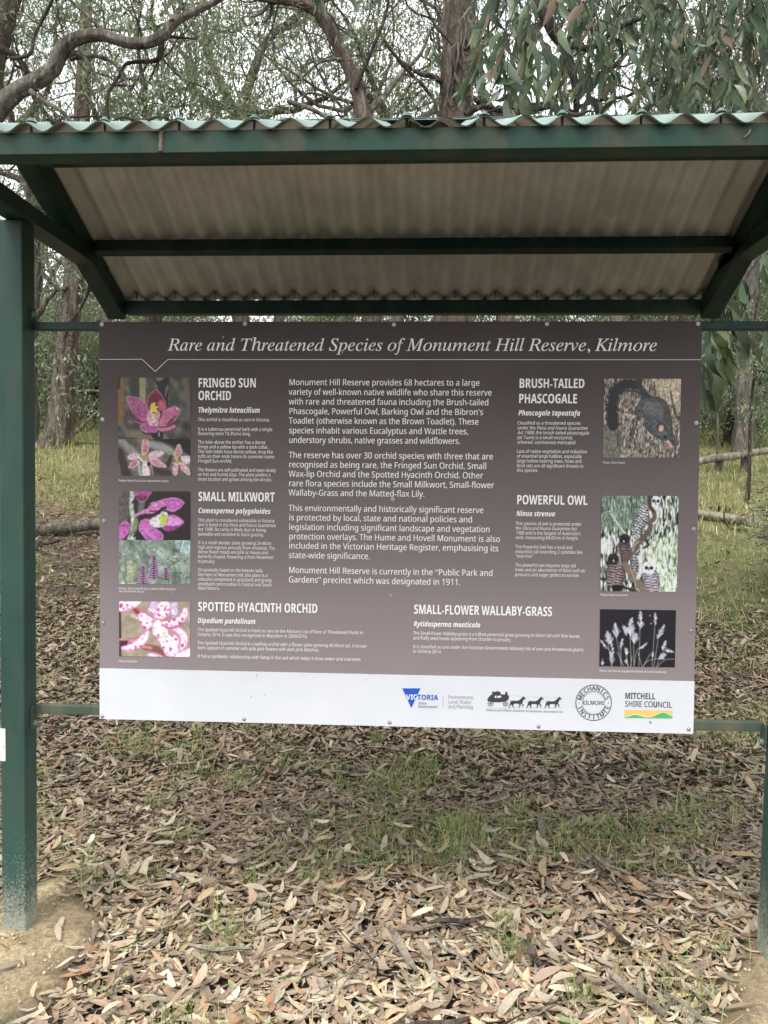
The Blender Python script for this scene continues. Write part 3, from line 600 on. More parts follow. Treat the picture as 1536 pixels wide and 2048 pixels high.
ss t 7L 4u:f4Q9N3`9+3`8]4P8]4V4V5#3h673E763U764=6#485S4h5M8]728]729E5M9E5M:f
ss u :< 4C9E4O4U4u3u5V3Q6P3E7W3Y8H4;8U3O9B3O9B9E8E9E8<5G8!4f7M4@6^435`4S5A5X5A9E
ss v 9) 3O9E5e3O6o3O9)9E8%9E694B4R9E
ss w <. 3Z9F573P6@3P7j8E983P:D3P<!9F;#9F9l4P8B9F7=9F5m4O4Z9F
ss x 9> 3k9E5n6P3b3O4j3O6G5p8!3O9,3O6{6P8~9E7v9E6G714t9E
ss y 9+ 3P9E5s3M5C2:4e1d3Z1d3Z0y530|5i1B651x9+9E8&9E6>4I4S9E
ss z 8_ 4,9E4,8]7*8]3w4.3w3O873O87485$48808_809E
ss ’ 5u 4_;*43:w3~:H419|4W9i4S914/8E5)9!5F:(54:k
ss “ 83 7X;*6_:L6A9G6S8a7)8E7T8U7f9&7W9O709c74:> 54;*4::L3y9G4/8a4a8E508U5A9&539O4h9c4l:>
ss ” 83 6~;*6R:w6A:H6O9|6w9i6s916N8E7H9!7f:(7S:k 4Y;*4.:w3y:H4,9|4R9i4N914*8E5#9!5A:(5/:k
sb - 7% 3x6I3x5G6Y5G6Y6I
sb A ;) 6:;D3O3O5<3O5q5C8d5C9<3O;)3O8=;D 7<:07b8d8?6h6;6h
sb B :s 4N;A4N3O893U8z3h9R4+9z4T:55,:;60:,6h9l729E7K8t7Y997i9k86:(8w:!:#9g:S9=:u8a;/7t;= 6/9|7K9z8(9j8C9G8C8q8-8L7T896/87 6/6v7^6s8;6^8S658S5]8;517a4u6/4r
sb C :O 7(;F6F;65>:T4t:(4?8r4.7G4=5x4l4f534:673Y6u3J8J3I9m3k9m538K4m734p6b5)6?5L6&5|5u6[5u816(8m6B9B6f9g779}7m:(8F9~9V9T:,:u8};>84;J
sb D ;[ 4N;A4N3O6c3O7z3Y9!3y9r4P:N5;:r6;:}7O:i8~:O9Z:,:.9*:u7e;= 6/9|7c9v899c8b9D9!8s94889:7K8~6!84506q4r6/4r
sb E 9^ 4N;A4N3O8~3O8~4r6/4r6/6t8l6t8l896/896/9|8~9|8~;A
sb F 9R 4N;A4N3O6-3O6-6X8j6X8j7z6-7z6-9|8|9|8|;A
sb G ;K 7F;F6^;75J:W4|:-4A8w4.7I48664T555)4H5l3p6c3O7j3E9=3P:V3o:V7u7L7u7L6Q8y6Q8y4s8>4j7J4l7%4w6J5B665`5x6K5p7F5|8E6/8m6]9N7A9w8T:&939y:!9]:U:{9&;F
sb H ;u 4N;A4N3O6/3O6/6s996s993O:v3O:v;A99;A998:6/8:6/;A
sb I 7i 3p;A3p:F4l9z4l4s3p4J3p3O7H3O7H4J6L4s6L9z7H:F7H;A
sb J 7. 4N;A4I3A492w3}2b3^2X2a2b2a1>3K134.164z1L5X1}5o2C6,3D6/;A
sb K :k 4N;A4N3O6/3O6/6=6p6l8u3O:k3O8$7r:i;A8w;A6/7g6/;A
sb L 9c 4N;A4N3O9@3O9@4r6/4r6/;A
sb M =q 4N;A4N3O5{3O5r9^7l3O9@3O;F9];?3O<r3O<r;A:Y;A8Y5A6g;A
sb N <I 4N;A4N3O5{3O5{7U5r9I9@3O;J3O;J;A9y;A:#5L6W;A
sb O <8 7);G6C;85i:{4p:-4>8w4286426_4>5y4p4g5i3t6C3Y7(3J8`3J9D3Y9|3t:N4;;55>;U6^;U85;59U:N:W9|:{9D;88a;G 789~7s:)8Q9~9#9i9F9D9^8p9l849l6`9^6#9F5O9#5+8Q4q7r4j774q6e5+6B5O6*6#5x6`5x846*8p6B9D6f9i
sb P :F 4N;A4N3O6/3O6/6<7V6@8`6^9(6v9Z7Z9r8K9n9X9X:495:b8^;&7v;: 6/9|6u9|7]9p8)9M868o8$807m7x7.7a6/7^
sb Q <8 7);G6C;85i:{4p:-4>8w4286426_4>5y4p4g5i3t6C3Y7(3J7}3E9I1[;U1[9`3f:;4*:h4U;.50;F5n;Y7I;I8v;59U:N:W9|:{9D;88a;G 789~7s:)8Q9~9#9i9F9D9^8p9l849l6`9^6#9F5O9#5+8Q4q7r4j774q6e5+6B5O6*6#5x6`5x846*8p6B9D6f9i
sb R :g 4N;A4N3O6/3O6/6P7$6P8u3O:g3O8J6v917D9T7k9m8@9u8}9m9d9U:>9/:h8S;)7g;; 6/9|7/9z7p9g8&9T868y8(8A7r8.727t6/7q
sb S 9T 5};E5A;34l:r4G:H419r4,8s4;8=4y7L7%6>7J5r7N5X7D51774~6e4j5U4p3~5G3~3q4a3X663E7)3K7j3_8C4!8j4L9#5#9,5`9!6G8c6{877J5s8k5d9;5{9p6G:%7<:!8S9Y9):u7w;>70;J
sb T 9q 3d;A3d9z5p9z5p3O7P3O7P9z9]9z9];A
sb U ;l 4I;A4I6<4Q5M4k4i58425r3f6_3M7Z3E8v3T9s4%:Q4l:d59:r6::r;A95;A915~8p558T4{804n734n6N526.5z6*;A
sb V :] 3O;A603O7{3O:];A8z;A7J6V7(4y6j6752;A
sb W >- 3O;A5O3O7E3O8O7o8l9K9,7o:73O<-3O>-;A<N;A;+4~:j6l9X;A8#;A6c606Q4~6@615.;A
sb X :n 3_;A6+7S3O3O5;3O7+6L8w3O:n3O827K:];A8p;A738Q5O;A
sb Y :B 3O;A6+6O6+3O7g3O7g6T:B;A8U;A6w8,5=;A
sb Z 9q 3q;A3q9{7Q9{3h4V3h3O9X3O9X4r5f4r9O::9O;A
sb a :. 6F9Y5X9M4Q9)5&7{5t8<7#8E7J837_7j7a775m7-5/6z4[6c496A4$5r3z5<4!4b43464N3q4r3X5m3E6`3N7;3j7p4>813O9>3O9>7O97809#8a8`9+829E7U9U 6V657a6;7]5I7?4u6h4Z6#4^5f4r5`5S5y5{
sb c 9/ 6D9V5G9;4}9!4C89407g3}6L4(5O4?4d4e4.5;3d5{3L7R3I8+3V8Z3o8Z577V4j6U4h5~5/5b5w5_6M5l7N678*6x8<7Y838?7x8l948!9N7@9X
sb d :K 7z;p7z9b8)8e7C9B7&9O6=9Y5^9Q5+994[8m4;844&7I3}6N4&5T4;4j4[425*3f5[3M693E7!3O7U3n8#4;8A3O9X3O9X;p 6l8;7V8(7l7m8$7!8$5l7j5+774f6N4f634t5j5N5a5w5a6~5z7m638(
sb e 9} 6n9Y5k9K4y8|4Z8[4/7c3}6K41574E4f5%3|5M3e6N3H893N923m925)7r4_6d4^6(4~5c5_5^6*9Q6*9J7a948B8k8u899<7X9R 6o8J7M8<7b8*7y7Q7|725a725r7t6;8>
sb g :K 6=9Y5[9Q5(984Y8j4:804&7F3}6N4&5W494n4X455%3g5X3M693E6w3M7O3h7~4;7m2_7F256b2&5,2:4B2Q4B155&0~6X0q7P0x89108o1R992%9P2b9X3N9X9O859O8)8e7U956|9P 6m8;7R8*7i7q8$7&8$5f7i5$7R4n6o4`634r5k5L5_6L5k7M628)
sb h :d 4B;p4B3O5}3O6#6v6:7k6P8(6p887<8=7n808/7e896~893O9t3O9n8,9[8_9>9*8r9D8A9T7f9Y7%9Q6K975v8e5};p
sb i 6p 52;p4e;i4F;R4<;%4F:U4e:?52:85Z:?5y:U6$;?5l;a 4B9O4B3O5}3O5}9O
sb l 6p 4B;p4B3O5}3O5};p
sb m >< 6}9Q6D975n8e5Y9O4B9O4B3O5}3O6#6v697k6L8(6j88738=7b807}7e8*6~8*3O9e3O9h7%9~7o:68*:w8=;I80;e7e;n6~;n3O=L3O=G8,=78_<y9*<S9D<#9T;F9Y:d9Q:*979[8e9N8e9=8~8j9F8)9W
sb n :d 7h9Y7$9Q6E975n8e5Y9O4B9O4B3O5}3O6#6v6:7k6O8(6o887X8:8#7|877F893O9t3O9n8,9[8_9>9*8s9D8C9T
sb o := 6v9Y6(9Q5B994i8l4A834)7I3}6P405>4]4E4}4#5p3T6s3E7d3M8I3g9!449K4m9d5W9l6P9]7c9I848m8{7z9J 6O887<887p7p8+7&8+5z7p517Y4u6u4c634u5z515b5z5b7&5z7p
sb p :K 7b9Y6x9N5v8d5a9O4B9O4B0q5}0q5u406u3O7^3E8<3M8o3f9>429`4k9s5V9z6P9t7J9a859@8n8r998?9Q 6-7X6N8-718=7k8+817P8<6R815S7l4w7R4i6j4i6L4w6+5S5}6b
sb r 8N 7?9V6]9;5o8N5X9O4B9O4B3O5}3O6!6u6F7^6p7x7D8(8.8#899U
sb s 8z 5b9U4]934;8q4(8J3}7x4(7A4>6s4c6Q6i5L6t5<6u4z6e4e6?4X5%4e3~5*3~3f4u3L6h3J7F3Y7u3s89488M4d8S5;8A607h6d5k7_5Z7~5b865x8B6Z8E7|7z8M9.7*9U
sb t 8: 5-:i4^9P3g8z3g8:4R8:4R5D4]4O4z3v5f3L6G3E7:3L7v3_7v4s6s4b6P4i6351618:7p8:7p9O619O61:i
sb v 9g 3O9O5j3O7L3O9g9O8$9O6h5_6]4p6I5r559O
sb y 9g 3O9O5s3S5`2{5A2N4o253r283r0y4c0q5h1(661?6y209g9O7}9O6Z5)6M5z5<9O
sbi C :6 8B;L6l;260:n519n4Q8U406L4@544s465j3X7$3E923l92547C4j6`4t64565v5i5q7/618A6j9D7f9~999x:#9U:_:u9[;@
sbi D :x 5J;A3j3O7O3^8X4+9K4m:*5k:L6}:X8D:F9^9l:W8o;07U;A 6k9|8$9s8Q9V8m9%8v8<8[6Y7h5B7+4}5c4r
sbi N ;k 5J;A3j3O593O6E9I8B3O:33O;p;A:D;A965U7B;A
sbi P :4 5J;A3j3O5H3O5~6<7h6C9;6{9l7P:/84:99&9~:99_:d8N;; 6k9|7U9|8A9f8Y9!8O8J808!7]7f6=7^
sbi R :3 5J;A3j3O5H3O6&6P6b6P7l3O9W3O836n9H7`9k8A9v939f:297:o8H;6 6k9|7|9h889+8/8T7q817E7x6A7q
sbi T 9@ 4b;A4F9z6<9z4w3O6U3O7w9z9m9z:,;A
sbi a :# 609Q5Z994f8?427!3|5U464=4O3s593J643K7I4;7B3O8U3O9o9O8X9O8<8e7b9C7;9T 7B877f7i7c6Q7H5]6w4z6>4b5k4x5Z5]5q7$687k6g88
sbi b :$ 5L;p3b3O4x3O584:5p3[693J7D3M8F4/9,5=9P6c9O8/9>8c8a9F7q9Y7C9S6=8b7);p 6<7b6p87758=7f8(7v7B7P5T6j4g634h5z4z5g5]5x6q
sbi c 8l 6J9R598v4l8G437.3|5X4;4?4[3u5Z3J753P8!3m8!5.6x4e604h5q4z5Z5e5l6z6B7w768=8H7}8v968-9P
sbi d :# 8d;p818e7Y9B6h9Y5Z994f8?427#3|5V464=4O3s593J653K7I4;7@3O8U3O:@;p 7B877f7f7c6X7K5d7!4}6B4b5l4x5Z5]5q7$687k6g88
sbi e 9Z 6U9R5>8u4L7n4$6K4/4a4]3{5F3R6B3E7N3P8J3p8J5(7R4d6`4Y5t4t5`575Z5s7H6#8O6K9.7-9A7{968Z8p9/859O 6x8F7^8?7k7x7b7V6o7%5k6{6C8$
sbi f 7X 7R;u6f;k6,;M5]:r569O489%4)8:4z8:3e2a3Q2F2x222?2<2?0}390q4D1-4h1J5;2?6V8:7g8:8!9O6o9O70:F7^:Y8C:J8k;]
sbi g :# 6/9Q5Y994f8?427!4$4r4L3v523J6,3K774=6e2j6!294~263]2^3]184N0z5X0q6w1*7w1q8;2P9o9O8X9O8<8e7^9D789T 7B877f7f7b6N7H5Z6b4h6&4g5`565q7$687k6g88
sbi h :. 5L;p3b3O5>3O647/6c7}7C8=7l8.7y7]7-3O8f3O9V7s9M8X939/8c9N8#9Y7)9C6=8b7);p
sbi i 6h 5k;k5<;>5;:X5d:;6L:>6y:m6y;P6h;c 4{9O3b3O5>3O6W9O
sbi j 6h 5l;k5=;>5<:X5e:;6M:>6z:m6z;P6i;c 4|9O3N2a3:2F2b222)2<2)0}3!0q4.1-4Q1J5$2?6X9O
sbi k 9f 5L;p3b3O5>3O5c5C6B5g7@3O9.3O7Y6k:;9O8I9O5z6y7);p
sbi l 6h 5L;p3b3O5>3O7);p
sbi m =J 7J9Q6y9:6*8E649O4{9O3b3O5>3O647/6c7}7C8=7h8.7t7]7(3O8a3O9B6Y9k7[:E86:e8=;-8.;97]:I3O<%3O<s7s<k8X<P9/<%9N;E9Y:<9:9I8E8|9<8V9R
sbi n :. 8#9Y6y9:6*8E649O4{9O3b3O5>3O647/6c7}7C8=7l8.7y7]7-3O8f3O9V7s9M8X939/8c9N
sbi o 9w 719Y5i9=4i8K42743|5b4&5$4Z3~5]3K7$3L7b3c8a4T995j9J779<878n8|8+9K 7%8<7^7}7m777^6!725(6G4c5l4z5Y5b5z7F6G8%
sbi p :$ 7q9Y6q9<6,8W649O4{9O3.0q4g0q5C4:5w3]6i3E7D3M8F4/9,5<9P6b9O8/9>8c8a9F 6<7b6p87758=7f8(7v7B7P5T6j4g634h5z4z5g5]5x6r
sbi q :# 609Q5Z994f8?427!3|5U464=4o3Y5X3E6R3_774=6E0q7~0q9o9O8X9O8<8e799T 7B877f7f7c6X7:5>6d4i6&4g5m4x5Z5]5q7$687k6g88
sbi r 8- 7L9R6{9<6*8E649O4{9O3b3O5>3O6/6~6U7Y7(7z827}8R9T
sbi s 8b 6R9Y5V9N4q9-4F8Q487b4T6j6.5[6>57674y5b4[4t4Z3Z5(3Z3f4H3L6K3Q7:3v7i4U7y5M7X6M6&7R5s7t6*8;6U8F7y7y8M9+7R9O
sbi t 7~ 5v:i559P409&3~8:4m8:4.4i484,4U3b5&3L6P3L7-3`7-4s6(4d5m4v6I8:7y8:859O6b9O6z:i
sbi u :. 4u9O4*5,434F4M3q4y3P5Z3E6c3e7T4Y7J3O8`3O9y9O8@9O7^6G755D6[4i6;4b5o4q5b5B6Q9O
sbi v 9- 4%9O4j3O6Q3O9h9O8#9O5u5,5[9O
sbi w <0 419O4J3O623O8-8,8+3O9r3O<d9O;(9O945#999O7O9O5]5#5`9O
sbi x 9@ 4?9O5R6V2z3O4o3O695@6w3O8`3O7C6N9r9O7{9O6_7c6%9O
sbi y 94 4%9O4w3O452M3o292f282f0z4=0{4}1<5X1p9i9O8!9O5}5/5[9O
sbi z 8O 4_9O4E886Q883I4L383O7P3O7i4g5H4g8K8H8a9O
'''
# ------------------------------------------------------------ shelter: two posts, gable roof of corrugated sheet
_old_link = link
def link(o, parent=None):
    COL.objects.link(o)
    if parent is not None:
        o.parent = parent
        if parent.type == 'EMPTY': o.matrix_parent_inverse = Matrix.Translation(-Vector(parent.location))
    return o

sh = empty('sign_shelter', (0, 0, 0))
tag(sh, 'dark green steel shelter with corrugated gable roof on two square posts over the board', 'shelter')
XL0, XL1, XR0, XR1 = -1.185, -1.110, 1.106, 1.181
PY0, PY1 = -0.054, 0.021
EAVE, SL = 0.735, 0.456
PITCHX = (at(1448.5, 238, -EAVE)[0]-at(128, 243, -EAVE)[0])/17.0; PH = at(128, 243, -EAVE)[0]
ZR = 2.1345 + SL*EAVE                                   # sheet mid-plane at the ridge
def sheet_z(y): return ZR - SL*abs(y)

RAFT = ((-1.168, -1.092), (1.140, 1.212))                # the roof sits a little to the right of the posts
for (a, b, ln_) in ((XL0, XL1, 0.0), (XR0, XR1, 0.047)):    # the right post leans outwards a touch
    mb = MB().box(a, b, PY0, PY1, -0.08, 2.186); mb.v = [(x+ln_*max(z, 0)/2.186, y, z) for x, y, z in mb.v]
    mb.build('post', M['green_post'], sh, 0.006, 3)
def sheet(y0, y1, name):
    nx_ = int((1.218+1.174)/(PITCHX/12)); xs = np.linspace(-1.174, 1.218, nx_); ys = np.linspace(y0, y1, 10)
    X, Y = np.meshgrid(xs, ys); w = (0.0098 if y0 < 0 else 0.0122)*np.cos((X-PH)/PITCHX*2*math.pi) - 0.0011*np.cos((X-PH)/PITCHX*6*math.pi)*0
    Z = ZR - SL*np.abs(Y) + w + 0.0012*np.sin(X*3.1+Y*5)
    m_, n_ = X.shape; th = 0.0022
    top = np.stack([X, Y, Z+th/2], -1).reshape(-1, 3); bot = np.stack([X, Y, Z-th/2], -1).reshape(-1, 3)
    idx = np.arange(m_*n_).reshape(m_, n_); k = m_*n_
    q = np.stack([idx[:-1, :-1], idx[:-1, 1:], idx[1:, 1:], idx[1:, :-1]], -1).reshape(-1, 4)
    if y1 < y0: q = q[:, ::-1]
    qs = [q, q[:, ::-1]+k]
    for e in (idx[0], idx[-1], idx[:, 0], idx[:, -1]): qs.append(np.stack([e[:-1], e[1:], e[1:]+k, e[:-1]+k], -1))
    me = tri_mesh(name, np.concatenate([top, bot]), np.concatenate(qs), None, True)
    me.materials.append(M['green_pale']); me.materials.append(M['cream']); me.materials.append(M['green_dirty'])
    mi = np.zeros(len(me.polygons), np.int32); mi[len(q):] = 1; mi[2*len(q):] = 2; me.polygons.foreach_set('material_index', mi)  # edge faces take the dark paint: shadow line and rust put into their colour
    return obj(name, me, None, sh)
sheet(-EAVE-0.012, 0.0, 'roof_sheet'); sheet(0.0, EAVE+0.012, 'roof_sheet')
# ridge capping
MB().beam((-1.178, -0.062, ZR-SL*0.06+0.019), (1.222, -0.062, ZR-SL*0.06+0.019), 0.13, 0.002, (0, -SL, 1)).beam(
     (-1.178, 0.062, ZR-SL*0.06+0.019), (1.222, 0.062, ZR-SL*0.06+0.019), 0.13, 0.002, (0, SL, 1)).build('ridge_cap', M['green_pale'], sh)
TR = 0.0125                                             # frame top sits under the sheet troughs
for (a, b) in RAFT:
    xm = (a+b)/2
    for s in (-1, 1):
        y1 = s*(EAVE-0.052 if s < 0 else EAVE+0.004)
        MB().beam((xm, s*0.012, sheet_z(0.012)-TR-0.001), (xm, y1, sheet_z(y1)-TR-0.001), 0.070, 0.072).build('rafter', M['green'], sh, 0.004, 2)
    ty = 0.545
    MB().box(a+0.001, b-0.001, -ty, ty, 2.188, 2.238).build('tie_beam', M['green'], sh, 0.004, 2)
ze = sheet_z(EAVE)-TR
# front eave channel (its face is the weathered fascia) and the rear one
fm = MB().box(-1.172, 1.215, -EAVE, -EAVE+0.004, ze-0.043, ze+0.002); fm.box(-1.172, 1.215, -EAVE+0.004, -EAVE+0.05, ze-0.043, ze-0.039)
fm.box(-1.172, 1.215, -EAVE+0.004, -EAVE+0.05, ze-0.002, ze+0.002)
fm.build('eave_channel', M['green_dirty'], sh, 0.0012)
fm = MB().box(-1.090, 1.138, EAVE-0.050, EAVE-0.004, ze-0.050, ze+0.002); fm.build('eave_channel', M['green'], sh, 0.003)
MB().box(-1.090, 1.138, -0.030, 0.030, 2.368, sheet_z(0.03)-TR).build('ridge_beam', M['green'], sh, 0.003)
for s in (1, -1):
    yp = 0.420*s
    MB().beam((-1.090, yp, sheet_z(yp)-TR-0.001), (1.138, yp, sheet_z(yp)-TR-0.001), 0.034, 0.050, (0, SL*s, 1)).build('purlin', M['green'], sh, 0.003)
# roof screws: hexagonal heads over painted washers on every second crest, shanks seen in the gaps
k0 = 1
for k in range(-14, 20):
    x = PH + (k*2+1)*PITCHX
    if not (-1.15 < x < 1.20): continue
    for yy in (-EAVE+0.018, -0.405, EAVE-0.03):
        z = sheet_z(yy)+0.0098
        mb = MB().cyl((x, yy, z), (0, 0, 1), 0.011, 0.002, 12).cyl((x, yy, z+0.002), (0, 0, 1), 0.006, 0.006, 6).cyl((x, yy, z-0.024), (0, 0, 1), 0.0028, 0.024, 8)
        mb.build('roof_screw', M['green_pale'], sh)
# rails that carry the board, with welded end plates and bolts
for (z0, z1, mt) in ((1.8695, 1.8945, 'green'), (0.684, 0.712, 'green_dusty')):
    r_ = MB().box(XL1+0.004, XR0-0.004, 0.0035, 0.0300, z0, z1).build('rail', M[mt], sh, 0.003, 2)
    for (xa, sx) in ((XL1, 1), (XR0, -1)):
        lo, hi = (z0-0.045, z1-0.002) if z0 < 1 else (z0+0.002, z1+0.04)
        p_ = MB().box(min(xa, xa+sx*0.004), max(xa, xa+sx*0.004), -0.020, 0.0185, lo, hi).build('end_plate', M[mt], r_, 0.001)
        zc = lo+0.018 if z0 < 1 else hi-0.018
        MB().cyl((xa+sx*0.004, 0.0, zc), (sx, 0, 0), 0.0095, 0.002, 14).cyl((xa+sx*0.006, 0.0, zc), (sx, 0, 0), 0.0075, 0.007, 6).build('bolt', M['green_pale'], r_)
MB().box(-0.012, 0.012, 0.0035, 0.0300, 0.7125, 1.869).build('stile', M['green'], sh, 0.002)
for x in (-0.886, 0.862): MB().box(x, x+0.024, 0.0035, 0.0300, 0.7125, 1.869).build('stile', M['green'], sh, 0.002)
# paper sticker wrapped on the outer edge of the left post
p0 = at(0, 1457, PY0); p1 = at(11, 1522, PY0)
st_ = MB().box(XL0-0.0008, p1[0], PY0-0.0008, PY0+0.03, p1[2], p0[2]).build('sticker', M['white'], sh)
mk = MB(); ink = mat_plain('black_ink', (0.02, 0.02, 0.022), 0.5)
zc = at(8, 1494, PY0)[2]
mk.box(p1[0]-0.0062, p1[0]-0.0052, PY0-0.0012, PY0-0.0009, zc-0.006, zc+0.006); mk.box(p1[0]-0.0050, p1[0]-0.0028, PY0-0.0012, PY0-0.0009, zc+0.004, zc+0.005)
mk.box(p1[0]-0.0050, p1[0]-0.0028, PY0-0.0012, PY0-0.0009, zc-0.001, zc); mk.build('printed_mark', ink, st_)
# insect nest on the fascia and a stuck twig
npt = at(322, 283, -EAVE); g = np.random.default_rng(3)
v, q = tube(np.array([[npt[0], -EAVE-0.001, npt[2]+z] for z in np.linspace(-0.021, 0.021, 12)]), 0.0035+0.0016*g.random(12), 9, 0.25, 4, 1)
tag(obj('mud_nest', tri_mesh('mud_nest', v, q, None, True), mat_plain('dry_mud', (0.16, 0.12, 0.09), 0.95)), 'brown mud nest stuck across the front fascia left of centre', 'insect nest')
a_, b_ = at(1488, 275, -EAVE-0.004), at(1501, 258, -EAVE-0.004)
v, q = tube(np.array([a_, (a_+b_)/2+[0.003, 0, 0], b_]), [0.0016, 0.0018, 0.001], 6)
tag(obj('stuck_twig', tri_mesh('stuck_twig', v, q, None, True), M['dead_wood']), 'short pale twig stuck on the right end of the fascia', 'twig')
# litter lying on the roof: dark strips of bark just behind the front edge, left of centre
for k, (xa, xb, yy, zz) in enumerate([(230, 330, -0.70, 0.0), (90, 130, -0.66, 0.0), (1110, 1190, -0.68, 0)]):
    A = at(xa, 243, yy); B = at(xb, 240, yy); tt = np.linspace(0, 1, 14)[:, None]
    P = A*(1-tt)+B*tt; P[:, 2] = sheet_z(yy)+0.014+0.004*np.sin(tt[:, 0]*9)
    v, q = tube(P, 0.0045*np.sin(np.pi*np.clip(tt[:, 0], 0.1, 0.92)), 7, 0.3, k)
    lab = ('long dark strip of bark lying on the roof edge left of centre', 'short dark bark piece on the roof edge near the left end', 'dark bark strip on the roof edge right of centre')[k]
    tag(obj('bark_strip', tri_mesh('bark_strip', v, q, None, True), M['bark_dark']), lab, 'bark', 'bark strips lying on the roof')

# ------------------------------------------------------------ the information board
bd = empty('information_board', (0, 0.0015, 0.675))
tag(bd, 'large brown printed information board about rare species with white logo footer', 'sign')
BZ, BH = 0.675, 1.2177
# artwork positions were read off the photograph and rectified to the flat board
_src = np.array([[197, 643], [1404, 643], [1387, 1468], [200, 1437]], float); _dst = np.array([[-.9, BZ+BH], [.9, BZ+BH], [.9, BZ], [-.9, BZ]])
_A = []
for (x, y), (u, v) in zip(_src, _dst): _A += [[x, y, 1, 0, 0, 0, -u*x, -u*y], [0, 0, 0, x, y, 1, -v*x, -v*y]]
_hm = np.append(np.linalg.solve(np.array(_A), _dst.ravel()), 1).reshape(3, 3)
def art(x, y):
    p = _hm @ np.array([x, y, 1.0]); return p[:2]/p[2]

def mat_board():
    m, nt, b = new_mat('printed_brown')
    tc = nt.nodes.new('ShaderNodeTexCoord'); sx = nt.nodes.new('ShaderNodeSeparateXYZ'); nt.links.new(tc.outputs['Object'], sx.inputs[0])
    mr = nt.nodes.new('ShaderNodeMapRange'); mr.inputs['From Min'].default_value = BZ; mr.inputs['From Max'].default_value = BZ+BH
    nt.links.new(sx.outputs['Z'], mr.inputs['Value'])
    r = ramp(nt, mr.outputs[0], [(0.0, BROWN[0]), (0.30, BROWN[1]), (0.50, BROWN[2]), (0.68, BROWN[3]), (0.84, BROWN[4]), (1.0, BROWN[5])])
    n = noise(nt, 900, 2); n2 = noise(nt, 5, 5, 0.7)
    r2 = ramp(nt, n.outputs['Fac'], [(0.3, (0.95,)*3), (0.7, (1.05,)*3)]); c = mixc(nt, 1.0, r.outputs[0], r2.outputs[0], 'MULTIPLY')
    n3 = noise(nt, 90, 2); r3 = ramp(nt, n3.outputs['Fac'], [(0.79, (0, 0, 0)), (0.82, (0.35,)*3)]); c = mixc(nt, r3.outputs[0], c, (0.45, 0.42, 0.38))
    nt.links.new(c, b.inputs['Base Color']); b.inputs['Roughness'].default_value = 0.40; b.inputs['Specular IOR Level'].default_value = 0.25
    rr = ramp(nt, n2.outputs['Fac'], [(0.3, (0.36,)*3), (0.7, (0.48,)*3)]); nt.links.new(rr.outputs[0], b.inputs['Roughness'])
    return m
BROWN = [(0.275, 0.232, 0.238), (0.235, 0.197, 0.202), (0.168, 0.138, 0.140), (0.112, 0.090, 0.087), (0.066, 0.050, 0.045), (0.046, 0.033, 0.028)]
M['board'] = mat_board()
def mat_foot():
    m, nt, b = new_mat('white_board_face')
    n1 = noise(nt, 70, 3, 0.7); n2 = noise(nt, 6, 5, 0.65)
    r = ramp(nt, n2.outputs['Fac'], [(0.3, (0.60, 0.63, 0.68)), (0.7, (0.655, 0.68, 0.72))])
    r1 = ramp(nt, n1.outputs['Fac'], [(0.76, (0, 0, 0)), (0.80, (0.6,)*3)])
    c = mixc(nt, r1.outputs[0], r.outputs[0], (0.42, 0.41, 0.40)); nt.links.new(c, b.inputs['Base Color']); b.inputs['Roughness'].default_value = 0.38
    return m
M['foot'] = mat_foot()
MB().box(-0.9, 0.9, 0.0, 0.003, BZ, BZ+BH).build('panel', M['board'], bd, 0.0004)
ftop = (art(200, 1336.5)[1]+art(1388, 1362)[1])/2
MB().box(-0.9004, 0.9004, -0.0008, 0.0002, BZ-0.0003, ftop).build('footer_band', M['foot'], bd)

GLY = {}
for ln in GLYPHS.strip().split('\n'):
    f_, c_, a_, *ls = ln.split(' ')
    dec = lambda s: _OK.index(s[0])*len(_OK)+_OK.index(s[1])-1500
    loops = []
    for s in ls:
        v_ = [dec(s[i:i+2]) for i in range(0, len(s), 2)]; loops.append(list(zip(v_[::2], v_[1::2])))
    if loops:
        def area(l): return sum(a[0]*b[1]-b[0]*a[1] for a, b in zip(l, l[1:]+l[:1]))/2
        def inside(p, l):
            r_ = False
            for a, b in zip(l, l[1:]+l[:1]):
                if (a[1] > p[1]) != (b[1] > p[1]) and p[0] < (b[0]-a[0])*(p[1]-a[1])/(b[1]-a[1])+a[0]: r_ = not r_
            return r_
        outer = [l for l in loops if sum(inside(l[0], m_) for m_ in loops if m_ is not l) % 2 == 0]
        tri, pp = [], []
        for l in outer:
            grp = [l] + [h_ for h_ in loops if h_ not in outer and inside(h_[0], l)]; n0 = len(pp)
            tri += [tuple(i+n0 for i in t) for t in tessellate_polygon([[Vector((x, y, 0)) for x, y in q] for q in grp])]
            pp += [p for q in grp for p in q]
        pts = np.array(pp, float)/1000
    else: tri, pts = [], np.zeros((0, 2))
    GLY[(f_, c_)] = (dec(a_)/1000, pts, np.array(tri, int).reshape(-1, 3))
SPACE = dict(it=0.25, ss=0.26, sb=0.26, sbi=0.26)
def glyph(f, c):
    for ff in (f, 'ss', 'it', 'sb'):
        if (ff, c) in GLY: return GLY[(ff, c)]
    raise KeyError(c)
def layout(s, f):
    """list of (x, pts, tris, slanted), total advance"""
    x = 0; out = []; sl = False
    for c in s:
        if c == '_': sl = not sl; continue
        if c == ' ': x += SPACE[f]; continue
        a, p, t = glyph(f, c); out.append((x, p, t, sl)); x += a
    return out, x
CAPH = dict(it=0.692, ss=0.714, sb=0.714, sbi=0.714)
YT = -0.0018
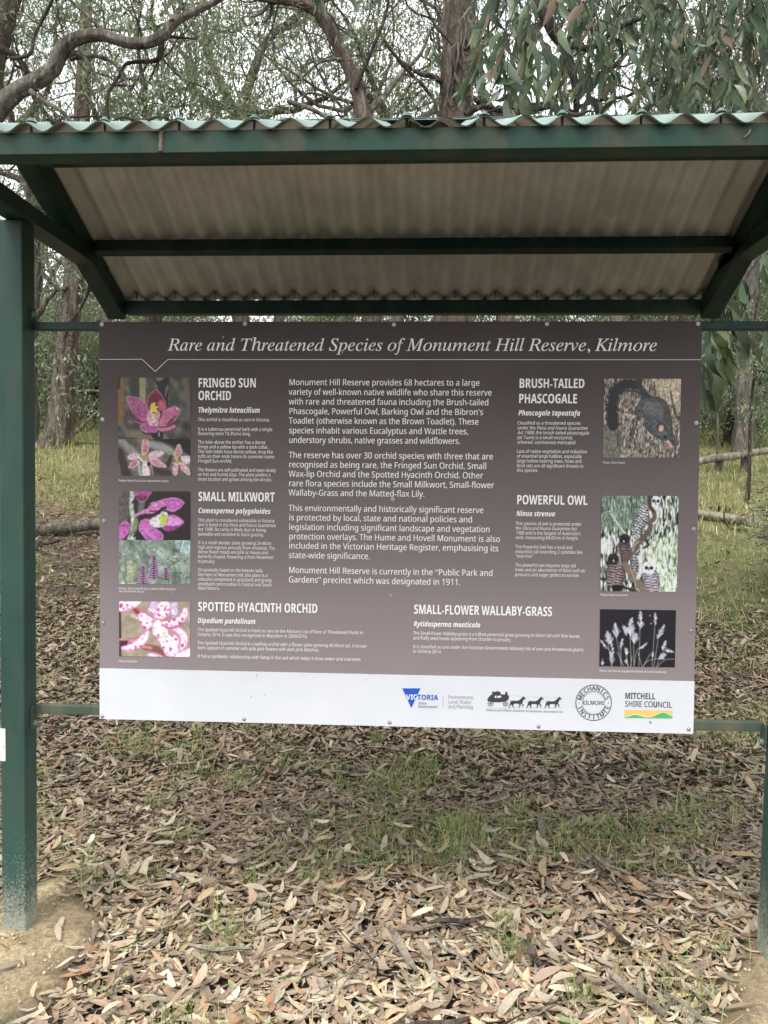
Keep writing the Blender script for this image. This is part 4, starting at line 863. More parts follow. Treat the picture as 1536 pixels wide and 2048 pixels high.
def text(name, lines, f, cap, parent, mat, y=YT, embolden=0):
    """lines = [(string, left px, baseline px, right px)]; cap = capital height in photograph pixels"""
    V, F, n = [], [], 0
    for (s, xl, yb, xr) in lines:
        u0, v0 = art(xl, yb); u1 = art(xr, yb)[0]; sy = (art(xl, yb-cap)[1]-v0)/CAPH[f]
        g_, tot = layout(s, f); sx = (u1-u0)/tot
        for k, (x, p, t, sl) in enumerate(g_):
            if not len(p): continue
            px = p[:, 0] + (0.2*p[:, 1] if sl else 0)
            for e in range(embolden+1):
                V.append(np.stack([u0+(x+px)*sx + e*0.00035, np.full(len(p), y-0.00003*(k % 2)-0.00006*e), v0+p[:, 1]*sy], 1)); F.append(t+n); n += len(p)
    me = tri_mesh(name, np.concatenate(V), np.concatenate(F))
    return obj(name, me, mat, parent)

text('title_lettering', [('Rare and Threatened Species of Monument Hill Reserve, Kilmore', 336, 700.6, 1314)], 'it', 24, bd, M['text'], embolden=1)
# thin rule with its notch
rp = [art(*p) for p in ((198.5, 718.2), (283.5, 717.9), (310, 742.3), (335, 718.4), (1402.5, 720))]
mb = MB()
for a_, b_ in zip(rp[:-1], rp[1:]): mb.beam((a_[0], YT, a_[1]), (b_[0], YT, b_[1]), 0.0013, 0.0004, (0, -1, 0))
mb.build('rule_line', M['text'], bd)
S = 6.6
COPY = [
 ('sb', 18.3, 'heading', [('FRINGED SUN', 395.3, 774, 512.5), ('ORCHID', 395.5, 799.5, 462.4)]),
 ('sbi', 10.7, 'subheading', [('Thelymitra luteocilium', 395.7, 824.6, 519.6)]),
 ('ss', S, 'paragraph', [('This orchid is classified as rare in Victoria.', 395.5, 841.6, 539.5), ('It is a tuberous perennial herb with a single', 395.5, 860.7, 544.6),
   ('flowering stem 13-35cms long.', 395.5, 869.6, 501.4), ('The lobe above the anther has a dense', 395.5, 886.6, 530.7), ('fringe and a yellow tip with a dark collar.', 395.5, 896, 536.7),
   ('The side lobes have dense yellow, mop like', 395.5, 905.5, 545.8), ('tufts on their ends hence its common name', 395.5, 915, 548.6), ('Fringed Sun-orchid.', 395.5, 924.2, 464),
   ('The flowers are self-pollinated and open slowly', 395.5, 942, 551.8), ('on hot and humid days. The plant prefers a', 395.5, 951.2, 541), ('moist location and grows among low shrubs.', 395.5, 960.7, 543.5)]),
 ('ss', 4.2, 'caption', [('Photos: Maree Goods (via natureshare.org.au)', 236.5, 962.3, 337)]),
 ('sb', 18.3, 'heading', [('SMALL MILKWORT', 396, 1001.3, 549.4)]),
 ('sbi', 10.5, 'subheading', [('Comesperma polygaloides', 396.3, 1025.6, 541)]),
 ('ss', S, 'paragraph', [('This plant is considered vulnerable in Victoria', 396, 1042.6, 549), ('and is listed in the Flora and Fauna Guarantee', 396, 1051.7, 551.8), ('Act 1988. Its rarity is likely due to being', 396, 1060.9, 532.3),
   ('palatable and sensitive to stock grazing.', 396, 1070.4, 527.6), ('It is a small slender plant growing 24-40cm', 396, 1087.5, 543), ('high and regrows annually from rhizomes. The', 396, 1097, 550),
   ('dense flower heads are pink or mauve and', 396, 1106, 536.3), ('butterfly shaped. Flowering is from November', 396, 1115.3, 547.8), ('to January.', 396, 1124.8, 431),
   ('Occasionally found on the heavier soils,', 396, 1141.9, 527), ('like here at Monument Hill, this plant is a', 396, 1151.4, 535.5), ('colourful component in grassland and grassy', 396, 1160.6, 544.2),
   ('woodland communities in Central and South', 396, 1170, 543.9), ('West Victoria.', 396, 1178.8, 440.6)]),
 ('ss', 4.2, 'caption', [('Photos: Chris Lindorff (top), Colleen Miller (bottom)', 238, 1177.8, 351.6), ('(via natureshare.org.au)', 238, 1183.4, 289.3)]),
 ('sb', 18.3, 'heading', [('SPOTTED HYACINTH ORCHID', 395.7, 1221.3, 636)]),
 ('sbi', 10.5, 'subheading', [('Dipodium pardalinum', 395.7, 1245.3, 511.7)]),
 ('ss', S, 'paragraph', [('The Spotted Hyacinth Orchid is listed as rare on the Advisory List of Rare or Threatened Plants in', 395.5, 1261.6, 727), ('Victoria 2014. It was first recognised in Macedon in 2009/2010.', 395.5, 1271.2, 615.7),
   ('The Spotted Hyacinth Orchid is a leafless orchid with a flower spike growing 40-90cm tall. A brown', 395.5, 1288, 733.7), ('stem appears in summer with pale pink flowers with dark pink blotches.', 395.5, 1297.6, 638.8),
   ('It has a symbiotic relationship with fungi in the soil which helps it draw water and nutrients.', 395.5, 1314.6, 723.4)]),
 ('ss', 4.2, 'caption', [('Photo: Paul Piko', 238, 1323.4, 275)]),
 ('ss', 12.2, 'main_text', [('Monument Hill Reserve provides 68 hectares to a large', 577, 770, 959), ('variety of well-known native wildlife who share this reserve', 577, 789.4, 983), ('with rare and threatened fauna including the Brush-tailed', 577, 808.6, 977),
   ('Phascogale, Powerful Owl, Barking Owl and the Bibron’s', 577, 827.8, 966), ('Toadlet (otherwise known as the Brown Toadlet). These', 577, 846.8, 957), ('species inhabit various Eucalyptus and Wattle trees,', 577, 866.2, 936), ('understory shrubs, native grasses and wildflowers.', 577, 885.4, 920),
   ('The reserve has over 30 orchid species with three that are', 577, 915.4, 986), ('recognised as being rare, the Fringed Sun Orchid, Small', 577, 934.4, 973), ('Wax-lip Orchid and the Spotted Hyacinth Orchid. Other', 577, 953, 966), ('rare flora species include the Small Milkwort, Small-flower', 577, 972, 988), ('Wallaby-Grass and the Matted-flax Lily.', 577, 990.6, 849),
   ('This environmentally and historically significant reserve', 577, 1021.4, 967), ('is protected by local, state and national policies and', 577.5, 1040.2, 945), ('legislation including significant landscape and vegetation', 577.5, 1059.2, 980), ('protection overlays. The Hume and Hovell Monument is also', 577.5, 1078, 1000.5), ('included in the Victorian Heritage Register, emphasising its', 577.5, 1096.6, 997), ('state-wide significance.', 577, 1115.6, 740),
   ('Monument Hill Reserve is currently in the “Public Park and', 577, 1145.4, 986), ('Gardens” precinct which was designated in 1911.', 577, 1164.4, 921)]),
 ('sb', 18.5, 'heading', [('BRUSH-TAILED', 1036.7, 775.8, 1168.8), ('PHASCOGALE', 1036, 806.3, 1154)]),
 ('sbi', 10.7, 'subheading', [('Phascogale tapoatafa', 1035.8, 831, 1159.6)]),
 ('ss', S, 'paragraph', [('Classified as a threatened species', 1034, 849, 1160.8), ('under the _Flora and Fauna Guarantee_', 1034, 858.8, 1174.6), ('_Act 1988_, the brush tailed phascogale', 1034, 868.3, 1178), ('(or Tuan) is a small nocturnal,', 1034, 878, 1145), ('arboreal, carnivorous marsupial.', 1034, 887.5, 1152),
   ('Loss of native vegetation and reduction', 1033, 905.6, 1173.7), ('of essential large habitat, especially', 1033, 915.2, 1163), ('large hollow bearing trees, foxes and', 1033, 924.8, 1163), ('feral cats are all significant threats to', 1033, 934.4, 1166.7), ('this species.', 1033, 943.6, 1076)]),
 ('ss', 4.2, 'caption', [('Photo: Chris Tzaros', 1204.6, 927.3, 1249.6)]),
 ('sb', 18.5, 'heading', [('POWERFUL OWL', 1032.5, 1008.5, 1175)]),
 ('sbi', 10.5, 'subheading', [('Ninux strenua', 1032.3, 1032, 1110)]),
 ('ss', S, 'paragraph', [('This species of owl is protected under', 1031, 1050, 1163), ('the _Flora and Fauna Guarantee Act_', 1031, 1059.4, 1153), ('_1988_ and is the largest of Australia’s', 1031, 1068.8, 1160.8), ('owls, measuring 60-65cm in height.', 1031, 1078, 1157),
   ('The Powerful Owl has a loud and', 1030.5, 1096.5, 1145), ('mournful call sounding 2 syllables like', 1030.5, 1106, 1165.4), ('“woo-hoo”.', 1030.5, 1115, 1068.8),
   ('The powerful owl requires large old', 1030, 1133, 1151.7), ('trees and an abundance of food such as', 1030, 1142.4, 1169.6), ('possums and sugar gliders to survive.', 1030, 1152, 1159)]),
 ('ss', 4.2, 'caption', [('Photo: Nicole Garmston', 1200.8, 1191.6, 1255.8)]),
 ('sb', 18.5, 'heading', [('SMALL-FLOWER WALLABY-GRASS', 827.5, 1227.3, 1104.6)]),
 ('sbi', 10.5, 'subheading', [('Rytidosperma monticola', 827.5, 1252.4, 961)]),
 ('ss', S, 'paragraph', [('The Small-flower Wallaby-grass is a tufted perennial grass growing to 60cm tall with fine leaves', 826.5, 1269, 1160), ('and fluffy seed heads appearing from October to January.', 826.5, 1278.6, 1023),
   ('It is classified as rare under the Victorian Governments Advisory list of rare and threatened plants', 826.5, 1295.8, 1167.5), ('in Victoria 2014.', 826.5, 1305.2, 883.8)]),
 ('ss', 4.2, 'caption', [('Photo: Don Wood, supplied by Plants of Scotia Sanctuary', 1199, 1343.4, 1333)]),
]
for f, cap, nm, lines in COPY: text(nm, lines, f, cap, bd, M['text'], embolden=1 if nm in ('heading', 'main_text', 'subheading') else 0)

# specks of dirt and bird marks on the board face
g = np.random.default_rng(44); V, F, n = [], [], 0
for k in range(70):
    u, v = g.uniform(-0.88, 0.88), BZ+g.uniform(0.02, BH-0.02)**1.0; r_ = 0.0008+0.0035*g.random()**4; el = 1+1.5*g.random()**3; m_ = 7
    a_ = np.linspace(0, 2*math.pi, m_, endpoint=False); rr = r_*g.uniform(0.6, 1.2, m_)
    V.append(np.stack([u+rr*np.cos(a_), np.full(m_, -0.0021), v+rr*np.sin(a_)*el], 1)); F.append(np.array([(0, i, i+1) for i in range(1, m_-1)])+n); n += m_
tag(obj('dirt_specks', tri_mesh('dirt_specks', np.concatenate(V), np.concatenate(F)), mat_plain('dried_dirt', (0.30, 0.28, 0.25), 0.8), bd), kind='stuff')
# screws
for (x, y) in [(203, 648), (489, 647), (787, 649), (1093, 648), (1395, 648), (204.5, 838), (207.5, 1041), (206, 1245), (205.5, 1432), (1392, 846), (1387, 1058), (1382.5, 1262), (1378, 1459),
               (489, 1438), (780, 1445), (1078, 1453), (785, 998), (782, 1191)]:
    u, v = art(x, y)
    MB().cyl((u, -0.0008, v), (0, -1, 0), 0.0062, 0.0012, 14, 0.0058).cyl((u, -0.002, v), (0, -1, 0), 0.0042, 0.0016, 12, 0.0022).build('screw', M['steel'], bd, smooth=False)

# ------------------------------------------------------------ the printed photographs, painted dot by dot
class Pic:
    def __init__(s, name, quad, box, bgc, res=1.0, seed=0):
        """quad = four corners in the photograph, box = the drawing coordinates of that rectangle"""
        s.name, s.quad, s.box = name, quad, box
        w = math.dist(quad[0], quad[1]); h = math.dist(quad[0], quad[3]); s.w, s.h = int(w*res), int(h*res)
        s.X, s.Y = np.meshgrid(np.linspace(box[0], box[2], s.w), np.linspace(box[1], box[3], s.h))
        s.C = np.zeros((s.h, s.w, 3)); s.C[:] = bgc; s.g = np.random.default_rng(seed); s.px = (box[2]-box[0])/s.w
    def mask(s, P, soft=1):
        P = np.asarray(P, float); x1, y1 = P[:, 0], P[:, 1]; x2, y2 = np.roll(x1, -1), np.roll(y1, -1); acc = np.zeros((s.h, s.w))
        if not hasattr(s, 'jx'): s.jx, s.jy = s.smooth(3)*0.4*s.px, s.smooth(3)*0.4*s.px
        for ox, oy in ((-.25, -.25), (.25, -.25), (-.25, .25), (.25, .25)):
            X = s.X+ox*s.px+s.jx; Y = s.Y+oy*s.px+s.jy; ins = np.zeros(X.shape, bool)
            for a, b, c_, d in zip(x1, y1, x2, y2):
                if b == d: continue
                cr_ = ((b > Y) != (d > Y)) & (X < (c_-a)*(Y-b)/(d-b)+a); ins ^= cr_
            acc += ins
        return s.blur(acc/4, soft)
    def blur(s, m, k):
        for _ in range(int(k)):
            p = np.pad(m, ((1, 1), (1, 1)) + ((0, 0),)*(m.ndim-2), mode='edge')
            m = (p[:-2, 1:-1]+p[2:, 1:-1]+p[1:-1, :-2]+p[1:-1, 2:]+2*p[1:-1, 1:-1])/6
        return m
    def put(s, m, c, vary=0.0):
        c = np.asarray(c, float)
        if vary: c = c*(1+vary*s.smooth(6))[..., None]
        s.C = s.C*(1-m[..., None]) + c*m[..., None]; return s
    def smooth(s, k):
        n = s.blur(s.g.normal(0, 1, (s.h, s.w)), k); return n/(n.std()+1e-9)
    def poly(s, P, c, soft=1, rnd=True, vary=0.07, edge=None):
        P = catmull(P, 5, True) if rnd else P
        m = s.mask(P, soft); s.put(m, c, vary)
        inner = s.blur(m, 9); sp = s.g.normal(0, 1, (s.h, s.w)); q_ = P.max(0)-P.min(0); ax = 0 if q_[1] > q_[0] else 1
        for _ in range(4): sp = (sp+np.roll(sp, 1, ax)+np.roll(sp, -1, ax))/3
        s.C = s.C*(1 + m*((inner-0.82)*0.55 + 0.04*sp/sp.std()))[..., None]
        if edge is not None:
            e = np.clip(m*(1-s.blur(m, 3))*3.2, 0, 0.8); s.put(e, edge)
        return s
    def line(s, P, w, c, soft=0, vary=0):
        P = np.asarray(P, float); P = catmull(P, 6) if len(P) > 2 else P
        W = np.linspace(*(w if isinstance(w, tuple) else (w, w)), len(P)); d = np.full(s.X.shape, 1e9)
        for (a, b), (c_, e), w0 in zip(P[:-1], P[1:], W):
            vx, vy = c_-a, e-b; t = np.clip(((s.X-a)*vx+(s.Y-b)*vy)/(vx*vx+vy*vy+1e-9), 0, 1)
            d = np.minimum(d, np.hypot(s.X-a-t*vx, s.Y-b-t*vy)-w0/2)
        return s.put(s.blur(np.clip(0.5-d/s.px, 0, 1), soft), c, vary)
    def dot(s, x, y, r, c, ry=None, soft=0, a=0):
        ry = ry or r; dx, dy = s.X-x, s.Y-y; ca, sa = math.cos(a), math.sin(a); u = dx*ca+dy*sa; v = -dx*sa+dy*ca
        d = (np.hypot(u/r, v/ry)-1)*min(r, ry); return s.put(s.blur(np.clip(0.5-d/s.px, 0, 1), soft), c)
    def grain(s, a): s.C = s.C*(1+a*s.smooth(1))[..., None]; return s
    def build(s):
        q = [art(*p) for p in s.quad]; iu = np.linspace(0, 1, s.w)[None, :, None]; iv = np.linspace(0, 1, s.h)[:, None, None]
        P = (q[0]*(1-iu)+q[1]*iu)*(1-iv) + (q[3]*(1-iu)+q[2]*iu)*iv
        V = np.stack([P[..., 0], np.full(P.shape[:2], -0.0014), P[..., 1]], -1).reshape(-1, 3)
        idx = np.arange(s.w*s.h).reshape(s.h, s.w)
        Q = np.stack([idx[:-1, :-1], idx[1:, :-1], idx[1:, 1:], idx[:-1, 1:]], -1).reshape(-1, 4)
        lum = s.C.mean(-1, keepdims=True); C_ = lum+(s.C-lum)*0.82; C_ = s.blur(C_, 1); C_ = 112+(C_-112)*1.14
        c = lin(np.clip(C_, 0, 255))*0.80
        return obj(s.name, tri_mesh(s.name, V, Q, c.reshape(-1, 3)), M['print'], bd)

# fringed sun orchid, single bloom
p = Pic('orchid_photo', [(235, 754.6), (380, 754.8), (380, 877.2), (236, 877.2)], (130, 125, 1365, 1172), (92, 88, 76), 1.0, 1)
p.C += 14*p.smooth(60)[..., None]
p.line([(190, 125), (170, 560), (150, 900)], 110, (140, 98, 52), 8).line([(150, 125), (145, 300)], 40, (40, 30, 20), 4)
p.line([(400, 180), (420, 500)], 150, (58, 64, 46), 14).line([(552, 125), (552, 600)], 105, (156, 146, 112), 1).line([(1100, 450), (1080, 760)], 150, (62, 74, 52), 16).line([(1250, 140), (1340, 420)], 70, (116, 100, 62), 12)
p.line([(300, 1080), (900, 1150)], 130, (128, 118, 84), 14).line([(690, 125), (700, 330)], 120, (86, 76, 74), 8).line([(170, 900), (300, 1100)], 90, (112, 104, 96), 10)
p.poly([(740, 125), (985, 125), (995, 300), (965, 660), (860, 680), (880, 420), (820, 300), (780, 170)], (34, 26, 32), 1)
p.poly([(760, 125), (920, 125), (880, 170), (820, 190)], (118, 114, 96), 2).poly([(985, 240), (940, 300), (930, 440), (950, 460), (985, 330)], (118, 100, 112), 1)
p.poly([(250, 715), (300, 740), (430, 850), (620, 900), (560, 945), (430, 900), (330, 820)], (176, 100, 130), 1, edge=(60, 30, 48))
p.poly([(285, 455), (440, 458), (540, 520), (620, 600), (655, 740), (650, 890), (520, 850), (400, 740), (330, 600)], (152, 74, 122), 1, edge=(196, 150, 178))
p.poly([(380, 720), (540, 790), (650, 800), (650, 890), (520, 850)], (178, 84, 128), 3)
p.poly([(632, 640), (625, 560), (660, 430), (720, 370), (792, 330), (860, 400), (915, 480), (945, 560), (950, 670), (860, 720), (720, 740)], (112, 22, 40), 1, edge=(200, 140, 150))
p.poly([(800, 590), (860, 490), (930, 560), (950, 670), (850, 720)], (180, 82, 104), 2)
p.poly([(800, 950), (860, 830), (930, 690), (1110, 612), (1190, 680), (1150, 790), (1040, 900), (900, 955)], (186, 98, 138), 1, edge=(216, 150, 178))
p.poly([(1000, 880), (1130, 760), (1060, 870), (960, 940)], (110, 40, 66), 1)
p.poly([(800, 972), (960, 965), (1100, 905), (1122, 980), (1010, 1035), (850, 1062)], (196, 112, 146), 1, edge=(90, 36, 60))
p.poly([(515, 945), (620, 905), (760, 930), (812, 985), (790, 1050), (700, 1085), (590, 1070)], (164, 78, 136), 1, edge=(196, 150, 190))
p.line([(560, 1060), (620, 1085), (720, 1085)], 26, (58, 24, 60), 1)
p.poly([(640, 740), (700, 690), (800, 690), (855, 770), (835, 880), (770, 945), (690, 930), (640, 850)], (196, 140, 152), 1, edge=(236, 208, 206))
p.poly([(850, 680), (890, 720), (870, 800), (820, 900), (850, 790)], (120, 40, 60), 1)
p.poly([(700, 780), (780, 780), (800, 860), (740, 920), (680, 900)], (214, 176, 176), 1)
p.dot(750, 640, 72, (222, 206, 70), 92, 1).dot(700, 700, 24, (226, 214, 120)).dot(790, 590, 22, (60, 44, 30)).dot(745, 725, 18, (90, 66, 30)).dot(812, 660, 20, (80, 40, 36)).dot(735, 760, 34, (232, 206, 170), 22, 1)
p.dot(1140, 655, 14, (250, 240, 245)).dot(690, 920, 16, (250, 240, 245)).dot(605, 1050, 15, (246, 236, 246), 9)
p.poly([(690, 1090), (800, 1055), (900, 1065), (880, 1172), (760, 1172)], (28, 22, 30), 1).line([(832, 1070), (835, 1120)], 26, (190, 150, 150))
p.grain(0.05).build()
# pair of small blooms
p = Pic('orchid_photo', [(236, 877.8), (380, 877.8), (380, 951), (236.5, 950.6)], (138, 1175, 1365, 1800), (112, 104, 98), 1.0, 2)
p.C += 16*p.smooth(50)[..., None]
p.line([(180, 1180), (420, 1420), (700, 1560)], 110, (150, 148, 142), 10).line([(160, 1380), (230, 1620), (300, 1800)], 140, (66, 56, 54), 14)
p.poly([(740, 1170), (1370, 1170), (1370, 1440), (1230, 1360), (1040, 1270), (900, 1220)], (26, 24, 26), 5).line([(700, 1260), (950, 1330), (1100, 1450)], 120, (158, 158, 150), 10)
p.line([(760, 1700), (1000, 1760)], 110, (70, 60, 58), 12).line([(480, 1560), (520, 1800)], 60, (168, 178, 190), 4).line([(900, 1560), (1040, 1480)], 50, (120, 112, 118), 5)
p.line([(1040, 1470), (980, 1640)], 60, (70, 40, 44), 3)
for P_, c_ in [([(575, 1180), (635, 1180), (662, 1290), (640, 1400), (590, 1430), (540, 1390), (548, 1280)], (188, 112, 128)), ([(300, 1475), (400, 1415), (490, 1440), (485, 1500), (380, 1525)], (206, 172, 184)),
               ([(315, 1670), (360, 1585), (470, 1545), (440, 1640)], (178, 98, 108)), ([(655, 1450), (720, 1390), (830, 1375), (920, 1412), (800, 1485), (690, 1500)], (212, 172, 188)),
               ([(680, 1525), (790, 1512), (890, 1580), (960, 1650), (820, 1640), (720, 1600)], (204, 136, 150)), ([(560, 1570), (630, 1560), (665, 1700), (680, 1800), (560, 1800)], (226, 198, 196)),
               ([(1180, 1258), (1222, 1370), (1195, 1450), (1140, 1480), (1100, 1440), (1120, 1340)], (188, 118, 132)), ([(1205, 1480), (1290, 1462), (1365, 1480), (1365, 1570), (1260, 1580)], (222, 192, 198)),
               ([(1190, 1600), (1260, 1600), (1340, 1690), (1365, 1780), (1260, 1730)], (212, 150, 160)), ([(1080, 1640), (1130, 1600), (1175, 1680), (1120, 1800), (1080, 1750)], (206, 150, 156))]:
    p.poly(P_, c_, 1, edge=(236, 214, 216))
p.line([(470, 1470), (540, 1530), (560, 1560)], 30, (236, 222, 222), 1).dot(590, 1490, 42, (200, 140, 110), 40, 1).dot(570, 1430, 34, (214, 196, 90), 30).dot(1135, 1500, 36, (206, 186, 86), 34).dot(1150, 1560, 46, (196, 152, 116), 36, 1).line([(1080, 1580), (1150, 1610), (1200, 1580)], 18, (236, 220, 214))
p.line([(700, 1620), (740, 1800)], 22, (170, 140, 128), 1).line([(1180, 1620), (1160, 1800)], 20, (110, 70, 70), 1).dot(660, 1600, 26, (30, 22, 24), 40)
p.grain(0.06).build()
# milkwort close-up
p = Pic('milkwort_photo', [(238, 982), (380.5, 982.4), (380.8, 1079.4), (238, 1079.2)], (148, 103, 1368, 933), (58, 48, 45), 1.0, 3)
p.poly([(148, 100), (330, 100), (330, 520), (280, 640), (148, 620)], (98, 88, 84), 6).line([(540, 280), (520, 420)], 110, (104, 118, 106), 4)
p.poly([(332, 95), (418, 95), (402, 300), (420, 520), (440, 600), (400, 700), (430, 933), (285, 933), (340, 760), (350, 600), (322, 420)], (168, 184, 170), 1)
p.poly([(420, 560), (480, 590), (460, 760), (390, 840), (330, 880), (390, 720)], (122, 142, 100), 2).line([(380, 290), (430, 250)], 34, (26, 24, 28), 1).line([(400, 870), (440, 840)], 30, (40, 44, 44))
p.poly([(415, 95), (695, 95), (650, 200), (560, 285), (460, 250), (430, 180)], (172, 74, 148), 1, edge=(206, 130, 190)).poly([(430, 185), (560, 175), (620, 210), (560, 260), (460, 240)], (122, 46, 96), 2)
p.poly([(435, 535), (440, 490), (640, 390), (700, 310), (830, 262), (960, 225), (1100, 212), (1200, 240), (1262, 300), (1190, 385), (1070, 445), (930, 410), (830, 420), (720, 475), (560, 480)], (206, 108, 190), 1, edge=(232, 160, 220))
p.poly([(960, 250), (1120, 240), (1240, 300), (1160, 380), (1040, 380), (940, 320)], (196, 96, 186), 3).line([(680, 440), (820, 440)], 22, (120, 30, 60), 1).poly([(640, 380), (760, 300), (860, 300), (760, 400)], (222, 136, 200), 3)
p.poly([(900, 650), (990, 520), (1120, 512), (1262, 615), (1180, 700), (1020, 778), (900, 740)], (212, 134, 204), 1, edge=(186, 80, 170)).poly([(900, 700), (1050, 700), (1160, 690), (1020, 775)], (170, 62, 150), 2)
p.poly([(485, 725), (520, 620), (600, 575), (670, 590), (740, 640), (730, 720), (620, 750), (520, 770)], (196, 96, 172), 1, edge=(226, 150, 206))
p.poly([(660, 640), (700, 560), (800, 500), (900, 440), (990, 490), (975, 600), (940, 690), (850, 718), (740, 720)], (222, 208, 222), 1)
p.poly([(850, 530), (900, 480), (960, 520), (975, 600), (920, 670), (860, 660)], (190, 214, 74), 1).line([(830, 480), (880, 400), (950, 380)], 38, (40, 30, 26), 1)
p.poly([(500, 740), (660, 750), (760, 740), (860, 800), (905, 880), (870, 933), (640, 933), (560, 850)], (186, 84, 178), 1, edge=(230, 160, 228)).line([(600, 780), (760, 900)], 60, (216, 130, 208), 3)
p.poly([(148, 690), (190, 640), (260, 612), (320, 650), (345, 700), (290, 840), (200, 915), (148, 915)], (186, 88, 168), 1, edge=(222, 130, 196)).line([(160, 690), (330, 690)], 12, (120, 40, 100), 1)
p.grain(0.04).build()
# milkwort in the field
p = Pic('milkwort_photo', [(238, 1079.8), (380.8, 1080), (380.6, 1167.6), (238.2, 1167)], (150, 935, 1372, 1685), (140, 158, 144), 1.0, 4)
p.C += 15*p.smooth(40)[..., None]; p.C += 8*p.smooth(8)[..., None]
p.poly([(250, 1300), (450, 1320), (420, 1600), (260, 1640)], (150, 158, 128), 12).poly([(1100, 935), (1372, 935), (1372, 1200), (1200, 1150)], (160, 184, 184), 12)
for P_ in ([(360, 935), (480, 1150), (600, 1400), (700, 1560)], [(220, 1300), (160, 1410), (230, 1560), (270, 1680)], [(270, 1180), (265, 1560)], [(1230, 940), (1170, 1140)], [(1110, 1400), (1110, 1680)], [(1220, 1460), (1140, 1680)], [(1310, 1500), (1300, 1680)], [(1000, 1600), (1010, 1680)], [(1070, 1560), (1075, 1685)], [(1190, 1560), (1200, 1685)]):
    p.line(P_, 14, (86, 108, 98), 0)
p.line([(380, 960), (560, 1280)], 26, (120, 150, 132), 1)
for cx, y0, y1, w_ in ((560, 1370, 1690, 95), (750, 1190, 1580, 100), (955, 1400, 1600, 85)):
    k = 0; y = y0
    while y < y1:
        ww = w_*(0.25+0.75*(y-y0)/(y1-y0)); j = 6*math.sin(k*2.3)
        for (sx, cc) in ((-1, (202, 156, 198)), (1, (190, 136, 186))):
            p.line([(cx+j, y+26), (cx+sx*ww, y-6)], (20, 12), cc); p.line([(cx+j, y+42), (cx+sx*ww*0.9, y+14)], (14, 9), (96, 50, 92))
        p.dot(cx+j, y+30, 14, (70, 34, 66)); y += 40; k += 1
for (x, y) in ((175, 1170), (1080, 1250), (1130, 1250), (1165, 1290), (1090, 1320), (1280, 1290), (165, 1220), (1060, 1290)): p.dot(x, y, 16, (48, 62, 62), 12)
for (x, y) in ((270, 1095), (258, 1175), (755, 1100), (830, 1120), (1110, 1215), (1130, 1375), (1060, 1380), (1225, 1455), (1305, 1540), (990, 1300), (1345, 1195), (1230, 1120)): p.dot(x, y, 16, (206, 214, 190), 12)
p.grain(0.06).build()
# spotted hyacinth orchid
p = Pic('hyacinth_orchid_photo', [(238.5, 1201.8), (380.5, 1203), (380.7, 1313.6), (239, 1311.6)], (158, 103, 1372, 1050), (170, 156, 134), 1.0, 5)
p.C += 6*p.smooth(50)[..., None]
p.line([(165, 260), (172, 700), (170, 1040)], 40, (62, 40, 42), 2).poly([(700, 105), (820, 105), (800, 300), (700, 300), (640, 250)], (206, 180, 214), 4).poly([(1040, 105), (1160, 105), (1180, 280), (1080, 400), (1030, 300)], (206, 186, 216), 4)
p.poly([(158, 740), (330, 750), (470, 720), (700, 560), (640, 660), (470, 800), (300, 800), (158, 810)], (206, 128, 156), 2).poly([(158, 790), (300, 790), (300, 830), (200, 910), (158, 920)], (90, 44, 58), 3)
p.line([(600, 890), (800, 920), (960, 1020)], 110, (150, 90, 84), 3).line([(560, 880), (700, 900)], 50, (216, 140, 160), 3).line([(400, 240), (520, 270), (700, 380)], 70, (206, 118, 116), 3).line([(430, 250), (500, 320)], 60, (150, 70, 58), 3)
p.poly([(640, 985), (760, 990), (960, 1050), (640, 1050)], (214, 190, 216), 3).line([(380, 340), (470, 390)], 50, (212, 196, 196), 3)
PK = (238, 214, 232)
pet = [[(158, 105), (540, 105), (470, 190), (330, 250), (210, 290), (158, 250)], [(820, 110), (1030, 110), (1040, 230), (980, 360), (850, 420), (740, 400), (790, 250)],
       [(480, 330), (560, 290), (680, 350), (760, 420), (720, 540), (620, 590), (530, 500)], [(860, 450), (1080, 400), (1180, 330), (1260, 205), (1335, 210), (1335, 360), (1250, 470), (1080, 560), (950, 555)],
       [(185, 900), (300, 850), (440, 770), (560, 660), (665, 590), (672, 700), (600, 830), (440, 930), (280, 962)], [(1000, 570), (1160, 530), (1280, 590), (1340, 720), (1310, 860), (1200, 960), (1190, 850), (1200, 740), (1120, 620)],
       [(800, 745), (960, 680), (1120, 660), (1190, 760), (1180, 900), (1190, 1000), (1000, 1050), (900, 930), (850, 820)], [(1200, 960), (1372, 890), (1372, 1050), (1100, 1050)]]
for P_ in pet: p.poly(P_, PK, 1, edge=(224, 132, 186))
p.poly([(780, 420), (900, 460), (990, 600), (1000, 680), (880, 720), (780, 700), (710, 600)], (232, 222, 232), 1).dot(930, 650, 46, (226, 214, 160), 30, 1)
p.line([(890, 500), (1060, 560), (1230, 480)], 30, (214, 84, 150), 1).line([(760, 400), (700, 360), (620, 300)], 26, (222, 120, 170), 1).line([(1190, 540), (1130, 600), (1210, 740), (1190, 900)], 12, (226, 150, 200), 1)
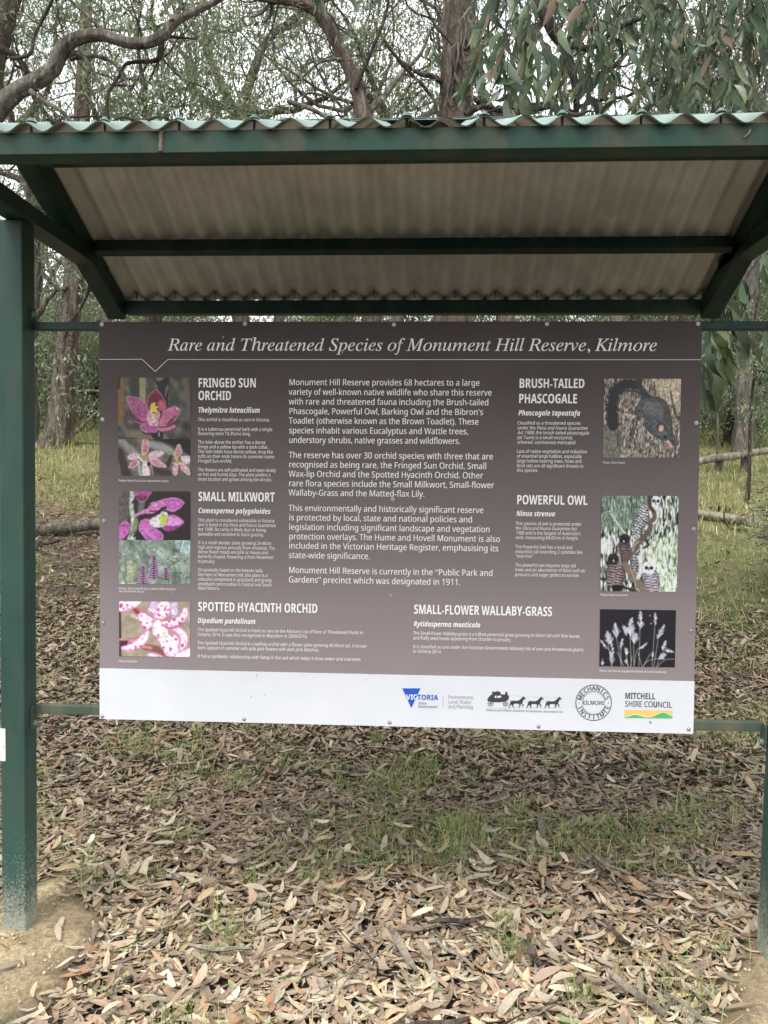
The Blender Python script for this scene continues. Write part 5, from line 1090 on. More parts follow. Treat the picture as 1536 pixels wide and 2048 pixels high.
for (x, y, r, ry) in ((190, 180, 30, 44), (300, 170, 26, 16), (380, 190, 16, 12), (230, 228, 20, 14), (310, 222, 20, 12), (830, 240, 22, 26), (890, 180, 14, 26), (940, 230, 16, 40), (1000, 240, 18, 22), (820, 320, 20, 14), (850, 340, 18, 24), (970, 320, 20, 26), (800, 390, 28, 12), (930, 180, 10, 16), (960, 190, 12, 30), (900, 360, 16, 12),
                      (535, 355, 20, 14), (630, 400, 14, 16), (530, 460, 32, 18), (635, 475, 22, 18), (600, 550, 34, 22), (720, 450, 22, 14), (680, 560, 14, 18), (560, 530, 14, 20), (1100, 410, 34, 24), (1200, 470, 36, 26), (1010, 440, 26, 18), (970, 490, 26, 16), (1240, 400, 22, 30), (1050, 510, 20, 12), (1200, 350, 14, 18), (1130, 520, 22, 10), (1290, 300, 12, 26),
                      (350, 835, 20, 14), (440, 885, 28, 20), (530, 870, 22, 20), (350, 930, 30, 12), (440, 925, 30, 12), (560, 740, 14, 24), (980, 780, 24, 14), (1130, 750, 30, 22), (1070, 690, 24, 16), (920, 890, 26, 24), (1040, 910, 34, 22), (1030, 950, 22, 14), (930, 800, 12, 16), (1100, 1000, 16, 12), (980, 990, 18, 12), (1240, 850, 26, 40), (1290, 780, 12, 20), (830, 680, 26, 20), (1290, 950, 14, 10)):
    p.dot(x, y, r*0.9, (192, 60, 132) if r > 15 else (206, 110, 168), ry*0.9, 1, 0.5)
p.grain(0.03).build()
# brush-tailed phascogale head-down on bark
p = Pic('phascogale_photo', [(1208.3, 757.7), (1361.3, 758), (1358, 915.6), (1205, 915)], (125, 145, 1380, 1420), (132, 122, 110), 1.0, 6)
n_ = p.g.normal(0, 1, (p.h, p.w)); 
for _ in range(5): n_ = (n_+np.roll(n_, 1, 0)+np.roll(n_, -1, 0))/3
n2_ = p.g.normal(0, 1, (p.h, p.w))
for _ in range(40): n2_ = (n2_+np.roll(n2_, 1, 0)+np.roll(n2_, -1, 0))/3
n2_ = p.blur(n2_, 2)
p.C += (26*n_/n_.std())[..., None] + (16*n2_/n2_.std())[..., None]
p.poly([(900, 145), (1380, 145), (1380, 700), (1250, 600), (1000, 420)], (176, 160, 136), 14); p.C += (14*n_/n_.std())[..., None]
p.poly([(125, 950), (400, 950), (380, 1420), (125, 1420)], (108, 108, 94), 10); p.C += (12*n_/n_.std())[..., None]
for P_ in ([(1210, 350), (1280, 650), (1340, 800)], [(600, 830), (620, 980), (600, 1120)], [(940, 200), (960, 380)], [(1300, 1100), (1310, 1420)], [(660, 1180), (640, 1300)], [(370, 1000), (370, 1250)], [(880, 1300), (890, 1400)]): p.line(P_, 22, (70, 56, 50), 2)
BK = (30, 30, 38)
p.line([(690, 260), (560, 230), (430, 250), (330, 330), (275, 470), (262, 620), (270, 780), (285, 900)], (120, 165), BK, 1)
g_ = np.random.default_rng(9)
for k in range(150):
    t = g_.random(); P_ = catmull([(690, 260), (560, 230), (430, 250), (330, 330), (275, 470), (262, 620), (270, 780), (285, 900)], 8); q_ = P_[int(t*(len(P_)-1))]
    a = g_.uniform(0, 6.28); p.line([tuple(q_), (q_[0]+120*math.cos(a), q_[1]+112*math.sin(a))], (12, 5), (36, 34, 42))
p.line([(670, 160), (700, 260), (790, 390), (860, 480)], (60, 130), (58, 58, 56), 1).line([(500, 345), (640, 340), (730, 400), (740, 500)], 26, (54, 46, 44), 1)
p.poly([(740, 480), (860, 440), (1010, 450), (1130, 510), (1200, 640), (1230, 800), (1250, 960), (1270, 1120), (1250, 1240), (1150, 1180), (1030, 1100), (900, 1020), (790, 890), (660, 740), (640, 640), (700, 540)], (80, 82, 84), 1, vary=0.12, edge=(64, 60, 58))
p.poly([(760, 520), (1000, 500), (1120, 620), (1120, 800), (900, 760), (760, 700)], (98, 98, 100), 10).poly([(1120, 620), (1200, 700), (1210, 830), (1130, 800)], (76, 76, 72), 6)
p.dot(760, 820, 26, (168, 164, 156), 50, 2).dot(1070, 930, 66, (66, 54, 50), 76, 1).dot(1075, 945, 44, (216, 176, 158), 56, 2).dot(1060, 970, 20, (240, 214, 196), 26, 1)
p.dot(1135, 1080, 46, (120, 130, 130), 58, 1, -0.4).dot(1138, 1082, 32, (18, 20, 24), 44, 1, -0.4).dot(1125, 1062, 8, (160, 180, 180))
p.line([(1190, 1160), (1245, 1245)], (50, 26), (222, 168, 162), 1).line([(1120, 1150), (1180, 1180)], 12, (222, 220, 210)).dot(1245, 1245, 14, (216, 140, 140))
p.line([(480, 715), (560, 740), (640, 750)], (46, 26), (206, 176, 158), 1).line([(580, 790), (640, 750)], 18, (236, 222, 206)).line([(860, 1010), (930, 1090), (920, 1130)], 20, (212, 196, 178), 0).line([(930, 1100), (970, 1160)], 16, (196, 140, 132)).line([(920, 1110), (890, 1150)], 12, (196, 140, 132)).line([(1180, 540), (1215, 520)], 22, (230, 216, 190)).line([(1240, 860), (1330, 830)], 18, (90, 80, 74))
p.grain(0.07).build()
# owls in the willow
p = Pic('owl_photo', [(1203, 991.7), (1357, 992.3), (1353.5, 1183.8), (1200.5, 1182.3)], (60, 67, 915, 1125), (142, 158, 142), 1.0, 7)
n_ = p.g.normal(0, 1, (p.h, p.w))
for _ in range(14): n_ = (n_+np.roll(n_, 1, 0)+np.roll(n_, -1, 0))/3
n_ = (n_+0.7*np.roll(n_, 1, 1))/1.7
p.C += (46*n_/n_.std())[..., None]*np.array([1, 1.02, 0.98]); p.poly([(600, 560), (915, 560), (915, 1125), (700, 1125), (560, 800)], (182, 202, 172), 22); p.poly([(60, 540), (200, 560), (180, 700), (60, 700)], (206, 216, 214), 12)
p.C += (18*n_/n_.std())[..., None]; p.poly([(60, 67), (600, 67), (420, 420), (60, 420)], (112, 134, 116), 30); p.C += (30*n_/n_.std())[..., None]
for P_, w_ in (([(170, 260), (260, 400), (380, 540), (410, 600)], 16), ([(820, 340), (700, 480), (590, 590)], 16), ([(700, 380), (810, 345)], 8), ([(540, 620), (400, 740)], 12), ([(100, 250), (180, 230)], 10)): p.line(P_, w_, (218, 212, 196), 0)
def owl(cx, cy, w_, h_, base, bar, ph=0.0, head=None, eyes=True):
    dx, dy = p.X-cx, p.Y-cy; ca, sa = math.cos(ph), math.sin(ph); u_ = (dx*ca+dy*sa)/w_; v_ = (-dx*sa+dy*ca)/h_
    m_ = p.blur(np.clip(0.5-(np.hypot(u_, v_)-1)*w_/p.px, 0, 1), 1); nz = p.smooth(3); tex = 0.5+0.5*np.clip(1.6*np.sin(v_*h_*2*math.pi/30+1.3*np.sin(u_*7+v_*3)+0.7*nz), -1, 1)
    col_ = np.array(base, float)*(1-tex[..., None])+np.array(bar, float)*tex[..., None]; col_ = col_*(1.08-0.35*u_[..., None]**2+0.08*nz[..., None]); p.put(m_, col_)
    if head:
        hx, hy, hr, hc, ec = head; p.dot(hx, hy, hr, hc, hr*0.95, 1)
        if eyes:
            p.dot(hx-hr*0.38, hy+hr*0.05, hr*0.26, ec).dot(hx+hr*0.38, hy+hr*0.05, hr*0.26, ec).line([(hx, hy), (hx, hy+hr*0.4)], 8, ec)
owl(500, 340, 70, 200, (70, 66, 72), (222, 222, 226), 0.32); p.poly([(600, 150), (700, 170), (690, 320), (640, 400), (540, 440), (590, 330)], (226, 230, 236), 2)
p.dot(665, 120, 52, (236, 236, 240), 56, 1).dot(640, 122, 17, (40, 36, 40)).dot(688, 124, 17, (40, 36, 40)).line([(662, 130), (662, 160)], 9, (60, 56, 60))
owl(320, 650, 70, 130, (72, 56, 66), (130, 112, 122), 0, (325, 545, 60, (42, 34, 42), (20, 16, 20))); p.dot(315, 570, 8, (230, 230, 236), 14)
owl(440, 850, 52, 120, (54, 52, 58), (190, 190, 196), 0)
p.line([(590, 67), (600, 180), (640, 240), (650, 310), (600, 360), (610, 410), (560, 500), (470, 590), (430, 660), (360, 750), (320, 830)], (44, 74), (112, 92, 84), 1).line([(590, 67), (600, 180), (640, 240)], 26, (84, 62, 58)).line([(480, 570), (430, 620), (420, 680)], 22, (168, 158, 150), 1)
p.line([(560, 560), (590, 610), (540, 640)], 22, (34, 30, 32)).line([(330, 830), (400, 930), (470, 1010), (560, 1125)], (70, 90), (136, 118, 104), 1).line([(510, 700), (505, 900), (480, 970)], 44, (222, 222, 222), 2)
p.line([(60, 990), (180, 1010), (330, 1080), (460, 1115)], 26, (60, 46, 42), 1).line([(60, 885), (130, 890)], 14, (160, 150, 120)).line([(250, 640), (280, 800), (255, 960)], 12, (196, 176, 164)).line([(390, 860), (440, 1000), (460, 1110)], 12, (196, 160, 140))
owl(225, 950, 112, 150, (66, 52, 56), (176, 152, 156), 0, (200, 770, 66, (52, 44, 46), (20, 16, 18))); p.dot(205, 785, 8, (232, 232, 236), 14).poly([(200, 1060), (300, 1060), (300, 1118), (205, 1118)], (26, 20, 26), 2)
owl(630, 1000, 96, 150, (206, 200, 212), (98, 88, 104), -0.25, (600, 860, 74, (236, 236, 240), (30, 26, 30)))
p.grain(0.06).build()
# wallaby-grass seed heads on black
p = Pic('wallaby_grass_photo', [(1200.3, 1218.5), (1352, 1220.8), (1350, 1335), (1199, 1332.3)], (55, 1322, 892, 1962), (38, 36, 46), 1.0, 8)
g_ = np.random.default_rng(5)
def head(x0, y0, x1, y1, w_, n=26):
    for k in range(n):
        t = g_.random(); x, y = x0+(x1-x0)*t, y0+(y1-y0)*t; ww = w_*(1-0.75*t); a = math.atan2(y1-y0, x1-x0)+g_.choice([-1, 1])*g_.uniform(0.2, 0.75); L = g_.uniform(0.5, 1)*ww*1.6
        p.line([(x, y), (x+L*math.cos(a), y+L*math.sin(a))], (7, 3), tuple(np.array((214, 212, 230))*g_.uniform(0.75, 1.05)))
for P_ in ([(60, 1670), (160, 1780), (200, 1960)], [(150, 1700), (190, 1960)], [(230, 1600), (270, 1780), (300, 1960)], [(290, 1720), (300, 1960)], [(390, 1600), (410, 1960)], [(430, 1640), (440, 1960)], [(500, 1480), (495, 1960)], [(560, 1710), (470, 1780), (440, 1960)], [(665, 1450), (640, 1960)], [(700, 1660), (660, 1960)], [(800, 1740), (730, 1850), (690, 1960)], [(350, 1820), (370, 1960)], [(480, 1800), (530, 1960)], [(740, 1860), (600, 1890), (540, 1960)], [(330, 1750), (380, 1960)], [(250, 1800), (330, 1960)], [(620, 1810), (540, 1960)], [(420, 1840), (400, 1960)], [(880, 1870), (780, 1880), (700, 1960)]):
    p.line(P_, 7, (176, 178, 158), 0)
for a_ in ((200, 1940, 190, 1700, 46, 40), (180, 1720, 140, 1580, 60, 50), (240, 1640, 225, 1490, 56, 55), (290, 1760, 310, 1660, 36, 25), (400, 1640, 400, 1430, 70, 70), (440, 1700, 450, 1600, 60, 50), (350, 1620, 320, 1500, 44, 30), (500, 1540, 505, 1350, 52, 60), (490, 1760, 575, 1700, 30, 26), (668, 1500, 665, 1345, 32, 34), (695, 1650, 770, 1490, 42, 46), (750, 1780, 785, 1670, 34, 30), (710, 1870, 780, 1820, 44, 40), (780, 1770, 870, 1790, 30, 26), (60, 1660, 130, 1760, 26, 18), (85, 1950, 95, 1880, 20, 14), (360, 1830, 350, 1760, 30, 20), (350, 1930, 355, 1890, 26, 16), (640, 1860, 650, 1790, 22, 14)): head(*a_)
p.grain(0.05).build()

# ------------------------------------------------------------ footer logos
blue = mat_plain('blue_print', (0.012, 0.085, 0.48), 0.45); grey = mat_plain('grey_print', (0.24, 0.26, 0.32), 0.5); dark = mat_plain('dark_print', (0.035, 0.035, 0.04), 0.5)
gold = mat_plain('gold_print', (0.78, 0.52, 0.13), 0.5); hill = mat_plain('green_print', (0.07, 0.42, 0.13), 0.5); lgrey = mat_plain('light_grey_print', (0.34, 0.36, 0.41), 0.5)
YL = -0.0016
def flat(name, polys, mat, parent, y=YL, conv=None):
    V, F, n = [], [], 0
    for P in polys:
        q = [art(*(conv(*p) if conv else p)) for p in P]
        t = np.array(tessellate_polygon([[Vector((a, b, 0)) for a, b in q]]), int).reshape(-1, 3)
        V.append(np.array([(a, y-0.00002*len(V), b) for a, b in q])); F.append(t+n); n += len(q)
    return obj(name, tri_mesh(name, np.concatenate(V), np.concatenate(F)), mat, parent)
cv = lambda X, Y: (780+X/2.477, 1340+Y/2.477)
lg = flat('state_government_logo', [[(62, 90), (153, 90), (107, 188)]], blue, bd, YL, cv)
text('lettering', [('VICTORIA', 812.5, 1398.5, 877)], 'sb', 10.2, lg, blue, YL-0.0004)
# the first letters read white where they cross the blue triangle
text('lettering', [('VI', 812.5, 1398.5, 827)], 'sb', 10.2, lg, M['white'], YL-0.0008)
text('lettering', [('C', 826.5, 1398.5, 835)], 'sb', 10.2, lg, M['white'], YL-0.0008)
text('lettering', [('State', 837, 1408.3, 854), ('Government', 837, 1415, 876)], 'sb', 5.2, lg, grey, YL-0.0004)
text('lettering', [('Environment,', 896, 1397, 948), ('Land, Water', 896, 1406.6, 943.5), ('and Planning', 896, 1416, 947)], 'ss', 7.2, lg, lgrey, YL-0.0004, 1)
flat('divider', [[(263, 126), (265.5, 126), (265.5, 188), (263, 188)]], lgrey, lg, YL, cv)
# horse-drawn coach
co = flat('coach_logo', [[(483, 150), (488, 136), (500, 124), (508, 120), (506, 112), (512, 105), (522, 109), (530, 104), (548, 108), (550, 119), (570, 122), (574, 108), (582, 108), (584, 122), (592, 130), (588, 146), (574, 156), (540, 160), (500, 158)]], dark, bd, YL, cv)
flat('coach_window', [[(520, 128), (529, 126), (529, 137), (521, 139)], [(532, 128), (552, 126), (552, 136), (533, 138)]], M['foot'], co, YL-0.0006, cv)
def ring(cx, cy, r, w_, n=28, a0=0, a1=2*math.pi):
    A = np.linspace(a0, a1, n); return [[(cx+(r-w_/2)*math.cos(a), cy+(r-w_/2)*math.sin(a)), (cx+(r+w_/2)*math.cos(a), cy+(r+w_/2)*math.sin(a)), (cx+(r+w_/2)*math.cos(b), cy+(r+w_/2)*math.sin(b)), (cx+(r-w_/2)*math.cos(b), cy+(r-w_/2)*math.sin(b))] for a, b in zip(A[:-1], A[1:])]
def seg(x0, y0, x1, y1, w_=1.6):
    l = math.hypot(x1-x0, y1-y0); nx_, ny_ = -(y1-y0)/l*w_/2, (x1-x0)/l*w_/2; return [(x0+nx_, y0+ny_), (x1+nx_, y1+ny_), (x1-nx_, y1-ny_), (x0-nx_, y0-ny_)]
for (cx, cy, r) in ((500, 165, 13.5), (573, 167, 11.5)):
    flat('wheel', ring(cx, cy, r, 2.2) + [seg(cx, cy, cx+r*math.cos(a), cy+r*math.sin(a), 1.2) for a in np.linspace(0, 2*math.pi, 9)[:-1]], dark, co, YL-0.0002, cv)
horse = [(0, 10), (-3, 18), (-8, 26), (-6, 14), (-3, 6), (4, 2), (16, 3), (30, 3), (40, -3), (48, -12), (54, -19), (58, -22), (59, -17), (66, -11), (67, -6), (60, -7), (56, -2), (52, 8), (50, 16), (58, 24), (52, 34), (49, 33), (53, 25), (46, 19), (42, 18), (44, 26), (36, 38), (33, 37), (38, 26), (34, 18), (22, 17), (14, 18), (8, 26), (14, 36), (10, 38), (3, 27), (2, 20), (-6, 30), (-10, 40), (-13, 38), (-9, 28)]
for (hx, hy) in ((602, 150), (690, 152), (780, 152)):
    flat('horse', [[(hx+a*1.08, hy+b*0.95) for a, b in horse]], dark, co, YL, cv)
flat('traces', [seg(584, 150, 790, 154, 1.0), seg(585, 122, 660, 132, 0.8), seg(660, 132, 745, 134, 0.8), seg(745, 134, 850, 136, 0.8), seg(490, 188, 862, 188, 1.0)], lgrey, co, YL, cv)
text('lettering', [('Kilmore and District Residents & Ratepayers Association Inc.', 973, 1421.8, 1128)], 'it', 4.6, co, grey, YL, 1)
# round stamp
inst = flat('institute_stamp', ring(1010, 162, 88, 3.4, 56) + ring(1010, 162, 57, 2.4, 44, math.radians(12), math.radians(168)) + ring(1010, 162, 57, 2.4, 44, math.radians(192), math.radians(348)), dark, bd, YL, cv)
def arc_text(s, r, a_mid, step, top=True):
    V, F, n = [], [], 0
    for i, c_ in enumerate(s):
        a_, p_, t_ = glyph('ss', c_); k = 21/0.714; off = (i-(len(s)-1)/2)*step
        th = math.radians(a_mid+off) if top else math.radians(a_mid-off)
        ex, ey = (-math.sin(th), math.cos(th)) if top else (math.sin(th), -math.cos(th))
        ux, uy = (math.cos(th), math.sin(th)) if top else (-math.cos(th), -math.sin(th))
        rr = r if top else r+21
        for e in (0, 1):
            q = []
            for gx_, gy_ in p_:
                X = 1010+rr*math.cos(th)+ex*(gx_-a_/2+e*0.05)*k+ux*gy_*k; Y = 162+rr*math.sin(th)+ey*(gx_-a_/2+e*0.05)*k+uy*gy_*k
                u_, v_ = art(*cv(X, Y)); q.append((u_, YL-0.00003*e, v_))
            V.append(np.array(q)); F.append(t_+n); n += len(q)
    return obj('lettering', tri_mesh('lettering', np.concatenate(V), np.concatenate(F)), dark, inst)
arc_text('MECHANICS', 61, -90, 17.5); arc_text('INSTITUTE', 61, 90, 17.5, False)
text('lettering', [('KILMORE', 780+952/2.477, 1340+171/2.477, 780+1066/2.477)], 'ss', 8.0, inst, dark, YL, 1)
flat('dots', [[(1010+73*sx-2, 160), (1010+73*sx+2, 160), (1010+73*sx+2, 165), (1010+73*sx-2, 165)] for sx in (-1, 1)], dark, inst, YL, cv)
# council logo
cl_ = flat('council_logo', [[(1163, 197), (1401, 201), (1400, 240), (1163, 237)]], gold, bd, YL, cv)
hx = np.linspace(0, 1, 25); hy = 0.45 - 0.28*np.sin(hx*math.pi*2*1.0-0.35)*(-1)
top_ = [(1164+236*a, 237+2.5*a - (3 + 14*math.exp(-((a-0.22)/0.14)**2) + 26*math.exp(-((a-0.80)/0.17)**2))) for a in hx]
flat('hills', [top_ + [(1400, 240), (1164, 237)]], hill, cl_, YL-0.0003, cv)
flat('hill_line', [[(x, y-2.2) for x, y in top_] + [(x, y+1.2) for x, y in top_[::-1]]], M['foot'], cl_, YL-0.0006, cv)
text('lettering', [('MITCHELL', 1250, 1397.5, 1311)], 'sb', 12.2, cl_, dark, YL); text('lettering', [('SHIRE COUNCIL', 1249.8, 1413.3, 1344.2)], 'ss', 11.6, cl_, dark, YL, 1)
# ------------------------------------------------------------ trees
GREENS = lin([(114,127,98),(98,113,83),(132,142,114),(87,103,75),(144,151,124),(105,119,93),(127,133,99)])
def leafcols(g, n, k=1.0):
    k *= 1.3
    c = GREENS[g.integers(0, len(GREENS), n)]*g.uniform(0.6, 1.15, n)[:, None]*k
    d = g.random(n) < 0.03; c[d] = lin((140, 116, 92))*g.uniform(0.6, 1, d.sum())[:, None]
    return c
def branch(g, p, d, L, r, lev, tubes, tips, wig=0.28, up=0.10, seg=7, minlev=0):
    pts = [np.array(p, float)]; d = np.array(d, float)/np.linalg.norm(d); st = L/seg
    for i in range(seg):
        d = d + g.normal(0, wig, 3) + (0, 0, up); d /= np.linalg.norm(d); pts.append(pts[-1]+d*st)
    R = np.linspace(r, r*0.42, seg+1); tubes.append((np.array(pts), R, 7 if r > 0.03 else 4))
    if lev <= minlev: tips.append((pts[-1], d)); tips.append((pts[-3], d)); return
    for k in range(g.integers(2, 4) + (1 if lev == 3 else 0)):
        i = g.integers(2, seg+1); a = g.normal(0, 1, 3); a -= d*a.dot(d); a /= np.linalg.norm(a)
        nd = d*g.uniform(0.5, 1.0)+a*g.uniform(0.6, 1.1)+(0, 0, 0.12)
        branch(g, pts[i], nd, L*g.uniform(0.55, 0.78), R[i]*g.uniform(0.5, 0.7), lev-1, tubes, tips, wig*1.08, up, seg, minlev)
    branch(g, pts[-1], d, L*0.7, R[-1]*0.9, lev-1, tubes, tips, wig, up, seg, minlev)
def crown_mesh(g, tips, per, spread, Ls, tpl=T_MIN, k=1.0, hang=1.0):
    T = np.array([t[0] for t in tips]); n = len(T)*per
    c = np.repeat(T, per, 0) + g.normal(0, spread, (n, 3))*(1, 1, 0.85)
    th = g.uniform(0, 6.28, n); el = g.normal(0, 0.5, n)
    D = np.stack([np.cos(th)*0.75, np.sin(th)*0.75, -np.abs(g.normal(0.9, 0.5, n))*hang+0.15], 1)
    N = np.stack([np.cos(th), np.sin(th), g.normal(0.2, 0.5, n)], 1)+g.normal(0, 0.4, (n, 3))
    L = Ls*np.exp(g.normal(0, 0.28, n)); shade = np.repeat(g.uniform(0.75, 1.2, len(T)), per)[:, None]
    return leaves(c, D, N, L, L*g.uniform(0.20, 0.32, n), leafcols(g, n, k)*shade, tpl, g.normal(0, 0.2, n), 0, g.normal(0, 0.1, n))
def tubes_mesh(name, tubes):
    v, q = join([tube(P, R, n) for P, R, n in tubes]); return tri_mesh(name, v, q, None, True)

def tree_proto(seed, H, fork, r, mat, per=34, lev=4, spread=0.17, Ls=0.105, bush=False):
    g = np.random.default_rng(seed); tubes, tips = [], []
    m = 14; z = np.linspace(-0.3, fork, m); lx = np.cumsum(g.normal(0, 0.05*fork/6, m)); ly = np.cumsum(g.normal(0, 0.05*fork/6, m)); lx -= lx[0]; ly -= ly[0]
    P = np.stack([lx, ly, z], 1); R = r*(1.0 + 0.5*np.exp(-(z+0.3)/0.35)) * np.linspace(1, 0.66, m)
    Pf = catmull(P, 6); tv, tq = tube(Pf, np.interp(np.linspace(0, m-1, len(Pf)), np.arange(m), R), 14, 0.10, seed, 0.3)
    nl = 4 if not bush else 6
    for k in range(nl):
        a = 6.28*k/nl+g.normal(0, 0.4); i = m-1-g.integers(0, 4 if not bush else 9)
        branch(g, P[i], (math.cos(a), math.sin(a), g.uniform(0.5, 1.3)), (H-fork)*g.uniform(0.38, 0.55), r*0.5, lev-1, tubes, tips, 0.24, 0.04)
    trunk = tri_mesh('trunk', tv, tq, None, True); trunk.materials.append(mat)
    limbs = tubes_mesh('branches', tubes); limbs.materials.append(mat)
    v, f, c_ = crown_mesh(g, tips, per, spread, Ls)
    crown = tri_mesh('crown', v, f, c_); crown.materials.append(M['crown'])
    return trunk, limbs, crown
PROT = {
 'tall': tree_proto(31, 12.5, 6.2, 0.19, M['bark_grey'], 36, Ls=0.09),
 'tall2': tree_proto(32, 13.5, 6.8, 0.22, M['bark_brown'], 34, Ls=0.09),
 'airy': tree_proto(33, 12.0, 5.6, 0.15, M['bark_grey'], 24, spread=0.20, Ls=0.09),
 'twisty': tree_proto(34, 10.0, 4.2, 0.17, M['bark_dark'], 28, spread=0.17, Ls=0.09),
 'bush': tree_proto(35, 3.4, 1.0, 0.06, M['bark_dark'], 30, lev=4, spread=0.20, Ls=0.085, bush=True),
 'bush2': tree_proto(36, 4.6, 1.7, 0.08, M['bark_brown'], 30, lev=4, spread=0.26, Ls=0.10, bush=True),
}
def put_tree(kind, x, y, rz, s, name, label, cat='tree', group=None, sz=None):
    z = float(terrain(x, y))-0.05
    e = bpy.data.objects.new(name, None); e.location = (x, y, z); e.rotation_euler = (0, 0, rz); e.scale = (s, s, sz or s); COL.objects.link(e)
    tag(e, label, cat, group)
    for nm, me in zip(('trunk', 'branches', 'crown'), PROT[kind]):
        o = bpy.data.objects.new(nm, me); COL.objects.link(o); o.parent = e
        if nm == 'crown': o['kind'] = 'stuff'
    return e
def xa(px, d): return CAM[0] + (px-846)/FPX*d
BACK = [  # kind, pixel column, distance, turn, scale, label
 ('tall', 40, 15.5, 0.3, 0.95, 'grey-barked gum with dense crown behind the left end of the roof'),
 ('airy', 200, 19, 1.2, 1.10, 'thin airy gum seen through the big twisted limb'),
 ('twisty', 300, 12.0, 2.0, 1.0, 'dark twisted-branch gum above the left third of the roof'),
 ('tall2', 470, 15.5, 2.6, 0.98, 'brown-barked gum left of the arching trunk'),
 ('airy', 560, 17, 5.2, 1.02, 'airy gum under the bend of the arching trunk'),
 ('airy', 790, 14.5, 3.3, 1.05, 'sparse twiggy gum between the arching trunk and the thick straight trunk'),
 ('tall2', 1000, 16, 1.9, 1.0, 'brown-barked gum right of the thick straight trunk'),
 ('airy', 1230, 14, 4.4, 1.0, 'airy gum behind the hanging gum leaves'),
 ('tall2', 1340, 19, 0.1, 1.15, 'tall brown gum behind the densest hanging leaves'),
 ('tall', 1470, 15, 5.5, 0.95, 'grey gum behind the right end of the roof'),
 ('tall2', -60, 22, 1.5, 1.2, 'brown gum far behind the left post'),
 ('twisty', 150, 27, 2.2, 1.4, 'crooked gum in the distance right of the stringybark trunk'),
 ('tall', 60, 33, 2.8, 1.3, 'pale gum in the distance left of the stringybark trunk'),
 ('airy', 1560, 24, 3.9, 1.2, 'airy gum beyond the right post'),
 ('tall2', 1430, 29, 1.1, 1.35, 'brown gum in the distance above the wooden barrier'),
 ('twisty', 700, 31, 3.7, 1.6, 'crooked gum far behind the middle of the board'),
 ('tall', 1700, 18, 2.5, 1.1, 'grey gum to the right outside the shelter'),
 ('twisty', -200, 17, 5.0, 1.2, 'crooked gum to the left outside the shelter')]
for kd, px, d, rz, s, lb in BACK: put_tree(kd, xa(px, d), d-2.3, rz, s, 'gum_tree', lb, 'tree', 'gum trees of the woodland behind the shelter')
SHR = [
 ('bush2', 80, 22, 0.2, 1.25, 'tall green wattle shrub left of the stringybark trunk'), ('bush', 175, 19, 1.4, 1.15, 'rounded green shrub right of the stringybark trunk'),
 ('bush2', 200, 27, 3.1, 1.4, 'larger shrub in the distance beside the board edge'), ('bush2', 20, 30, 4.1, 1.6, 'broad shrub far behind the left post'),
 ('bush', 130, 33, 5.1, 1.9, 'dark shrub mass on the rise behind the stringybark trunk'), ('bush2', 320, 30, 2.3, 1.6, 'shrub on the rise behind the left part of the board'),
 ('bush', 480, 26, 0.9, 1.6, 'rounded shrub hidden low behind the board left of centre'), ('bush2', 640, 30, 1.9, 1.7, 'shrub seen through the slit above the board centre'),
 ('bush2', 820, 26, 3.9, 1.6, 'shrub behind the board right of centre'), ('bush', 1000, 30, 4.7, 2.0, 'low dense shrub on the rise behind the board'),
 ('bush2', 1180, 27, 5.7, 1.6, 'shrub behind the right part of the board'), ('bush2', 1330, 24, 0.7, 1.4, 'shrub just hidden by the right edge of the board'),
 ('bush', 1440, 19, 2.9, 1.25, 'dense green shrub beyond the wooden barrier'), ('bush2', 1500, 23, 1.0, 1.5, 'taller shrub behind the thin sapling'),
 ('bush2', 1560, 29, 3.3, 1.7, 'shrub in the distance at the right post'), ('bush', 1410, 31, 4.4, 2.0, 'far dark shrub beside the right edge of the board')]
for kd, px, d, rz, s, lb in SHR: put_tree(kd, xa(px, d), d-2.3, rz, s, 'shrub', lb, 'shrub', 'shrubs under the trees')
# wooded hillside that closes the view
g = np.random.default_rng(77); V, F, n = [], [], 0; Cc = []
cx = g.uniform(-75, 75, 700); cy = g.uniform(44, 90, 700); P = np.stack([cx, cy, terrain(cx, cy)], 1)
hh = g.uniform(2, 13, 700); tips_ = [(np.array([P[i, 0], P[i, 1], P[i, 2]+hh[i]*g.uniform(0.15, 1)]), None) for i in range(700) for _ in range(2)]
v, f, c_ = crown_mesh(g, tips_, 42, 1.1, 0.5, T_MIN, 0.95, 0.5)
wo = obj('far_woodland', tri_mesh('far_woodland', v, f, c_), M['crown']); tag(wo, 'mass of grey-green woodland far up the rise behind the shelter', 'woodland', kind='stuff')

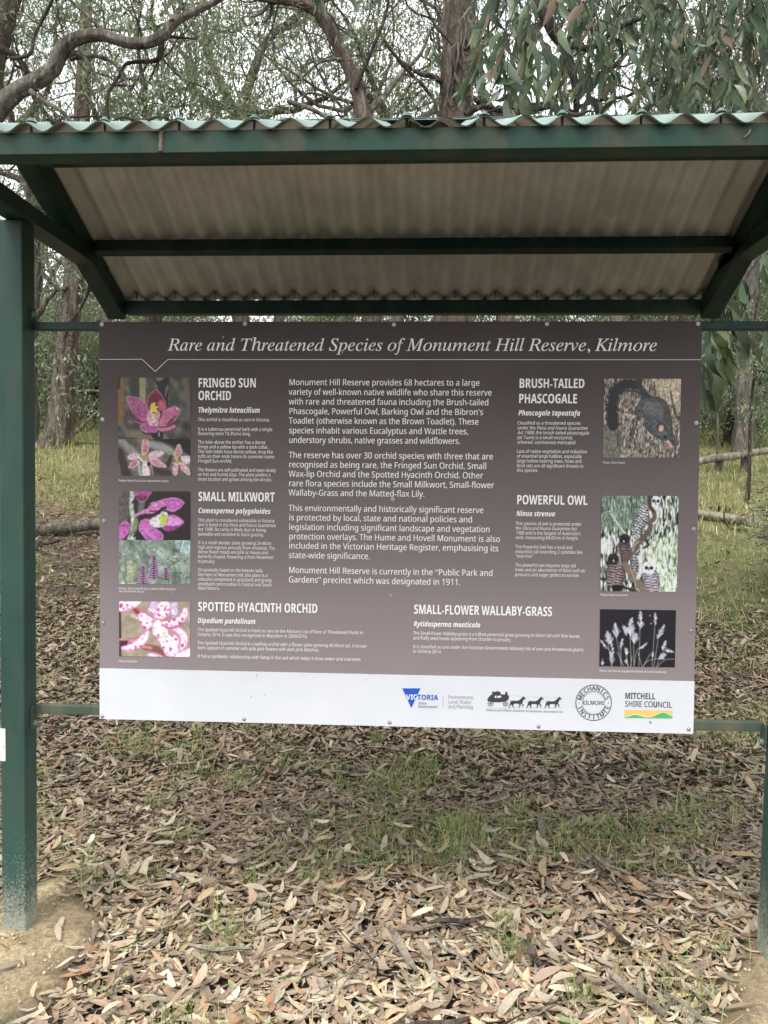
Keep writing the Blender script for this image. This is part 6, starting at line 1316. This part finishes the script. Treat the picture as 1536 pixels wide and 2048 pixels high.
def wpath(pts, Y):
    """pixel way-points with widths in pixels -> world points and radii on the plane y = Y"""
    P, R = [], []
    for q in pts:
        yy = Y + (q[3] if len(q) > 3 else 0); P.append(at(q[0], q[1], yy)); R.append(q[2]/2/FPX*(yy+2.309))
    return np.array(P), np.array(R)
def limb(name, pts, Y, mat, parent, n=14, rough=0.13, seed=1, sub=7, ridge=0.4):
    P, R = wpath(pts, Y); Pf = catmull(P, sub); Rf = np.interp(np.linspace(0, len(P)-1, len(Pf)), np.arange(len(P)), R)
    if len(Pf) > 8: Pf[1:-1] += np.random.default_rng(seed).normal(0, 0.018, (len(Pf)-2, 3))*Rf[1:-1, None]
    v, q = tube(Pf, Rf, n, rough, seed, ridge); return obj(name, tri_mesh(name, v, q, None, True), mat, parent)
def spray(parent, mat, starts, seed, L, r, lev, per, Ls=0.10, spread=0.2, wig=0.3, up=0.02, hang=1.0, tpl=T_MIN):
    g = np.random.default_rng(seed); tubes, tips = [], []
    for p, d in starts: branch(g, p, d, L*g.uniform(0.7, 1.2), r, lev, tubes, tips, wig, up)
    o = tag(obj('twigs', tubes_mesh('twigs', tubes), mat, parent), kind='stuff')
    if per:
        v, f, c_ = crown_mesh(g, tips, per, spread, Ls, tpl, 1.0, hang); tag(obj('foliage', tri_mesh('foliage', v, f, c_), M['crown'], parent), kind='stuff')
def gbase(px, Y): 
    x = at(px, 900, Y)[0]; return (x, Y, float(terrain(x, Y)))

# the big twisted limb reaching in from the left
Y = 5.7; b = gbase(-90, Y); T1 = empty('gum_tree', b)
tag(T1, 'old gum with a thick twisted grey limb above the left half of the roof', 'tree')
gp = 976-(b[2]-1.397)*FPX/8.0
limb('trunk', [(-95, gp+10, 86), (-92, gp-60, 66), (-85, 700, 60), (-70, 450, 58), (-42, 250, 60), (-20, 120, 54), (8, 20, 46), (32, -60, 40), (60, -200, 30)], Y, M['bark_brown'], T1, 20, 0.1, 21)
limb('limb', [(-62, 300, 42), (-8, 224, 40), (30, 186, 33), (78, 160, 31), (108, 134, 29), (124, 100, 26), (150, 79, 24), (200, 70, 22), (250, 84, 20), (290, 86, 20), (325, 72, 20), (347, 46, 17), (378, 28, 14), (425, 6, 12), (480, -26, 10), (560, -60, 7)], Y-0.15, M['bark_grey'], T1, 18, 0.13, 22)
for k, pts in enumerate([
   [(112, 140, 20), (128, 112, 16), (150, 106, 11), (168, 116, 8), (186, 140, 6), (200, 165, 4)],
   [(322, 80, 14), (320, 112, 12), (306, 122, 9), (270, 124, 8), (250, 130, 7), (238, 152, 7), (222, 176, 6), (214, 200, 7), (214, 236, 9)],
   [(60, 182, 12), (92, 205, 10), (122, 222, 8), (142, 244, 6)], [(-10, 92, 16), (30, 112, 12), (48, 135, 9), (52, 160, 8)],
   [(140, 118, 10), (190, 112, 8), (228, 128, 6), (250, 160, 5), (262, 190, 3)], [(20, 118, 8), (60, 108, 7), (70, 70, 6), (100, 10, 6), (120, -40, 5)],
   [(210, 66, 9), (180, 36, 7), (140, 0, 6), (110, -30, 5)], [(325, 72, 8), (360, 75, 5), (395, 78, 3)], [(345, 40, 7), (330, 10, 5), (335, -30, 5)]]):
    limb('limb', pts, Y-0.1+0.12*math.sin(k*2.1), M['bark_grey'] if k % 2 == 0 else M['bark_dark'], T1, 9, 0.12, 30+k, 6)
spray(T1, M['bark_twig'], [(at(px, py, Y+0.2), (a, 0.4, b_)) for px, py, a, b_ in ((60, 150, -0.4, 0.9), (130, 90, 0.1, 1), (200, 70, 0.2, 1), (280, 84, 0.6, 0.8), (340, 50, 0.5, 0.5), (430, 5, 0.6, 0.4), (320, 110, 0.7, -0.5), (220, 170, 0.4, 0.3), (140, 235, 0.6, 0.2), (30, 130, 0.8, -0.2))], 51, 0.75, 0.014, 2, 26, 0.075, 0.13, 0.34)

# the arching trunk
Y = 7.2; b = gbase(748, Y); T2 = empty('gum_tree', b)
tag(T2, 'gum with a bare arching trunk that bends left above the roof middle', 'tree')
gp = 976-(b[2]-1.397)*FPX/9.5
limb('trunk', [(748, gp+12, 58), (746, gp-60, 44), (744, 800, 40), (742, 500, 37), (738, 330, 35), (730, 250, 33), (722, 212, 29), (713, 175, 27), (698, 135, 26), (680, 98, 26), (662, 60, 25), (640, 27, 22), (606, 8, 18), (560, 0, 14), (505, -8, 11), (450, -40, 8)], Y, M['bark_brown'], T2, 18, 0.11, 23)
for k, pts in enumerate([[(732, 232, 17), (752, 208, 15), (772, 190, 13), (800, 150, 10), (840, 110, 7), (860, 60, 5)], [(560, 2, 10), (540, 10, 8), (520, 28, 5), (500, 34, 3)], [(690, 118, 8), (640, 125, 5), (600, 160, 4)],
   [(712, 178, 7), (735, 120, 7), (768, 40, 6), (780, -20, 5)], [(575, 203, 7), (590, 208, 10), (622, 218, 9), (655, 236, 8)], [(608, 214, 6), (606, 196, 5), (620, 186, 5), (650, 192, 4), (680, 206, 3)], [(545, 5, 7), (540, 30, 7), (528, 45, 5)]]):
    limb('limb', pts, Y+0.1*math.cos(k), M['bark_grey'] if k != 3 else M['bark_dark'], T2, 9, 0.12, 40+k, 6)
spray(T2, M['bark_twig'], [(at(px, py, Y+0.1), (a, 0.3, b_)) for px, py, a, b_ in ((560, 0, -0.4, -0.6), (600, 160, -0.6, -0.2), (640, 27, 0.2, 1), (520, 0, -0.8, -0.1), (800, 150, 0.5, 0.5), (768, 40, 0.3, 0.9), (712, 178, 0.8, 0.2), (840, 110, 0.9, -0.2), (690, 110, 0.9, 0.4), (655, 236, 0.8, 0.1))], 52, 0.8, 0.012, 2, 16, 0.08, 0.15, 0.36)

# thick straight trunk
Y = 6.7; b = gbase(905, Y); T3 = empty('gum_tree', b)
tag(T3, 'thick straight stringybark trunk rising above the roof right of centre', 'tree')
gp = 976-(b[2]-1.397)*FPX/9.0
limb('trunk', [(900, gp+12, 104), (902, gp-60, 80), (904, 700, 72), (908, 400, 66), (911, 240, 62), (915, 120, 59), (921, 0, 56), (928, -120, 50), (935, -320, 42)], Y, M['bark_brown'], T3, 26, 0.12, 24)
for k, pts in enumerate([[(930, 230, 12), (970, 212, 9), (1000, 222, 8), (1040, 214, 6), (1085, 205, 4)], [(885, 165, 12), (862, 152, 10), (840, 148, 8), (800, 120, 5), (770, 90, 4)], [(940, 190, 9), (965, 212, 8), (985, 215, 5)],
   [(768, 80, 6), (790, 110, 7), (825, 150, 7), (862, 190, 6), (880, 240, 5)], [(930, 100, 6), (985, 60, 5), (1010, 10, 5)], [(905, 90, 5), (870, 50, 5), (840, -10, 4)]]):
    limb('limb', pts, Y-0.25+0.1*math.sin(k), M['bark_dark'], T3, 8, 0.12, 60+k, 6)
# loose strings of bark
for k in range(10):
    x0 = 885+58*((k*0.37) % 1); y0 = 20+200*((k*0.61) % 1)
    limb('bark_strip', [(x0, y0-40, 4), (x0+4, y0, 5), (x0-3, y0+40, 4), (x0+9, y0+70, 2)], Y-0.19, M['bark_brown'] if k % 2 else M['bark_grey'], T3, 5, 0.1, 80+k, 4)
spray(T3, M['bark_twig'], [(at(px, py, Y-0.2), (a, -0.3, b_)) for px, py, a, b_ in ((940, 200, 0.8, 0.2), (880, 160, -0.8, 0.2), (930, 90, 0.8, 0.3), (900, 60, -0.6, 0.3), (1000, 220, 0.6, 0.3), (860, 190, -0.3, 0.4), (1040, 214, 0.6, -0.1), (960, 30, 0.6, 0.2), (800, 120, -0.5, 0.4))], 53, 0.75, 0.010, 2, 5, 0.085, 0.16, 0.42)

# stringybark seen between the left post and the board
Y = ground_y(118, 893); b = gbase(118, Y); T4 = empty('gum_tree', b)
tag(T4, 'rough stringybark trunk leaning right, seen between the left post and the board', 'tree')
limb('trunk', [(108, 915, 80), (119, 868, 56), (126, 800, 47), (130, 740, 42), (135, 680, 39), (141, 620, 37), (147, 560, 36), (150, 500, 35), (154, 430, 34), (160, 330, 32), (166, 200, 28), (172, 60, 22), (176, -80, 16)], Y, M['bark_brown'], T4, 26, 0.09, 25, 9, 0.2)
for k, pts in enumerate([[(134, 577, 9), (122, 578, 8), (112, 574, 8), (104, 548, 8), (94, 522, 8), (92, 500, 8), (90, 480, 8), (74, 462, 7), (50, 448, 6)], [(114, 578, 8), (104, 590, 9), (92, 602, 11), (82, 622, 13), (62, 642, 14), (30, 670, 13)],
   [(152, 575, 7), (170, 580, 5), (195, 584, 4), (215, 590, 3)], [(148, 545, 6), (156, 548, 5), (165, 540, 3)], [(160, 300, 12), (200, 240, 9), (260, 180, 7), (300, 120, 5)], [(160, 330, 12), (120, 260, 9), (70, 200, 7), (40, 130, 5)]]):
    limb('limb', pts, Y-0.2+0.1*k, M['bark_brown'] if k < 2 else M['bark_dark'], T4, 9, 0.12, 90+k, 6)
spray(T4, M['bark_twig'], [(at(px, py, Y+0.5), (a, 0.2, b_)) for px, py, a, b_ in ((195, 584, 0.9, 0.3), (60, 450, -0.4, 0.6), (170, 580, 0.6, -0.2), (150, 480, 0.8, 0.6), (150, 450, -0.8, 0.6), (205, 235, 0.7, 0.4))], 54, 1.1, 0.015, 2, 16, 0.09, 0.25, 0.3)

# thin sapling and dark-based tree seen right of the board
Y = ground_y(1494, 1000); b = gbase(1496, Y); T5 = empty('sapling', b); tag(T5, 'thin bare-stemmed sapling in the grass right of the board', 'tree')
limb('trunk', [(1494, 1002, 9), (1498, 960, 7.5), (1499, 910, 7), (1500, 850, 7), (1504, 790, 6), (1510, 730, 5.5), (1506, 670, 5), (1514, 600, 4), (1522, 520, 3)], Y, M['bark_dark'], T5, 8, 0.08, 26)
spray(T5, M['bark_twig'], [(at(px, py, Y), (a, 0.2, b_)) for px, py, a, b_ in ((1508, 740, 0.8, 0.3), (1508, 700, -0.9, 0.4), (1512, 620, 0.7, 0.5), (1508, 650, -0.6, 0.6), (1520, 540, 0.3, 0.8), (1504, 790, 0.9, -0.1))], 55, 0.62, 0.007, 2, 26, 0.075, 0.12, 0.3)
Y = ground_y(1466, 893); b = gbase(1466, Y); T6 = empty('gum_tree', b); tag(T6, 'dark-based gum with leafy suckers beyond the wooden barrier', 'tree')
limb('trunk', [(1466, 915, 50), (1467, 875, 36), (1469, 840, 30), (1470, 800, 26), (1466, 740, 24), (1462, 650, 23), (1470, 520, 22), (1480, 380, 20), (1490, 200, 16), (1500, 0, 12)], Y, M['bark_dark'], T6, 16, 0.12, 27)
spray(T6, M['bark_dark'], [(at(px, py, Y-0.2), (a, -0.2, b_)) for px, py, a, b_ in ((1462, 885, -0.7, 0.8), (1475, 885, 0.7, 0.8), (1466, 870, 0.1, 1), (1450, 860, -0.5, 0.6), (1466, 760, -0.8, 0.3), (1468, 700, 0.8, 0.4), (1465, 620, -0.7, 0.5), (1470, 560, 0.8, 0.4))], 56, 0.62, 0.012, 2, 46, 0.085, 0.15, 0.3)
Y = ground_y(1434, 920); b = gbase(1430, Y); T7 = empty('sapling', b); tag(T7, 'slender grey sapling stem just right of the board edge', 'tree')
limb('trunk', [(1434, 925, 5), (1436, 860, 4.5), (1434, 800, 4), (1440, 740, 4), (1437, 660, 3.5), (1442, 560, 3)], Y, M['bark_grey'], T7, 7, 0.08, 28)
# low green plant leaning in at the right edge
Y = 5.2; b = gbase(1600, Y); T8 = empty('shrub', b); tag(T8, 'small leafy green shrub leaning in beside the right post', 'shrub')
spray(T8, M['bark_twig'], [((b[0]+0.02*k, Y, b[2]), (-0.35+0.12*k, 0.1, 1)) for k in range(5)], 57, 0.55, 0.006, 2, 26, 0.055, 0.07, 0.25, 0.05, 0.3, T_LITE)

# ------------------------------------------------------------ logs, barrier, fallen branches
Y = ground_y(130, 1070)-0.05
lg1 = limb('log', [(-260, 1082, 24), (-60, 1074, 25), (60, 1062, 24), (130, 1056, 24), (198, 1048, 23), (320, 1042, 22), (520, 1036, 19), (600, 1034, 12)], Y, M['bark_grey'], None, 14, 0.07, 71, 7, 0.1)
lg1.name = 'fallen_log'; tag(lg1, 'grey fallen log lying across the litter left of the board', 'log', 'fallen logs')
lg2 = limb('log', [(1330, 1018, 12), (1400, 1028, 15), (1460, 1036, 17), (1500, 1044, 17), (1560, 1054, 18), (1700, 1066, 18)], ground_y(1460, 1046)-0.05, M['dead_wood'], None, 12, 0.07, 72, 7, 0.1)
lg2.name = 'fallen_log'; tag(lg2, 'weathered fallen log in the grass right of the board', 'log', 'fallen logs')
lg3 = limb('branch', [(60, 1092, 6), (80, 1090, 8), (100, 1086, 7), (118, 1080, 4)], ground_y(90, 1094), M['bark_dark'], None, 8, 0.1, 73)
lg3.name = 'fallen_branch'; tag(lg3, 'short dark stick lying in front of the left log', 'branch', 'fallen branches')
for k, (pts, Y_, mt, lb) in enumerate([
  ([(140, 874, 6), (160, 858, 6), (180, 838, 6), (204, 816, 5), (240, 790, 4)], ground_y(150, 880), 'dead_wood', 'pale fallen branch leaning up beside the stringybark base'),
  ([(140, 790, 3.5), (160, 782, 4.5), (185, 781, 4.5), (215, 785, 3)], 15.0, 'dead_wood', 'pale bare branch hanging right of the stringybark trunk'),
  ([(62, 770, 5), (80, 758, 4), (96, 762, 3), (112, 750, 3)], 14.5, 'dead_wood', 'bent dead branch left of the stringybark trunk'),
  ([(70, 700, 3), (90, 690, 4), (108, 650, 5), (112, 620, 5), (118, 600, 4)], 16.0, 'dead_wood', 'bleached standing branch behind the stringybark trunk'),
  ([(136, 890, 5), (160, 886, 5), (190, 888, 4), (215, 884, 3)], ground_y(170, 892), 'bark_dark', 'dark branch lying flat at the foot of the stringybark'),
  ([(1462, 1046, 5), (1480, 1030, 6), (1500, 1024, 5), (1515, 1018, 4)], ground_y(1480, 1046)-0.2, 'dead_wood', 'bleached crooked branch lying over the right-hand log'),
  ([(1448, 1024, 3), (1450, 1040, 4), (1462, 1056, 4), (1500, 1062, 4), (1525, 1070, 3)], ground_y(1480, 1064), 'bark_twig', 'dark thin branch lying in front of the right-hand log'),
  ([(1500, 1098, 3), (1512, 1082, 4), (1536, 1066, 4), (1560, 1060, 3)], ground_y(1510, 1092), 'dead_wood', 'pale thin branch at the right edge in the litter')]):
    o = limb('branch', pts, Y_, M[mt], None, 7, 0.1, 110+k, 6); o.name = 'fallen_branch'; tag(o, lb, 'branch', 'fallen branches')
# low round-rail barrier
Y = ground_y(1450, 945); b = gbase(1440, Y); br = empty('wooden_barrier', b); tag(br, 'low barrier of pale round rails on short posts right of the board', 'barrier')
limb('rail', [(1300, 934, 15), (1398, 922, 15), (1436, 916, 15), (1486, 910, 15)], Y, M['dead_wood'], br, 12, 0.03, 91, 4, 0.1)
limb('rail', [(1484, 908, 14), (1530, 902, 14), (1600, 894, 14), (1720, 880, 14)], Y, M['dead_wood'], br, 12, 0.03, 92, 4, 0.1)
for k, px in enumerate((1438, 1490, 1622)):
    p_ = at(px, 915, Y+0.12); zt = p_[2]+0.03; zb = float(terrain(p_[0], Y+0.12))-0.05
    v, q = tube([(p_[0], Y+0.12, zb), (p_[0], Y+0.12, zt), (p_[0], Y+0.12, zt+0.001)], [0.075, 0.07, 0.001], 10, 0.04, k); obj('post', tri_mesh('post', v, q, None, False), M['bark_grey'], br)
# small dark stump remains in the grass
g = np.random.default_rng(61); p_ = at(1443, 962, 8.9); zb = float(terrain(p_[0], 8.9)); mb = MB()
for k in range(9):
    a = k*0.7; mb.cyl((p_[0]+0.11*math.cos(a), 8.9+0.08*math.sin(a), zb-0.02), (0.3*math.cos(a), 0.3*math.sin(a), 1), 0.022, g.uniform(0.05, 0.11), 5, 0.006)
tag(mb.build('broken_stump', M['bark_dark'], None), 'small dark broken stump in the grass below the wooden barrier', 'stump')

# ------------------------------------------------------------ hanging gum leaves close behind the shelter
g = np.random.default_rng(5)
GL = lin([(88,110,76),(72,96,62),(104,124,86),(62,84,54),(104,118,74),(80,100,74),(118,130,94)])
def gcol(n):
    c = GL[g.integers(0, len(GL), n)]*g.uniform(0.34, 0.90, n)[:, None]; b_ = g.random(n) < 0.03; c[b_] = lin((124, 104, 80))*0.75; return c
base = (2.75, 1.7, float(terrain(2.75, 1.7))); gt = empty('gum_tree', base)
tag(gt, 'gum tree at the right whose long sickle leaves hang behind the roof', 'tree')
v, q = tube(catmull([(2.75, 1.7, -0.1), (2.72, 1.7, 1.2), (2.80, 1.75, 2.4), (2.70, 1.7, 3.6), (2.75, 1.6, 5.0)], 8), np.linspace(0.17, 0.10, 33), 18, 0.1, 8, 0.4)
obj('trunk', tri_mesh('trunk', v, q, None, True), M['bark_brown'], gt)
def wt(pts, r0, r1, n=9, mat='bark_dark', nm='limb', seed=1):
    P = catmull(pts, 7); v, q = tube(P, np.linspace(r0, r1, len(P)), n, 0.10, seed, 0.2); obj(nm, tri_mesh(nm, v, q, None, True), M[mat], gt)
wt([(2.72, 1.7, 3.3), at(1560, -120, 1.7), at(1350, -150, 1.6), at(1100, -120, 1.5), at(880, -110, 1.5)], 0.07, 0.02, 12, 'bark_brown')
wt([(2.75, 1.7, 3.8), at(1500, -260, 2.4), at(1250, -200, 2.6), at(1080, -40, 2.7), at(1100, 48, 2.7), at(1122, 84, 2.7), at(1136, 116, 2.7), at(1150, 166, 2.7), at(1153, 215, 2.7), at(1149, 262, 2.7)], 0.055, 0.016, 12, 'bark_dark', 'limb', 3)
wt([at(1149, 225, 2.7), at(1110, 214, 2.65), at(1060, 222, 2.6), at(1010, 216, 2.6), at(950, 232, 2.6)], 0.014, 0.006, 8)
wt([at(1120, 84, 2.7), at(1180, 96, 2.6), at(1230, 60, 2.6), at(1290, 30, 2.6), at(1360, -30, 2.6)], 0.02, 0.012, 8)
wt([at(1153, 215, 2.7), at(1200, 200, 2.7), at(1260, 190, 2.8), at(1330, 150, 2.9)], 0.012, 0.006, 7)
wt([(2.75, 1.7, 2.6), at(1640, 330, 1.2), at(1560, 440, 1.05), at(1500, 500, 1.0), at(1455, 560, 1.0)], 0.03, 0.006, 9, 'bark_twig')
LV = []  # base point, direction, length, width
tw_tubes = []
def twig(p, d, L, nleaf, ls, droop=0.5, seedless=None):
    m_ = 7; pts = [np.array(p, float)]; d = np.array(d, float)/np.linalg.norm(d)
    for i in range(m_):
        d = d + g.normal(0, 0.22, 3) + (0, 0, -droop*0.35); d /= np.linalg.norm(d); pts.append(pts[-1]+d*L/m_)
    pts = np.array(pts); tw_tubes.append((pts, np.linspace(0.0035, 0.0012, m_+1), 5))
    for k in range(nleaf):
        t = 0.15+0.85*(k+0.5)/nleaf; i = min(int(t*m_), m_-1); q_ = pts[i]+(pts[i+1]-pts[i])*(t*m_-i)
        a = g.uniform(0, 6.28); dr = np.array([0.55*math.cos(a), 0.55*math.sin(a), -0.95+0.5*g.normal()*0.6]) + 0.3*d
        LV.append((q_, dr/np.linalg.norm(dr), ls*math.exp(g.normal(0, 0.22)), a))
def xcols():
    u = g.random()
    if u < 0.02: return g.uniform(860, 950)
    if u < 0.20: return g.uniform(975, 1110)
    return g.uniform(1120, 1600)
for k in range(150):
    px = xcols(); Yd = g.uniform(1.15, 3.0); py = g.uniform(-150, 150)-(60 if px < 1000 else 0)
    twig(at(px, py, Yd), (g.normal(0, 0.6), g.normal(0, 0.4), -0.6), g.uniform(0.30, 0.58), g.integers(8, 15), 0.132)
for (px, py, Yd, n_) in ((648, 196, 1.7, 3), (692, 196, 1.6, 4), (640, -40, 1.8, 5), (690, -30, 1.8, 3), (868, 60, 1.4, 7), (955, 20, 1.5, 6)):
    twig(at(px, py, Yd), (0.1, 0, -1), 0.12, n_, 0.095)
for (px, py, Yd, n_, L_) in ((1590, 420, 1.0, 14, 0.5), (1545, 450, 0.95, 14, 0.5), (1500, 505, 1.0, 13, 0.42), (1470, 540, 1.05, 12, 0.40), (1455, 560, 1.0, 11, 0.40), (1440, 600, 1.1, 9, 0.36), (1520, 560, 1.1, 11, 0.4), (1428, 690, 1.15, 7, 0.25), (1560, 560, 0.9, 9, 0.35), (1475, 640, 1.2, 8, 0.28)):
    twig(at(px, py, Yd), (-0.35, 0, -0.8), L_, n_, 0.150)
tag(obj('twigs', tubes_mesh('twigs', tw_tubes), M['bark_twig'], gt), kind='stuff')
P = np.array([l[0] for l in LV]); D = np.array([l[1] for l in LV]); L = np.array([l[2] for l in LV]); A = np.array([l[3] for l in LV])
dep = (P-CAM) @ FWD; pxs = 768+FPX*((P-CAM) @ RGT)/dep; pys = 1024-FPX*((P-CAM) @ UPV)/dep
inview = (pxs > -20) & (pxs < 1556) & (pys > -80) & ((pys < 245) | (pxs > 1390)) & (pys < 950)
score = np.where(inview, L/dep, 0); order = np.argsort(-score); top, rest = order[:290], order[290:]
N = np.stack([-np.sin(A), np.cos(A), g.normal(0, 0.3, len(A))], 1)+g.normal(0, 0.35, (len(A), 3))
W = L*g.uniform(0.16, 0.27, len(L)); Cc = gcol(len(L))
TL = dict(t=[0, .08, .25, .25, .25, .52, .52, .52, .80, .80, .80, 1], s=[0, 0, -.8, 0, .8, -1, 0, 1, -.55, 0, .55, 0],
          f=[(1,3,2),(1,4,3),(2,3,6),(2,6,5),(3,4,7),(3,7,6),(5,6,9),(5,9,8),(6,7,10),(6,10,9),(8,9,11),(9,10,11)])
cu, fo, si = g.normal(0.1, 0.25, len(L)), -np.abs(g.normal(0.2, 0.2, len(L))), g.normal(0, 0.28, len(L))
for i in top:
    v, f, c_ = leaves(P[i:i+1], D[i:i+1], N[i:i+1], L[i], W[i], Cc[i:i+1], TL, cu[i], fo[i], si[i])
    o = obj('leaf', tri_mesh('leaf', v, f, c_, True), M['gumleaf'], gt)
r = rest; v, f, c_ = leaves(P[r], D[r], N[r], L[r], W[r], Cc[r], TL, cu[r], fo[r], si[r])
tag(obj('leaf_cluster', tri_mesh('leaf_cluster', v, f, c_, True), M['gumleaf'], gt), kind='stuff')
